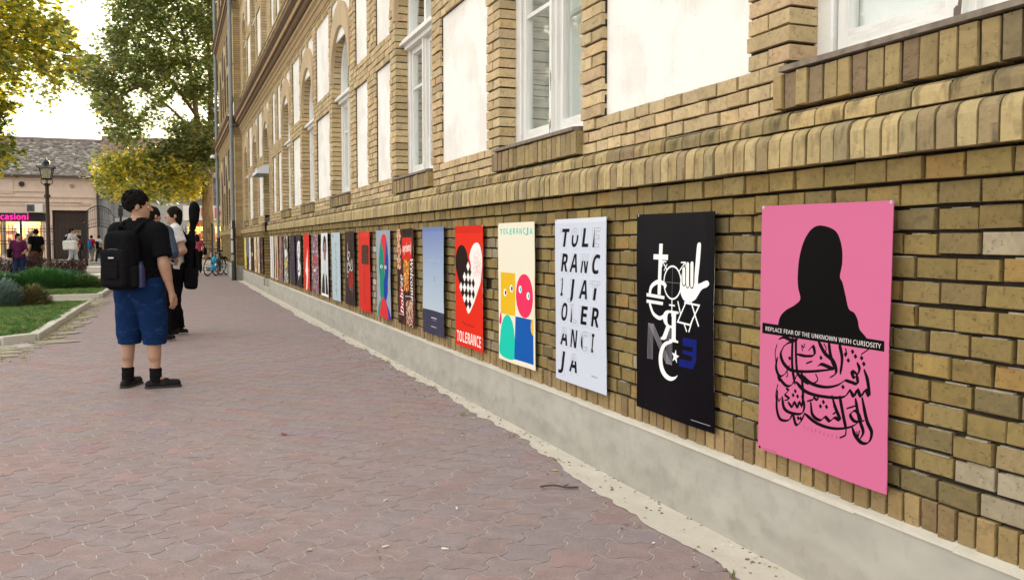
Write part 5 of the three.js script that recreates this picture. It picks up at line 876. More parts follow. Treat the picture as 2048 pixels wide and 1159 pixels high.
leftTree([-7.5, 0, -36], 'slender plane tree with olive leaves standing behind the golden one', 62, (t, L) => {
  obj('trunk', limb([[0, 0, 0], [-0.1, 3, 0], [0.1, 6, 0], [0.3, 9, 0]], 0.3, 0.12, 12), M.bark, t);
  obj('branches', [limb([[0, 5.8, 0], [1.6, 8, 0.2], [3.2, 9.3, 0], [4.4, 9.4, 0]], 0.11, 0.02, 7), limb([[0.2, 7, 0], [1.0, 10, 0], [2.0, 12, 0]], 0.1, 0.02, 7), limb([[1.6, 8, 0.2], [3.0, 7.6, 0.3], [4.2, 6.8, 0.4]], 0.05, 0.012, 6)], M.bark, t);
  for (let k = 0; k < 190; k++) { const x = rr(0.5, 5.4), y = rr(6.3, 12.5); if (fbm(x * 0.8, y * 0.8, 555, 3) < 0.45 || (y < 7.6 && x < 3.2)) continue; const r = rr(0.28, 0.6); leavesAt(L, x, y, rr(-1.5, 1.5), r, Math.round(100 * r * r + 12), 0.18, GREEN.concat(GOLD.slice(3))); }
});
// low conifers: sprays of short needles
const sprayGeo = (() => { const g = new GB(1); for (let k = 0; k < 9; k++) { const t = k / 9, y = t * 0.9; for (const sx of [-1, 1]) { const l = 0.20 * (1 - t * 0.7); g.tri([0, y, 0], [sx * l, y + 0.16, 0.04 * (k % 3 - 1)], [0, y + 0.07, 0]); } } g.tri([-0.015, 0, 0], [0.015, 0, 0], [0, 1, 0]); return g.geo(false); })();
M.needle = new THREE.MeshStandardMaterial({ roughness: 0.8, side: THREE.DoubleSide });
function shrub(name, label, category, x, z, w, d, h, n, size, cols, flat = 0.5, group) {
  const s = thing(name, label, category, [x, 0.06, -z], 0, group), L = [];
  const st = []; for (let k = 0; k < 9; k++) { const a = k * 0.7, q = rr(0.5, 0.85); st.push(tube([[0, 0, 0], [Math.cos(a) * w * 0.25, h * 0.35, Math.sin(a) * d * 0.25], [Math.cos(a) * w * 0.5 * q, h * 0.7 * q, Math.sin(a) * d * 0.5 * q]], 0.013)); } obj('stem', st, mat(0.09, 0.06, 0.04), s);
  for (let k = 0; k < n; k++) { const a = rr(0, 6.283), q = Math.sqrt(rnd()), lump = 0.65 + 0.6 * fbm(Math.cos(a) * q * 4 + x, Math.sin(a) * q * 4 + z, 12, 3), px = Math.cos(a) * q * w / 2, pz = Math.sin(a) * q * d / 2, top = h * Math.sqrt(Math.max(0, 1 - q * q * 0.85)) * lump, c = pick(cols), f = rr(0.7, 1.3); const y = top * rr(0.25, 1); L.push([px, y, pz, -a + Math.PI / 2 + rr(-0.8, 0.8), size * rr(0.6, 1.2), [c[0] * f, c[1] * f, c[2] * f], mix(0.3, 1.35, q * flat + rr(-0.1, 0.25)), rr(-0.5, 0.5)]); }
  s.add(scatter('foliage', sprayGeo, M.needle, L)); return s;
}
const DG = [[0.075, 0.228, 0.06], [0.098, 0.273, 0.066], [0.06, 0.176, 0.06], [0.135, 0.316, 0.073]], YG = [[0.16, 0.15, 0.03], [0.12, 0.12, 0.035], [0.09, 0.085, 0.03]], BG = [[0.17, 0.25, 0.22], [0.13, 0.19, 0.17], [0.21, 0.29, 0.26]], BR = [[0.15, 0.13, 0.035], [0.10, 0.075, 0.03], [0.18, 0.16, 0.04], [0.07, 0.05, 0.03]];
shrub('juniper', 'dark green spreading juniper at the left edge of the far grass bed', 'shrub', -4.6, 25.6, 2.2, 1.6, 0.50, 7000, 0.14, DG, 0.95);
shrub('juniper', 'green spreading juniper in the middle of the far grass bed', 'shrub', -3.2, 25.8, 2.0, 1.6, 0.54, 7000, 0.14, DG, 0.95);
shrub('juniper', 'juniper with yellowish tips nearest the path in the far bed', 'shrub', -2.25, 25.9, 1.3, 1.3, 0.36, 4500, 0.11, DG.concat(YG), 0.95);
shrub('juniper', 'bluish spreading juniper in front of the dark red hedge', 'shrub', -2.9, 27.6, 1.6, 1.2, 0.46, 4500, 0.14, [[0.05, 0.13, 0.075], [0.04, 0.10, 0.06]], 0.6);
shrub('dwarf_spruce', 'silvery blue dwarf spruce at the left edge of the near bed', 'shrub', -3.12, 18.6, 0.95, 0.9, 0.56, 4000, 0.10, BG, 0.5);
shrub('dwarf_conifer', 'yellow brown dwarf conifer beside the silvery blue spruce', 'shrub', -2.62, 18.9, 0.85, 0.8, 0.42, 3600, 0.085, BR, 0.5);
{ // dark red hedge
  const smallLeaf = (() => { const g = new GB(1); g.quad([0, -0.5, 0], [0.28, 0, 0.06], [0, 0.5, 0], [-0.28, 0, 0.06]); return g.geo(false); })();
  for (const [x0, x1, lab] of [[-9.5, -5.2, 'dark red barberry hedge running out of the left edge of the view'], [-5.15, -2.75, 'dark red barberry hedge at the end nearest the path']]) {
    const hd = thing('hedge', lab, 'hedge', [(x0 + x1) / 2, 0, -33]), w = x1 - x0, L = [];
    obj('stem', (() => { const a = []; for (let x = -w / 2 + 0.1; x < w / 2; x += 0.22) a.push(tube([[x, 0, rr(-0.2, 0.2)], [x + rr(-0.1, 0.1), 0.4, rr(-0.3, 0.3)], [x + rr(-0.2, 0.2), 0.68, rr(-0.3, 0.3)]], 0.012)); return a; })(), mat(0.06, 0.03, 0.025), hd);
    for (let k = 0; k < w * 3600; k++) { const x = rr(-w / 2, w / 2), h = 0.78 + 0.14 * (fbm((x + x0) * 1.6, 2, 17, 3) - 0.5) * 2, z = rr(-0.5, 0.5), y = Math.pow(rnd(), 0.6) * h * (1 - 0.25 * (z * 2) ** 2), c = pick([[0.055, 0.014, 0.016], [0.04, 0.012, 0.014], [0.075, 0.02, 0.02], [0.05, 0.022, 0.014]]), f = rr(0.7, 1.4); L.push([x, y, z, rr(0, 6.28), rr(0.035, 0.075), [c[0] * f, c[1] * f, c[2] * f], rr(-1.4, 1.4), rr(-1, 1)]); }
    hd.add(scatter('foliage', smallLeaf, M.needle, L));
  }
}
// ---------- people ----------
seed(606);
const v3 = (a, b, t) => [mix(a[0], b[0], t), mix(a[1], b[1], t), mix(a[2], b[2], t)];
// surface nets: a smooth closed mesh of the zero level of fn over a box
function nets(fn, lo, hi, cell) {
  const nx = Math.ceil((hi[0] - lo[0]) / cell) + 2, ny = Math.ceil((hi[1] - lo[1]) / cell) + 2, nz = Math.ceil((hi[2] - lo[2]) / cell) + 2, F = new Float32Array(nx * ny * nz);
  const at = (i, j, k) => (k * ny + j) * nx + i, X = (i) => lo[0] + (i - 0.5) * cell, Y = (j) => lo[1] + (j - 0.5) * cell, Z = (k) => lo[2] + (k - 0.5) * cell;
  for (let k = 0; k < nz; k++) for (let j = 0; j < ny; j++) for (let i = 0; i < nx; i++) F[at(i, j, k)] = fn(X(i), Y(j), Z(k));
  const id = new Int32Array(nx * ny * nz).fill(-1), P = [], idx = [], O = [0, 1, nx, nx + 1, nx * ny, nx * ny + 1, nx * ny + nx, nx * ny + nx + 1];
  for (let k = 0; k < nz - 1; k++) for (let j = 0; j < ny - 1; j++) for (let i = 0; i < nx - 1; i++) {
    const a = at(i, j, k); let m = 0; for (let c = 0; c < 8; c++) if (F[a + O[c]] < 0) m |= 1 << c; if (m === 0 || m === 255) continue;
    let sx = 0, sy = 0, sz = 0, n = 0;
    for (let c = 0; c < 8; c++) for (const b of [1, 2, 4]) { const d = c | b; if (d === c) continue; const f = F[a + O[c]], g = F[a + O[d]]; if ((f < 0) === (g < 0)) continue; const t = f / (f - g); sx += (c & 1) + (b === 1 ? t : 0); sy += ((c >> 1) & 1) + (b === 2 ? t : 0); sz += ((c >> 2) & 1) + (b === 4 ? t : 0); n++; }
    id[a] = P.length / 3; P.push(X(i) + sx / n * cell, Y(j) + sy / n * cell, Z(k) + sz / n * cell);
  }
  const quad = (a, b, c, d, flip) => { if (a < 0 || b < 0 || c < 0 || d < 0) return; if (flip) idx.push(a, c, b, a, d, c); else idx.push(a, b, c, a, c, d); };
  for (let k = 1; k < nz - 1; k++) for (let j = 1; j < ny - 1; j++) for (let i = 1; i < nx - 1; i++) {
    const a = at(i, j, k), s = F[a] < 0;
    if (s !== F[a + 1] < 0) quad(id[a - nx - nx * ny], id[a - nx * ny], id[a], id[a - nx], !s);
    if (s !== F[a + nx] < 0) quad(id[a - 1 - nx * ny], id[a - 1], id[a], id[a - nx * ny], !s);
    if (s !== F[a + nx * ny] < 0) quad(id[a - 1 - nx], id[a - nx], id[a], id[a - 1], !s);
  }
  const g = new THREE.BufferGeometry(); g.setAttribute('position', new THREE.Float32BufferAttribute(P, 3)); g.setIndex(idx);
  const N = new Float32Array(P.length), U = new Float32Array(P.length / 3 * 2), e = cell * 0.6;
  for (let i = 0; i < P.length; i += 3) { const [x, y, z] = [P[i], P[i + 1], P[i + 2]]; let a = fn(x + e, y, z) - fn(x - e, y, z), b = fn(x, y + e, z) - fn(x, y - e, z), c = fn(x, y, z + e) - fn(x, y, z - e); const l = Math.hypot(a, b, c) || 1; N[i] = a / l; N[i + 1] = b / l; N[i + 2] = c / l; U[i / 3 * 2] = (Math.abs(a) > Math.abs(c) ? z : x) * 4; U[i / 3 * 2 + 1] = y * 4; }
  g.setAttribute('normal', new THREE.BufferAttribute(N, 3)); g.setAttribute('uv', new THREE.BufferAttribute(U, 2)); return g;
}
const smin = (a, b, k) => { const h = Math.max(k - Math.abs(a - b), 0) / k; return Math.min(a, b) - h * h * k * 0.25; };
function capD(x, y, z, b) { // tapered capsule [ax,ay,az,bx,by,bz,ra,rb]
  const dx = b[3] - b[0], dy = b[4] - b[1], dz = b[5] - b[2], l = dx * dx + dy * dy + dz * dz || 1e-9, px = x - b[0], py = y - b[1], pz = z - b[2], t = Math.min(1, Math.max(0, (px * dx + py * dy + pz * dz) / l));
  const ex = px - t * dx, ey = py - t * dy, ez = pz - t * dz; return Math.sqrt(ex * ex + ey * ey + ez * ez) - (b[6] + (b[7] - b[6]) * t);
}
const bone = (a, b, ra, rb = ra) => [...a, ...b, ra, rb];
const ell = (x, y, z, c, r) => { const k = Math.hypot((x - c[0]) / r[0], (y - c[1]) / r[1], (z - c[2]) / r[2]); return (k - 1) * Math.min(r[0], r[1], r[2]); };
const wob = (x, y, z) => Math.sin(x * 23 + Math.sin(y * 17)) * Math.sin(y * 19 + z * 13) + 0.6 * Math.sin(z * 31 + y * 11 + x * 7);
function capsBox(bones, pad) { const lo = [9, 9, 9], hi = [-9, -9, -9]; for (const b of bones) for (let k = 0; k < 3; k++) { const r = Math.max(b[6], b[7]) + pad; lo[k] = Math.min(lo[k], b[k] - r, b[k + 3] - r); hi[k] = Math.max(hi[k], b[k] + r, b[k + 3] + r); } return [lo, hi]; }
const clothMat = (c, o = {}) => mat(c[0], c[1], c[2], { phys: true, map: fineTex, bumpMap: fineTex, bumpScale: 0.002, roughness: 0.95, specularIntensity: 0.12, ...o });
const denimTex = texOf(256, 256, (u, v) => { const a = fbm(u * 5, v * 9, 301, 5), w = vnoise(u * 128, v * 128, 3, 128), s = smooth(0.52, 0.72, a); return [0.45 + 0.5 * s + 0.12 * w, 0.5 + 0.42 * s + 0.12 * w, 0.6 + 0.3 * s + 0.1 * w]; });
const SKIN = [0.40, 0.235, 0.155];
/* A figure that faces +z in its own axes (left hand on +x), feet at y = 0. o: height, fat, pose joints, garments. */
function human(o) {
  const H = o.h ?? 1.75, q = H / 1.75, fat = o.fat ?? 1, near = o.near, cell = near ? 0.014 : 0.022;
  const S = (p) => [p[0] * q, p[1] * q, p[2] * q];
  const sh = 0.185 * (0.7 + 0.3 * fat) * (o.slim ? 0.88 : 1), hipx = 0.095 * (0.6 + 0.4 * fat);
  const P = { hipL: [hipx, 0.92, 0], hipR: [-hipx, 0.92, 0], kneeL: [hipx + 0.01, 0.49, 0.02], kneeR: [-hipx - 0.01, 0.49, 0.02], ankL: [hipx + 0.02, 0.085, -0.01], ankR: [-hipx - 0.02, 0.085, -0.01], toeL: [hipx + 0.05, 0.035, 0.17], toeR: [-hipx - 0.05, 0.035, 0.17], shL: [sh, 1.425, -0.01], shR: [-sh, 1.425, -0.01], elL: [sh + 0.07, 1.14, -0.02], elR: [-sh - 0.07, 1.14, -0.02], wrL: [sh + 0.08, 0.89, 0.05], wrR: [-sh - 0.08, 0.89, 0.05], ...o.pose };
  for (const k in P) P[k] = S(P[k]);
  const r = (x) => x * q, F = Math.sqrt(fat);
  const lean = o.lean ?? 0;
  const torso = [bone(S([-0.075, 0.95, 0]), S([0.075, 0.95, 0]), r(0.115 * fat)), bone(S([0, 0.98, 0]), S([0, 1.15, 0.015 * fat]), r(0.125 * fat), r(0.125 * fat)), bone(S([0, 1.12, 0.01]), S([0, 1.33, 0]), r(0.13 * fat), r(0.135 * F)), bone(S([-0.07, 1.31, 0]), S([0.07, 1.31, 0]), r(0.115 * F))];
  const shoulders = [bone(P.shL, P.shR, r(0.066 * F))];
  const trap = [bone(v3(P.shL, P.shR, 0.22), S([0.02, 1.50, -0.01]), r(0.055 * F), r(0.05)), bone(v3(P.shL, P.shR, 0.78), S([-0.02, 1.50, -0.01]), r(0.055 * F), r(0.05))];
  const neck = bone(S([0, 1.42, -0.01]), S([0, 1.58, 0.01]), r(0.06 * F), r(0.054 * F));
  const armOf = (s) => [bone(P['sh' + s], P['el' + s], r(0.056 * F), r(0.043 * F)), bone(P['el' + s], P['wr' + s], r(0.044 * F), r(0.027 * F)), bone(v3(P['el' + s], P['wr' + s], 0.15), v3(P['el' + s], P['wr' + s], 0.45), r(0.046 * F), r(0.038 * F))];
  const legOf = (s) => [bone(P['hip' + s], P['knee' + s], r(0.093 * fat), r(0.06 * F)), bone(P['knee' + s], P['ank' + s], r(0.056 * F), r(0.037 * F)), bone(v3(P['knee' + s], P['ank' + s], 0.12), v3(P['knee' + s], P['ank' + s], 0.5), r(0.058 * F), r(0.05 * F)).map((v, i) => (i === 2 || i === 5 ? v - r(0.016) : v))];
  const footOf = (s) => [bone(P['ank' + s], v3(P['ank' + s], P['toe' + s], 0.5), r(0.038), r(0.03)), bone([P['ank' + s][0], r(0.035), P['ank' + s][2]], P['toe' + s], r(0.034), r(0.03))];
  const flat = (fn) => (x, y, z) => fn(x, y, z * 1.22); // torsos are wider than deep
  const tor = (k, grow = 0, list = torso) => flat((x, y, z) => { let d = 9; for (const b of list) d = smin(d, capD(x, y, z, b), k); return d - grow; });
  // hands
  const handBones = (s) => {
    const w = V(...P['wr' + s]), dir = w.clone().sub(V(...P['el' + s])).normalize(), side = s === 'L' ? 1 : -1, fwd = V(...(o['palm' + s] ?? [-side, 0, 0.15])); // palm direction
    const palm = fwd.sub(dir.clone().multiplyScalar(fwd.dot(dir))).normalize(), across = dir.clone().cross(palm).normalize(); // across the knuckles
    const th = across.clone().multiplyScalar(V(0, 0, 1).dot(across) >= 0 ? 1 : -1), A = (a, b, c) => w.clone().addScaledVector(dir, r(a)).addScaledVector(th, r(b)).addScaledVector(palm, r(c)).toArray();
    const out = [bone(A(-0.02, 0, 0), A(0.03, 0, 0), r(0.026 * F), r(0.028)), bone(A(0.035, 0.018, 0), A(0.08, 0.024, 0.004), r(0.021), r(0.018)), bone(A(0.035, -0.014, 0), A(0.078, -0.022, 0.004), r(0.021), r(0.017))];
    [[0.030, 0.070], [0.010, 0.078], [-0.010, 0.072], [-0.029, 0.056]].forEach(([b, len]) => { out.push(bone(A(0.082, b, 0.002), A(0.082 + len * 0.5, b, 0.012), r(0.0092), r(0.0086)), bone(A(0.082 + len * 0.5, b, 0.012), A(0.082 + len * 0.9, b * 0.9, 0.038), r(0.0086), r(0.0072))); });
    out.push(bone(A(0.02, 0.026, 0.008), A(0.055, 0.048, 0.02), r(0.0125), r(0.0105)), bone(A(0.055, 0.048, 0.02), A(0.088, 0.046, 0.034), r(0.0105), r(0.0085)));
    return out;
  };
  // head in its own turned axes
  const yaw = o.look ?? 0, nod = o.nod ?? 0, cy = Math.cos(yaw), sy = Math.sin(yaw), cn = Math.cos(nod), sn = Math.sin(nod), hb = S([0, 1.53, 0]);
  const toHead = (x, y, z) => { const X = x - hb[0], Y = y - hb[1], Z = z - hb[2], a = X * cy - Z * sy, c = X * sy + Z * cy; return [a / q, (Y * cn + c * sn) / q, (c * cn - Y * sn) / q]; };
  const fromHead = (p) => { const b = p[1] * q, c = p[2] * q, y = b * cn - c * sn, z = c * cn + b * sn, x = p[0] * q; return [x * cy + z * sy + hb[0], y + hb[1], -x * sy + z * cy + hb[2]]; };
  const headD = (x, y, z) => {
    const [a, b, c] = toHead(x, y, z);
    let d = ell(a, b, c, [0, 0.125, -0.005], [0.075, 0.098, 0.094]);
    d = smin(d, ell(a, b, c, [0, 0.062, 0.030], [0.058, 0.070, 0.062]), 0.03);
    d = smin(d, ell(a, b, c, [0, 0.016, 0.062], [0.026, 0.020, 0.022]), 0.03);
    d = smin(d, capD(a, b, c, [0, 0.108, 0.088, 0, 0.078, 0.112, 0.009, 0.0125]), 0.014);
    d = smin(d, capD(a, b, c, [-0.036, 0.122, 0.076, 0.036, 0.122, 0.076, 0.012, 0.012]), 0.014);
    d = smin(d, capD(a, b, c, [-0.016, 0.048, 0.084, 0.016, 0.048, 0.084, 0.008, 0.008]), 0.008);
    d = Math.max(d, -ell(a, b, c, [0.031, 0.104, 0.094], [0.016, 0.009, 0.014])); d = Math.max(d, -ell(a, b, c, [-0.031, 0.104, 0.094], [0.016, 0.009, 0.014]));
    for (const s of [-1, 1]) d = smin(d, ell(a, b, c, [s * 0.079, 0.098, -0.008], [0.010, 0.032, 0.019]), 0.008);
    return d * q;
  };
  const person = thing('person', o.label, 'person', [o.at[0], o.at[1] ?? 0, -o.at[2]], Math.atan2(o.dir[0], -o.dir[1]), o.group);
  const skin = mat(...(o.skin ?? SKIN), { roughness: 0.6 });
  // body: one continuous skin
  const limbs = [...armOf('L'), ...armOf('R'), ...legOf('L'), ...legOf('R'), ...footOf('L'), ...footOf('R')], hands = ['L', 'R'].map(handBones), allCaps = [...torso, ...shoulders, ...trap, neck, ...limbs];
  const torsoD = tor(0.06 * q), bodyD = (x, y, z) => { let d = torsoD(x, y, z); d = smin(d, flat((X, Y, Z) => Math.min(capD(X, Y, Z, shoulders[0]), capD(X, Y, Z, trap[0]), capD(X, Y, Z, trap[1])))(x, y, z), 0.06 * q); d = smin(d, capD(x, y, z, neck), 0.03 * q); for (const b of limbs) d = smin(d, capD(x, y, z, b), 0.022 * q); return d; };
  const parts = [];
  { const [lo, hi] = capsBox(allCaps, 0.03); hi[1] = S([0, 1.6, 0])[1];
    if (near) { parts.push(nets(bodyD, lo, hi, cell)); const hc = fromHead([0, 0.09, 0.02]); parts.push(nets((x, y, z) => smin(headD(x, y, z), capD(x, y, z, neck), 0.02 * q), hc.map((v) => v - 0.17 * q), hc.map((v) => v + 0.17 * q), 0.0055)); for (const hbones of hands) { const [a, b] = capsBox(hbones, 0.012); parts.push(nets((x, y, z) => { let d = 9; for (const c of hbones) d = smin(d, capD(x, y, z, c), 0.008); return d; }, a, b, 0.0042)); } }
    else { hi[1] = S([0, 1.8, 0])[1]; const hs = hands.flat(), [a, b] = capsBox(hs, 0.02); for (let k = 0; k < 3; k++) { lo[k] = Math.min(lo[k], a[k]); hi[k] = Math.max(hi[k], b[k]); } lo[2] -= 0.05; hi[2] += 0.08; parts.push(nets((x, y, z) => { let d = Math.min(bodyD(x, y, z), headD(x, y, z)); if (y < S([0, 1.5, 0])[1]) for (const c of hs) { d = Math.min(d, capD(x, y, z, c) - 0.004); } return d; }, lo, hi, 0.018)); } }
  obj('body', merge(parts), skin, person);
  // eyes, brows, mouth
  if (near || o.face) { for (const s of [-1, 1]) { const e = fromHead([s * 0.031, 0.104, 0.081]); obj('eye', new THREE.SphereGeometry(0.011 * q, 10, 8).translate(...e), mat(0.75, 0.72, 0.68, { roughness: 0.3 }), person); const pz = fromHead([s * 0.031, 0.104, 0.0895]); obj('iris', new THREE.SphereGeometry(0.0045 * q, 8, 6).translate(...pz), mat(0.03, 0.02, 0.015, { roughness: 0.2 }), person); obj('eyebrow', tube([fromHead([s * 0.014, 0.121, 0.091]), fromHead([s * 0.032, 0.126, 0.087]), fromHead([s * 0.050, 0.119, 0.074])], 0.0042 * q), mat(0.02, 0.015, 0.012), person); } obj('lips', tube([fromHead([-0.018, 0.047, 0.086]), fromHead([0, 0.048, 0.093]), fromHead([0.018, 0.047, 0.086])], 0.0042 * q), mat(0.30, 0.13, 0.105), person); }
  // hair
  if (o.hair) {
    const { style, col } = o.hair, hm = mat(...col, { phys: true, specularIntensity: 0.2, roughness: 0.8, map: fineTex, bumpMap: fineTex, bumpScale: 0.006 });
    const fn = (x, y, z) => {
      const [a, b, c] = toHead(x, y, z); let d;
      if (style === 'curly') { /* tight curls */ d = ell(a, b, c, [0, 0.150, -0.028], [0.098, 0.104, 0.112]) - 0.010 * (Math.sin(a * 150 + b * 60) * Math.sin(b * 140 + c * 50) * Math.sin(c * 145 + a * 45) + 0.9 * Math.sin(a * 83 + 1) * Math.sin(b * 79 + 1) * Math.sin(c * 86) + 0.5 * Math.sin(a * 41) * Math.sin(b * 37 + 2) * Math.sin(c * 43)); d = Math.max(d, -(ell(a, b, c, [0, 0.055, 0.085], [0.12, 0.085, 0.075]))); d = Math.max(d, -(ell(a, b, c, [0, -0.01, 0.0], [0.14, 0.045, 0.2]))); d = Math.max(d, -(ell(a, b, c, [-0.09, 0.085, 0.0], [0.03, 0.038, 0.026]))); d = Math.max(d, -(ell(a, b, c, [0.09, 0.085, 0.0], [0.03, 0.038, 0.026]))); }
      else { d = ell(a, b, c, [0, 0.130, -0.012], [0.085, 0.105, 0.104]) - 0.003 * wob(a * 3, b * 2, c * 3); d = Math.max(d, -(ell(a, b, c, [0, 0.05, 0.098], [0.078, 0.098, 0.062])));
        if (style === 'short') d = Math.max(d, 0.062 - b + 0.25 * c); if (style === 'grey') d = Math.max(d, 0.04 - b);
        if (style === 'mid') { d = smin(d, ell(a, b, c, [0, 0.055, -0.058], [0.080, 0.095, 0.052]), 0.03); d = Math.max(d, -(ell(a, b, c, [0, 0.05, 0.098], [0.078, 0.098, 0.066]))); }
        if (style === 'long') { d = smin(d, ell(a, b, c, [0, -0.02, -0.075], [0.085, 0.17, 0.045]), 0.03); d = smin(d, Math.min(ell(a, b, c, [0.075, 0.0, -0.02], [0.03, 0.13, 0.045]), ell(a, b, c, [-0.075, 0.0, -0.02], [0.03, 0.13, 0.045])), 0.02); }
        if (style === 'bun') { d = Math.max(d, 0.05 - b + 0.2 * c); d = smin(d, ell(a, b, c, [0, 0.17, -0.10], [0.045, 0.045, 0.045]), 0.02); } }
      return d * q;
    };
    const c0 = fromHead([0, 0.08, -0.02]); obj('hair', nets(fn, c0.map((v) => v - 0.27 * q), c0.map((v) => v + 0.2 * q), near ? 0.0055 : 0.014), hm, person);
  }
  // shirt
  if (o.shirt) {
    const s = o.shirt, g = s.loose ?? 0.018, hem = (s.hem ?? 0.86) * q, sl = s.sleeve ?? 0.6, arms = ['L', 'R'].map((k) => { const e = P['sh' + k], m = P['el' + k], w = P['wr' + k]; return sl <= 1 ? [bone(e, v3(e, m, sl), r(0.066 * F) + g, r(0.055 * F) + g)] : [bone(e, m, r(0.062 * F) + g, r(0.05 * F) + g), bone(m, v3(m, w, sl - 1), r(0.05 * F) + g, r(0.034 * F) + g)]; });
    const ends = ['L', 'R'].map((k) => { const a = sl <= 1 ? P['sh' + k] : P['el' + k], b = sl <= 1 ? P['el' + k] : P['wr' + k], c = v3(a, b, sl <= 1 ? sl : sl - 1), l = Math.hypot(b[0] - a[0], b[1] - a[1], b[2] - a[2]); return [c, [(b[0] - a[0]) / l, (b[1] - a[1]) / l, (b[2] - a[2]) / l]]; });
    const low = [bone(S([-0.06, 0.9, 0]), S([0.06, 0.9, 0]), r(0.118 * fat) + 0.004), ...torso], td = tor(0.07 * q, g, low), sd = flat((X, Y, Z) => smin(capD(X, Y, Z, shoulders[0]), Math.min(capD(X, Y, Z, trap[0]), capD(X, Y, Z, trap[1])), 0.04) - g * 0.8), nk = S([0, 1.53, 0.025]);
    const fn = (x, y, z) => { let d = smin(td(x, y, z), sd(x, y, z), 0.06 * q); arms.forEach((list, i) => { let a = 9; for (const b of list) a = smin(a, capD(x, y, z, b), 0.02); const [c, n] = ends[i]; a = Math.max(a, (x - c[0]) * n[0] + (y - c[1]) * n[1] + (z - c[2]) * n[2]); d = smin(d, a, 0.03 * q); }); d -= (0.005 * wob(x * 0.9, y * 0.7, z * 0.9) + (near ? 0.004 * Math.abs(Math.sin(y * 34 + 9 * x + 3 * Math.sin(x * 11 + z * 9))) * fbm(x * 5 + 9, y * 5 + z * 3, 31, 2) : 0)) * smooth(1.42, 1.2, y / q); d = Math.max(d, hem - y + 0.008 * Math.sin(x * 14)); d = Math.max(d, r(0.082 * F) - Math.hypot(x - nk[0], (y - nk[1]) * 0.8, z - nk[2])); return d; };
    const [lo, hi] = capsBox([...arms.flat(), ...low, ...shoulders], 0.05); hi[1] = S([0, 1.53, 0])[1]; const m = obj('shirt', nets(fn, lo, hi, cell), clothMat(s.col), person);
    if (s.label) m.userData.label = s.label;
  }
  // trousers, shorts or skirt
  if (o.legs) {
    const s = o.legs, g = s.loose ?? 0.016, top = (s.top ?? 1.0) * q, bot = (s.bottom ?? 0.09) * q, list = ['L', 'R'].flatMap((k) => [bone(P['hip' + k], P['knee' + k], r(0.095 * fat) + g, r(0.062 * F) + g * (s.flare ?? 1)), bone(P['knee' + k], P['ank' + k], r(0.060 * F) + g * (s.flare ?? 1), r(0.046 * F) + g * (s.flare ?? 1))]);
    const pel = [bone(S([-0.07, 0.95, -0.01]), S([0.07, 0.95, -0.01]), r(0.118 * fat) + g * 0.7), bone(S([-0.07, 0.9, -0.03]), S([0.07, 0.9, -0.03]), r(0.112 * fat) + g * 0.7)], pd = tor(0.05, 0, pel);
    const fn = (x, y, z) => { let d = pd(x, y, z), l = 9, rr2 = 9; l = smin(capD(x, y, z, list[0]), capD(x, y, z, list[1]), 0.02); rr2 = smin(capD(x, y, z, list[2]), capD(x, y, z, list[3]), 0.02); d = smin(d, smin(l, rr2, s.skirt ? 0.3 : 0.014), 0.04); d -= (0.006 * wob(x * 0.8, y * 1.1, z * 0.8) + (near ? 0.007 * Math.abs(Math.sin(y * 30 + 16 * Math.abs(x) + 4 * Math.sin(z * 12 + x * 8))) * fbm(x * 6 + 3, y * 6 + z * 4, 37, 2) : 0)) * smooth(0.98, 0.8, y / q); return Math.max(d, bot - y, y - top); };
    const [lo, hi] = capsBox([...list, ...pel], 0.04); hi[1] = top + 0.03; lo[1] = bot - 0.03; obj(s.skirt ? 'skirt' : s.bottom > 0.2 ? 'shorts' : 'trousers', nets(fn, lo, hi, near ? 0.011 : cell), clothMat(s.col, s.denim ? { map: denimTex } : {}), person);
    if (s.belt) obj('belt', nets((x, y, z) => Math.max(pd(x, y, z) - 0.006, Math.abs(y - top + 0.02) - 0.018), [-0.3, top - 0.06, -0.3], [0.3, top + 0.03, 0.3], 0.014), clothMat([0.02, 0.015, 0.012]), person);
  }
  // shoes and socks
  for (const k of ['L', 'R']) {
    const a = P['ank' + k], t = P['toe' + k], heel = [a[0] + (a[0] - t[0]) * 0.32, r(0.035), a[2] + (a[2] - t[2]) * 0.32], up = [a[0], r(0.085), a[2]];
    const list = [bone(heel, v3(heel, t, 0.55), r(0.037), r(0.042)), bone(v3(heel, t, 0.55), t, r(0.044), r(0.038)), bone([a[0], r(0.06), a[2]], up, r(0.044), r(0.040)), bone(up, v3(up, t, 0.45), r(0.035), r(0.028))], [lo, hi] = capsBox(list, 0.02); lo[1] = 0;
    const fn = (x, y, z) => { let d = 9; for (const b of list) d = smin(d, capD(x, y, z, b), 0.02); return Math.max(d, 0.016 - y, y - r(0.105)); };
    obj('shoe', nets(fn, lo, hi, near ? 0.009 : 0.014), mat(...(o.shoes ?? [0.012, 0.012, 0.013]), { phys: true, specularIntensity: 0.25, roughness: 0.6 }), person);
    obj('sole', nets((x, y, z) => Math.max(Math.min(capD(x, r(0.03), z, bone([heel[0], r(0.03), heel[2]], [t[0], r(0.03), t[2]], r(0.042), r(0.046))), 9), 0.001 - y, y - 0.02), [lo[0], -0.01, lo[2]], [hi[0], 0.04, hi[2]], near ? 0.008 : 0.014), mat(...(o.sole ?? [0.035, 0.03, 0.027])), person);
    if (o.socks) { const b = [bone([a[0], a[1] - r(0.03), a[2]], v3(a, P['knee' + k], 0.26), r(0.049 * F), r(0.052 * F))], [l2, h2] = capsBox(b, 0.01); obj('sock', nets((x, y, z) => Math.max(capD(x, y, z, b[0]) - 0.0012 * Math.sin(y * 120), y - v3(a, P['knee' + k], 0.24)[1], r(0.05) - y), [l2[0], l2[1] - 0.05, l2[2]], h2, 0.01), clothMat(o.socks), person); }
  }
  return person;
}
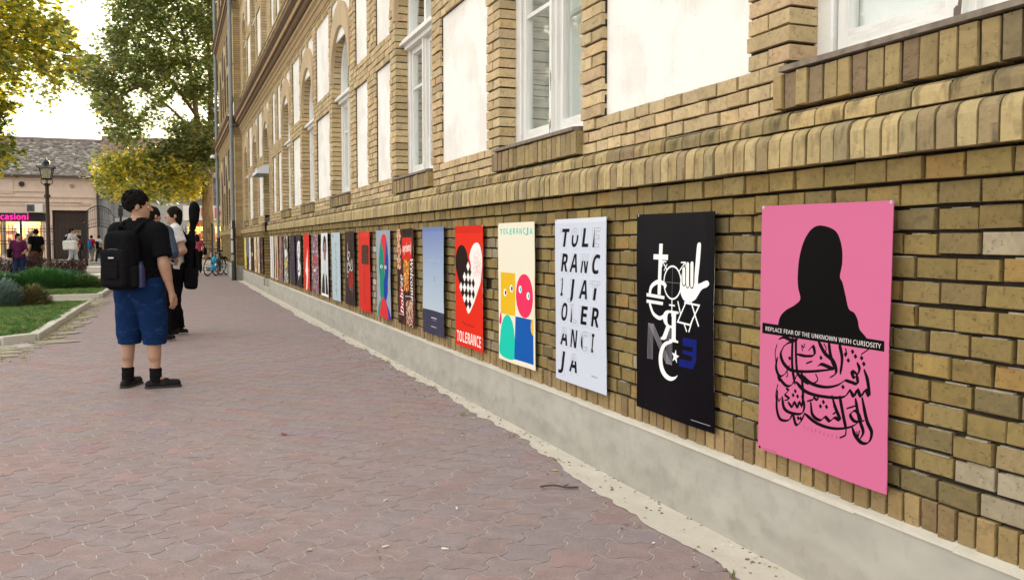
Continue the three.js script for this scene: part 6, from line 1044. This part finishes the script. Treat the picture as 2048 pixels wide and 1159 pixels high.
// things that people carry are built in the wearer's own axes and then set beside them
function carried(person, name, label, category) { const t = thing(name, label, category, person.position.toArray(), person.rotation.y); return t; }
const slab3 = (c, h, rad) => (x, y, z) => { const a = Math.abs(x - c[0]) - h[0] + rad, b = Math.abs(y - c[1]) - h[1] + rad, d = Math.abs(z - c[2]) - h[2] + rad; return Math.hypot(Math.max(a, 0), Math.max(b, 0), Math.max(d, 0)) + Math.min(Math.max(a, b, d), 0) - rad; };
function backpack(p, label, q, y, z, cols, size = [0.17, 0.25, 0.10], detail = false) {
  const t = carried(p, 'backpack', label, 'backpack'), [w, h, d] = size.map((v) => v * q), yc = y * q, zc = z * q, fab = clothMat(cols[0]), fab2 = clothMat(cols[1] ?? cols[0]);
  const main = slab3([0, yc, zc], [w, h, d], 0.075 * q); obj('bag', nets((x, Y, Z) => main(x, Y, Z) - 0.004 * wob(x, Y, Z) + 0.25 * Math.max(0, (Y - yc - h * 0.3)) * 0.5, [-w - 0.03, yc - h - 0.03, zc - d - 0.04], [w + 0.03, yc + h + 0.03, zc + d + 0.03], detail ? 0.012 : 0.02), fab, t);
  const pk = slab3([0, yc - h * 0.28, zc - d * 0.98], [w * 0.82, h * 0.62, 0.045 * q], 0.035 * q); obj('pocket', nets((x, Y, Z) => pk(x, Y, Z) - 0.003 * wob(x, Y, Z), [-w, yc - h * 1.05, zc - d * 1.7], [w, yc + h * 0.55, zc - d * 0.3], detail ? 0.011 : 0.02), fab2, t);
  for (const s of [-1, 1]) obj('strap', tube([[s * 0.075 * q, yc + h * 0.75, zc + d * 0.5], [s * 0.09 * q, yc + h * 0.98, zc + d * 0.9], [s * 0.11 * q, 1.50 * q, 0.0], [s * 0.13 * q, 1.42 * q, 0.13 * q], [s * 0.15 * q, 1.22 * q, 0.14 * q], [s * 0.19 * q, 1.08 * q, 0.0], [s * 0.14 * q, yc - h * 0.7, zc + d * 0.8]], 0.02 * q, 40), fab, t);
  obj('handle', tube([[-0.04 * q, yc + h * 0.85, zc + 0.02], [-0.02 * q, yc + h * 1.1, zc], [0.02 * q, yc + h * 1.1, zc], [0.04 * q, yc + h * 0.85, zc + 0.02]], 0.009 * q), fab, t);
  if (detail) {
    const zf = zc - d * 1.42; obj('zip', tube([[-w * 0.74, yc - h * 0.6, zf + 0.03], [-w * 0.74, yc + h * 0.1, zf + 0.02], [-w * 0.4, yc + h * 0.3, zf + 0.02], [w * 0.4, yc + h * 0.3, zf + 0.02], [w * 0.74, yc + h * 0.1, zf + 0.02], [w * 0.74, yc - h * 0.6, zf + 0.03]], 0.006, 60), mat(0.035, 0.035, 0.04, { roughness: 0.5 }), t);
    obj('panel', cube(w * 0.9, h * 0.55, 0.012, 0, yc - h * 0.32, zf - 0.012), clothMat([0.012, 0.012, 0.013]), t); obj('badge', cube(0.05, 0.012, 0.01, -0.01, yc + h * 0.06, zf - 0.016), mat(0.55, 0.55, 0.55, { roughness: 0.3 }), t);
    for (const s of [-1, 1]) obj('side_pocket', nets(slab3([s * w * 0.98, yc - h * 0.55, zc], [0.03, h * 0.35, d * 0.7], 0.025), [s * w * 0.98 - 0.05, yc - h, zc - d], [s * w * 0.98 + 0.05, yc, zc + d], 0.011), fab2, t);
  }
  return t;
}
const BLK = [0.009, 0.009, 0.011];
// man in the foreground
const man1 = human({ label: 'heavy man in black t-shirt and blue knee shorts seen from behind with backpack', near: true, h: 1.745, fat: 1.07, at: [-0.275, 0, 8.5], dir: [0.57, 0.82], look: -0.98, nod: 0.03,
  pose: { kneeL: [0.125, 0.49, 0.0], kneeR: [-0.125, 0.49, 0.02], ankL: [0.135, 0.085, -0.02], ankR: [-0.15, 0.085, -0.01], toeL: [0.16, 0.035, 0.16], toeR: [-0.285, 0.035, 0.10], shL: [0.2, 1.40, -0.01], shR: [-0.2, 1.40, -0.01], elL: [0.27, 1.12, -0.02], elR: [-0.285, 1.115, -0.05], wrL: [0.28, 0.87, 0.10], wrR: [-0.315, 0.865, 0.01] },
  hair: { style: 'curly', col: [0.010, 0.008, 0.007] }, shirt: { col: BLK, loose: 0.026, sleeve: 0.78, hem: 0.84 }, legs: { denim: true, col: [0.014, 0.042, 0.125], bottom: 0.395, loose: 0.036, flare: 1.15 }, socks: [0.012, 0.012, 0.013] });
backpack(man1, 'large black backpack worn by the man in blue shorts', 1, 1.16, -0.235, [[0.010, 0.010, 0.012], [0.013, 0.013, 0.016]], [0.15, 0.265, 0.095], true);
{ const b = carried(man1, 'bottle', 'dark blue patterned bottle in the side pocket of the large black backpack', 'bottle'); obj('bottle_body', [new THREE.CylinderGeometry(0.033, 0.033, 0.16, 14).translate(-0.175, 1.0, -0.215), new THREE.CylinderGeometry(0.018, 0.031, 0.04, 14).translate(-0.175, 1.10, -0.215)], mat(0.010, 0.014, 0.075, { roughness: 0.4 }), b); obj('cap', new THREE.CylinderGeometry(0.018, 0.018, 0.03, 12).translate(-0.175, 1.125, -0.215), mat(0.02, 0.022, 0.05), b); }
// the two men he is talking with
const man2 = human({ label: 'man in blue grey shirt and dark trousers mostly hidden behind the man in shorts', near: true, h: 1.77, fat: 1.0, at: [-0.225, 0, 12.4], dir: [0.45, 0.89], look: -0.5,
  pose: { elR: [-0.30, 1.17, -0.08], wrR: [-0.22, 1.06, 0.16], ankL: [0.12, 0.085, -0.02], ankR: [-0.13, 0.085, 0.0] }, hair: { style: 'short', col: [0.012, 0.009, 0.008] }, shirt: { col: [0.075, 0.105, 0.165], loose: 0.022, sleeve: 1.35, hem: 0.88 }, legs: { col: [0.010, 0.010, 0.013], loose: 0.028 }, sole: [0.35, 0.34, 0.32] });
const man3 = human({ label: 'man in white t-shirt and black trousers facing left with guitar bag on his back', near: true, h: 1.80, fat: 1.0, at: [0.03, 0, 13.15], dir: [-1, -0.06], look: 0.12,
  pose: { elL: [0.27, 1.16, -0.10], wrL: [0.20, 1.0, 0.17], elR: [-0.25, 1.16, -0.04], wrR: [-0.16, 1.02, 0.18], ankL: [0.10, 0.085, 0.06], ankR: [-0.12, 0.085, -0.06], toeL: [0.13, 0.035, 0.24] }, palmL: [-1, 0, 0.2], hair: { style: 'mid', col: [0.012, 0.009, 0.008] }, shirt: { col: [0.86, 0.86, 0.86], loose: 0.024, sleeve: 0.62, hem: 0.9 }, legs: { col: [0.008, 0.008, 0.010], loose: 0.028 }, sole: [0.4, 0.4, 0.38] });
{ // soft guitar bag
  const t = carried(man3, 'guitar_bag', 'tall black guitar bag on the back of the man in white', 'guitar bag');
  const B = [bone([0.02, 1.66, -0.27], [0.02, 1.77, -0.28], 0.105, 0.115), bone([0.02, 1.42, -0.24], [0.02, 1.66, -0.27], 0.06, 0.06), bone([0.02, 1.33, -0.21], [0.02, 1.46, -0.24], 0.14, 0.06), bone([0.02, 0.90, -0.17], [0.02, 1.30, -0.19], 0.17, 0.13)];
  const fn = (x, y, z) => { const zc = -0.19 - (y - 0.86) * 0.09, X = 0.02 + (x - 0.02) * 0.95, Z = zc + (z - zc) * (y > 1.5 ? 1.55 : 2.0); let d = 9; for (const b of B) d = smin(d, capD(X, y, Z, b), 0.05); return Math.max(d * 0.6 - 0.003 * wob(x, y, z), -(y - 0.66)); };
  obj('bag', nets(fn, [-0.25, 0.6, -0.45], [0.28, 1.97, -0.08], 0.014), clothMat(BLK), t);
  obj('bag_pocket', nets((x, y, z) => slab3([0.02, 1.02, -0.29], [0.12, 0.2, 0.02], 0.018)(x, y, z), [-0.15, 0.75, -0.34], [0.2, 1.3, -0.24], 0.012), clothMat([0.014, 0.014, 0.016]), t);
  for (const s of [-1, 1]) obj('strap', tube([[s * 0.10, 1.38, -0.17], [s * 0.12, 1.50, -0.06], [s * 0.125, 1.50, 0.03], [s * 0.135, 1.40, 0.13], [s * 0.16, 1.2, 0.14], [s * 0.2, 1.02, 0.0], [s * 0.12, 0.86, -0.14]], 0.02, 40), clothMat([0.008, 0.008, 0.009]), t);
}
{ // wrist watch-like bag of the third man hanging low
  const t = carried(man3, 'shoulder_bag', 'black bag hanging at hip height below the guitar bag', 'bag'); obj('bag', nets((x, y, z) => slab3([0.12, 0.80, -0.20], [0.10, 0.15, 0.09], 0.05)(x, y, z) - 0.004 * wob(x, y, z), [-0.02, 0.6, -0.34], [0.27, 1.0, -0.06], 0.014), clothMat(BLK), t); obj('strap', tube([[0.12, 0.92, -0.2], [0.18, 1.2, -0.16], [0.13, 1.5, -0.02]], 0.012), clothMat(BLK), t);
}
// passers-by on the street
const walk = (s) => ({ kneeL: [0.10, 0.50, 0.10 * s], ankL: [0.10, 0.10, 0.20 * s], toeL: [0.11, 0.05, 0.20 * s + 0.17], kneeR: [-0.10, 0.49, -0.04 * s], ankR: [-0.10, 0.12, -0.26 * s], toeR: [-0.11, 0.04, -0.26 * s + 0.15] });
const far = (o) => human({ at: [o.x, SY, o.s], ...o });
const hairD = [0.012, 0.009, 0.008];
const wbag = far({ x: -4.0, s: 42.0, h: 1.66, slim: true, dir: [0.75, -0.4], label: 'woman in white top and pale trousers carrying a large white bag', pose: { ...walk(0.8), elR: [-0.27, 1.16, 0.0], wrR: [-0.14, 1.12, 0.22], elL: [0.24, 1.15, 0.02], wrL: [0.1, 1.22, 0.2] }, look: 0.4, face: true, hair: { style: 'bun', col: hairD }, shirt: { col: [0.62, 0.64, 0.68], sleeve: 0.6 }, legs: { col: [0.5, 0.52, 0.58] }, shoes: [0.5, 0.5, 0.5] });
{ const t = carried(wbag, 'handbag', 'large white shopping bag on the arm of the woman in white', 'bag'); obj('bag', nets((x, y, z) => slab3([-0.30, 0.93, 0.08], [0.10, 0.20, 0.30], 0.06)(x, y, z) - 0.006 * wob(x, y, z), [-0.45, 0.68, -0.28], [-0.15, 1.18, 0.44], 0.02), clothMat([0.7, 0.7, 0.68]), t); obj('strap', tube([[-0.28, 1.1, -0.1], [-0.24, 1.3, -0.02], [-0.2, 1.43, 0], [-0.24, 1.3, 0.1], [-0.28, 1.1, 0.2]], 0.014), clothMat([0.7, 0.7, 0.68]), t); }
far({ x: -4.4, s: 33.9, at: [-4.4, 0, 34.2], h: 1.76, fat: 1.1, dir: [-0.7, 0.7], label: 'man in black t-shirt and brown shorts standing in front of the lamp post', hair: { style: 'short', col: hairD }, shirt: { col: BLK, sleeve: 0.7 }, legs: { col: [0.13, 0.07, 0.045], bottom: 0.45, loose: 0.025 } });
const wpurp = far({ x: -4.6, at: [-4.66, 0, 32.3], h: 1.60, slim: true, dir: [0.3, -0.9], label: 'woman in purple top and blue jeans at the edge of the hedge', look: 0.6, face: true, pose: { elL: [0.24, 1.15, 0.02], wrL: [0.12, 1.05, 0.22] }, hair: { style: 'mid', col: hairD }, shirt: { col: [0.16, 0.03, 0.11], sleeve: 1.2 }, legs: { col: [0.03, 0.05, 0.13] } });
{ const t = carried(wpurp, 'handbag', 'black handbag on the shoulder of the woman in purple', 'bag'); obj('bag', nets((x, y, z) => slab3([-0.27, 0.95, 0], [0.06, 0.15, 0.13], 0.04)(x, y, z), [-0.36, 0.76, -0.17], [-0.18, 1.14, 0.17], 0.018), clothMat(BLK), t); obj('strap', tube([[-0.26, 1.08, -0.08], [-0.2, 1.42, 0], [-0.26, 1.08, 0.08]], 0.01), clothMat(BLK), t); }
far({ x: -4.55, at: [-4.62, 0, 34.6], h: 1.68, dir: [-0.3, -0.8], label: 'grey haired person in beige between the purple top and the black t-shirt', face: true, hair: { style: 'grey', col: [0.5, 0.45, 0.38] }, shirt: { col: [0.36, 0.30, 0.24], sleeve: 1.5 }, legs: { col: [0.10, 0.16, 0.24] } });
const pwb = far({ x: -4.3, at: [-4.16, SY, 43.0], h: 1.62, dir: [0.5, 0.8], label: 'dark haired person in white shirt behind the man in black', hair: { style: 'short', col: hairD }, shirt: { col: [0.6, 0.6, 0.62], sleeve: 0.8 }, legs: { col: [0.08, 0.09, 0.13] } });
backpack(pwb, 'dark purple backpack on the person in white behind the lamp post', 0.92, 1.2, -0.24, [[0.035, 0.02, 0.05]]);
const fenceZ = 47.6;
const kidRed = far({ x: -4.25, s: fenceZ, h: 1.36, slim: true, dir: [-0.8, -0.1], label: 'child in dark red t-shirt reaching out an arm in front of the gateway', pose: { ...walk(0.6), elR: [-0.26, 1.2, 0.2], wrR: [-0.24, 1.05, 0.42] }, hair: { style: 'short', col: hairD }, shirt: { col: [0.22, 0.015, 0.02], sleeve: 0.7 }, legs: { col: [0.03, 0.03, 0.04] } });
backpack(kidRed, 'black backpack with a pale patch on the child in dark red', 0.72, 1.2, -0.22, [[0.02, 0.02, 0.024], [0.3, 0.3, 0.32]]);
const boy1 = far({ x: -3.75, s: 48.4, h: 1.40, slim: true, dir: [0.55, 0.75], label: 'boy in red t-shirt and grey trousers walking away', pose: walk(0.9), hair: { style: 'short', col: hairD }, shirt: { col: [0.33, 0.02, 0.03], sleeve: 0.7 }, legs: { col: [0.23, 0.23, 0.24] }, shoes: [0.6, 0.6, 0.58] });
backpack(boy1, 'bright blue backpack on the boy in red', 0.78, 1.2, -0.23, [[0.02, 0.17, 0.48], [0.03, 0.22, 0.55]]);
const boy2 = far({ x: -3.45, s: 48.9, h: 1.40, slim: true, dir: [0.6, 0.7], label: 'boy in white t-shirt walking beside the boy in red', pose: walk(-0.9), hair: { style: 'short', col: hairD }, shirt: { col: [0.6, 0.6, 0.6], sleeve: 0.7 }, legs: { col: [0.04, 0.045, 0.06] }, shoes: [0.6, 0.6, 0.58] });
backpack(boy2, 'black backpack on the boy in white', 0.76, 1.2, -0.23, [[0.014, 0.014, 0.018]]);
const pink = far({ at: [1.02, 0, 39.6], h: 1.64, slim: true, dir: [-0.1, 0.95], label: 'woman in pink t-shirt and black trousers behind the guitar bag', hair: { style: 'long', col: hairD }, shirt: { col: [0.55, 0.10, 0.17], sleeve: 0.5, hem: 0.98 }, legs: { col: BLK, loose: 0.025 } });
{ const t = carried(pink, 'handbag', 'black handbag beside the woman in pink', 'bag'); obj('bag', nets((x, y, z) => slab3([-0.30, 0.92, 0], [0.06, 0.16, 0.15], 0.05)(x, y, z), [-0.4, 0.7, -0.2], [-0.2, 1.12, 0.2], 0.02), clothMat(BLK), t); obj('strap', tube([[-0.3, 1.05, -0.1], [-0.2, 1.4, 0], [-0.3, 1.05, 0.1]], 0.012), clothMat(BLK), t); }
// ---------- bicycles and litter ----------
seed(707);
function bicycle(label, x, s, dir, lean, frameCol) {
  const b = thing('bicycle', label, 'bicycle', [x, 0, -s], Math.atan2(dir[0], -dir[1]), 'bicycles by the wall'); b.rotation.order = 'YXZ'; b.rotation.z = lean; delete b.userData.group;
  const R = 0.335, tyre = new THREE.TorusGeometry(R, 0.02, 8, 36).rotateY(Math.PI / 2), rim = new THREE.TorusGeometry(R - 0.03, 0.009, 6, 36).rotateY(Math.PI / 2), steel = mat(0.5, 0.5, 0.5, { metalness: 0.9, roughness: 0.35 }), blk = mat(0.02, 0.02, 0.022, { roughness: 0.7 }), fm = mat(...frameCol, { roughness: 0.4 });
  const spokes = merge(Array.from({ length: 20 }, (_, k) => { const a = k / 20 * 6.283; return rod([rr(-0.02, 0.02), 0, 0], [0, Math.sin(a) * (R - 0.03), Math.cos(a) * (R - 0.03)], 0.0018, 0.0018, 4); }));
  for (const z of [0.52, -0.52]) { const w = new THREE.Group(); w.name = 'wheel'; w.position.set(0, R + 0.02, z); b.add(w); obj('tyre', tyre, blk, w); obj('rim', rim, steel, w); obj('spokes', spokes, steel, w); obj('hub', rod([-0.05, 0, 0], [0.05, 0, 0], 0.025), steel, w); }
  const H = [0, 0.92, 0.36], HB = [0, 0.76, 0.40], ST = [0, 0.86, -0.20], BB = [0, 0.30, -0.05], AX = [0, R + 0.02, -0.52], FX = [0, R + 0.02, 0.52];
  obj('frame', [rod(HB, BB, 0.017), rod(H, ST, 0.015), rod(ST, BB, 0.016), rod(H, HB, 0.02), ...[-0.06, 0.06].flatMap((q) => [rod([q * 0.5, BB[1], BB[2]], [q, AX[1], AX[2]], 0.009), rod([q * 0.4, 0.8, -0.18], [q, AX[1], AX[2]], 0.008)])], fm, b);
  obj('fork', [-0.055, 0.055].map((q) => rod([q * 0.6, 0.76, 0.40], [q, FX[1], FX[2]], 0.011)), fm, b);
  obj('handlebar', [rod(H, [0, 1.04, 0.34], 0.014), tube([[-0.29, 1.06, 0.24], [-0.18, 1.06, 0.33], [0, 1.05, 0.36], [0.18, 1.06, 0.33], [0.29, 1.06, 0.24]], 0.012)], blk, b);
  obj('saddle', new THREE.SphereGeometry(0.1, 14, 10).scale(0.75, 0.4, 1.35).translate(0, 0.98, -0.23), blk, b); obj('seat_post', rod(ST, [0, 0.97, -0.23], 0.013), steel, b);
  obj('crank', [new THREE.TorusGeometry(0.09, 0.008, 6, 20).rotateY(Math.PI / 2).translate(0.05, 0.30, -0.05), rod([0.07, 0.30, -0.05], [0.09, 0.17, 0.02], 0.01), rod([-0.07, 0.30, -0.05], [-0.09, 0.43, -0.12], 0.01)], steel, b);
  obj('pedal', [rbox(0.09, 0.02, 0.07, 0.005, 0.13, 0.17, 0.02), rbox(0.09, 0.02, 0.07, 0.005, -0.13, 0.43, -0.12)], blk, b);
  obj('mudguard', [-0.52, 0.52].map((z) => new THREE.TorusGeometry(R + 0.035, 0.022, 5, 18, 2.2).rotateY(Math.PI / 2).rotateX(z > 0 ? -0.55 : -0.35).translate(0, R + 0.02, z)), blk, b);
  return b;
}
bicycle('bicycle with a pale frame leaning at the far end of the brick wall', 1.52, 36.0, [-0.5, -0.86], -0.10, [0.45, 0.45, 0.46]);
bicycle('dark bicycle parked closest to the wall behind the pale one', 1.80, 36.2, [-0.42, -0.9], 0.09, [0.02, 0.02, 0.024]);
for (const [y, l] of [[0.62, 'bright blue bag hanging from the pale bicycle above another'], [0.34, 'bright blue bag hanging low between the bicycle wheels']]) { const g = nets((x, Y, z) => ell(x, Y, z, [0, 0, 0], [0.10, 0.13, 0.14]) - 0.012 * wob(x * 2, Y * 2, z * 2), [-0.16, -0.2, -0.2], [0.16, 0.2, 0.2], 0.018); const m = obj('plastic_bag', g, mat(0.02, 0.32, 0.62, { roughness: 0.4 })); m.position.set(1.52 - (y > 0.5 ? 0.0 : 0.06), y, -35.5); tag(m, l, 'bag'); }
// litter on the path
const twigM = mat(0.16, 0.085, 0.045, { map: fineTex });
function onPath(px, pz) { return [px, 0.004, -pz]; }
{ const t = obj('twig', merge([tube([[-0.10, 0.012, 0.01], [-0.03, 0.016, -0.005], [0.04, 0.010, 0.006], [0.10, 0.007, -0.01]], 0.0055, 20), tube([[0.02, 0.012, 0], [0.05, 0.016, -0.03]], 0.003)]), twigM); t.position.set(1.895, 0.002, -4.16); t.rotation.y = -0.45; tag(t, 'brown twig lying on the dusty edge of the path', 'twig'); }
const curled = (col, k) => tint(leafGeo.clone(), col);
function deadLeaf(name, label, x, z, s, col, turn, flat = 0.25) { const g = leafGeo.clone(), P = g.attributes.position; for (let i = 0; i < P.count; i++) P.setZ(i, P.getZ(i) + flat * (P.getX(i) ** 2 + P.getY(i) ** 2)); g.rotateX(-Math.PI / 2); g.computeVertexNormals(); const m = obj(name, g, new THREE.MeshStandardMaterial({ color: C(...col), roughness: 0.8, side: THREE.DoubleSide })); m.position.set(x, 0.006, -z); m.rotation.y = turn; m.scale.setScalar(s); tag(m, label, 'leaf'); return m; }
deadLeaf('leaf', 'small dark red curled leaf alone in the middle of the path', 0.685, 6.02, 0.055, [0.26, 0.02, 0.02], 0.4, 0.7);
deadLeaf('leaf', 'yellow dry leaf on the dust strip below the black poster', 2.02, 4.5, 0.035, [0.55, 0.42, 0.10], 1.2, 0.4);
deadLeaf('leaf', 'olive brown leaf fragment in the left foreground of the path', 0.52, 3.7, 0.028, [0.40, 0.36, 0.16], 2.0, 0.4);
for (const [x, z, t, l] of [[0.985, 4.28, 0.7, 'white cigarette end farthest from the camera on the path'], [1.06, 3.5, -0.6, 'white cigarette end in the middle foreground of the path'], [0.83, 3.62, 0.2, 'yellowed cigarette end beside a green leaf scrap'], [1.28, 4.02, 1.4, 'tan cigarette end between the two white ones']]) {
  const c = thing('cigarette_end', l, 'cigarette end', [x, 0.006, -z], t); obj('paper', rod([-0.014, 0, 0], [0.004, 0, 0], 0.004, 0.004, 8), mat(0.8, 0.79, 0.75), c); obj('filter', rod([0.004, 0, 0], [0.016, 0, 0], 0.0041, 0.0041, 8), mat(0.7, 0.6, 0.45), c);
}
{ // crumbs, seeds and scraps
  const scrap = (() => { const g = new GB(1); g.quad([-0.5, 0, -0.2], [-0.2, 0.1, 0.4], [0.5, 0.02, 0.25], [0.1, 0.12, -0.4]); return g.geo(false); })(), L = [];
  for (let k = 0; k < 900; k++) { const z = 2 + 26 * rnd() * rnd(), nearWall = rnd() < 0.55, x = nearWall ? WX - 0.04 - Math.abs(rr(0, 1) * rr(0, 1)) * 0.5 : rr(-1.6, 2.2); const s = rr(0.006, 0.018) * (nearWall ? 1.3 : 0.8); L.push([x, 0.006, -z, rr(0, 6.28), s, pick([[0.5, 0.46, 0.38], [0.7, 0.66, 0.58], [0.16, 0.11, 0.07], [0.10, 0.07, 0.05], [0.3, 0.3, 0.14], [0.20, 0.15, 0.09], [0.62, 0.58, 0.5]]), rr(-0.4, 0.4), rr(-0.4, 0.4)]); }
  for (let k = 0; k < 120; k++) { const z = rr(7, 19); L.push([WX - 0.06 - rnd() * 0.4, 0.006, -z, rr(0, 6.28), [rr(0.02, 0.07), 0.02, rr(0.006, 0.02)], pick([[0.10, 0.07, 0.05], [0.16, 0.11, 0.07], [0.2, 0.18, 0.08]]), 0, 0]); }
  scene.add(scatter('debris', scrap, new THREE.MeshStandardMaterial({ roughness: 0.9, side: THREE.DoubleSide }), L, 'crumbs, seeds and leaf scraps strewn over the path and along the wall', 'debris'));
  const weeds = []; for (const [x, z] of [[2.0, 2.78], [2.1, 5.4], [2.16, 7.5], [2.2, 9.3], [2.05, 6.2], [2.12, 4.7], [2.2, 12.1], [2.17, 10.4]]) for (let k = 0; k < 3; k++) weeds.push([x + rr(-0.03, 0.03), 0, -z + rr(-0.03, 0.03), rr(0, 6.28), rr(0.35, 0.6), pick([[0.26, 0.25, 0.07], [0.18, 0.2, 0.05], [0.34, 0.29, 0.12]]), 0, 0]);
  scene.add(scatter('weeds', bladeGeo, M.leafy, weeds, 'little weed tufts sprouting from the dust at the foot of the wall', 'weeds'));
}
renderer.render(scene, camera);
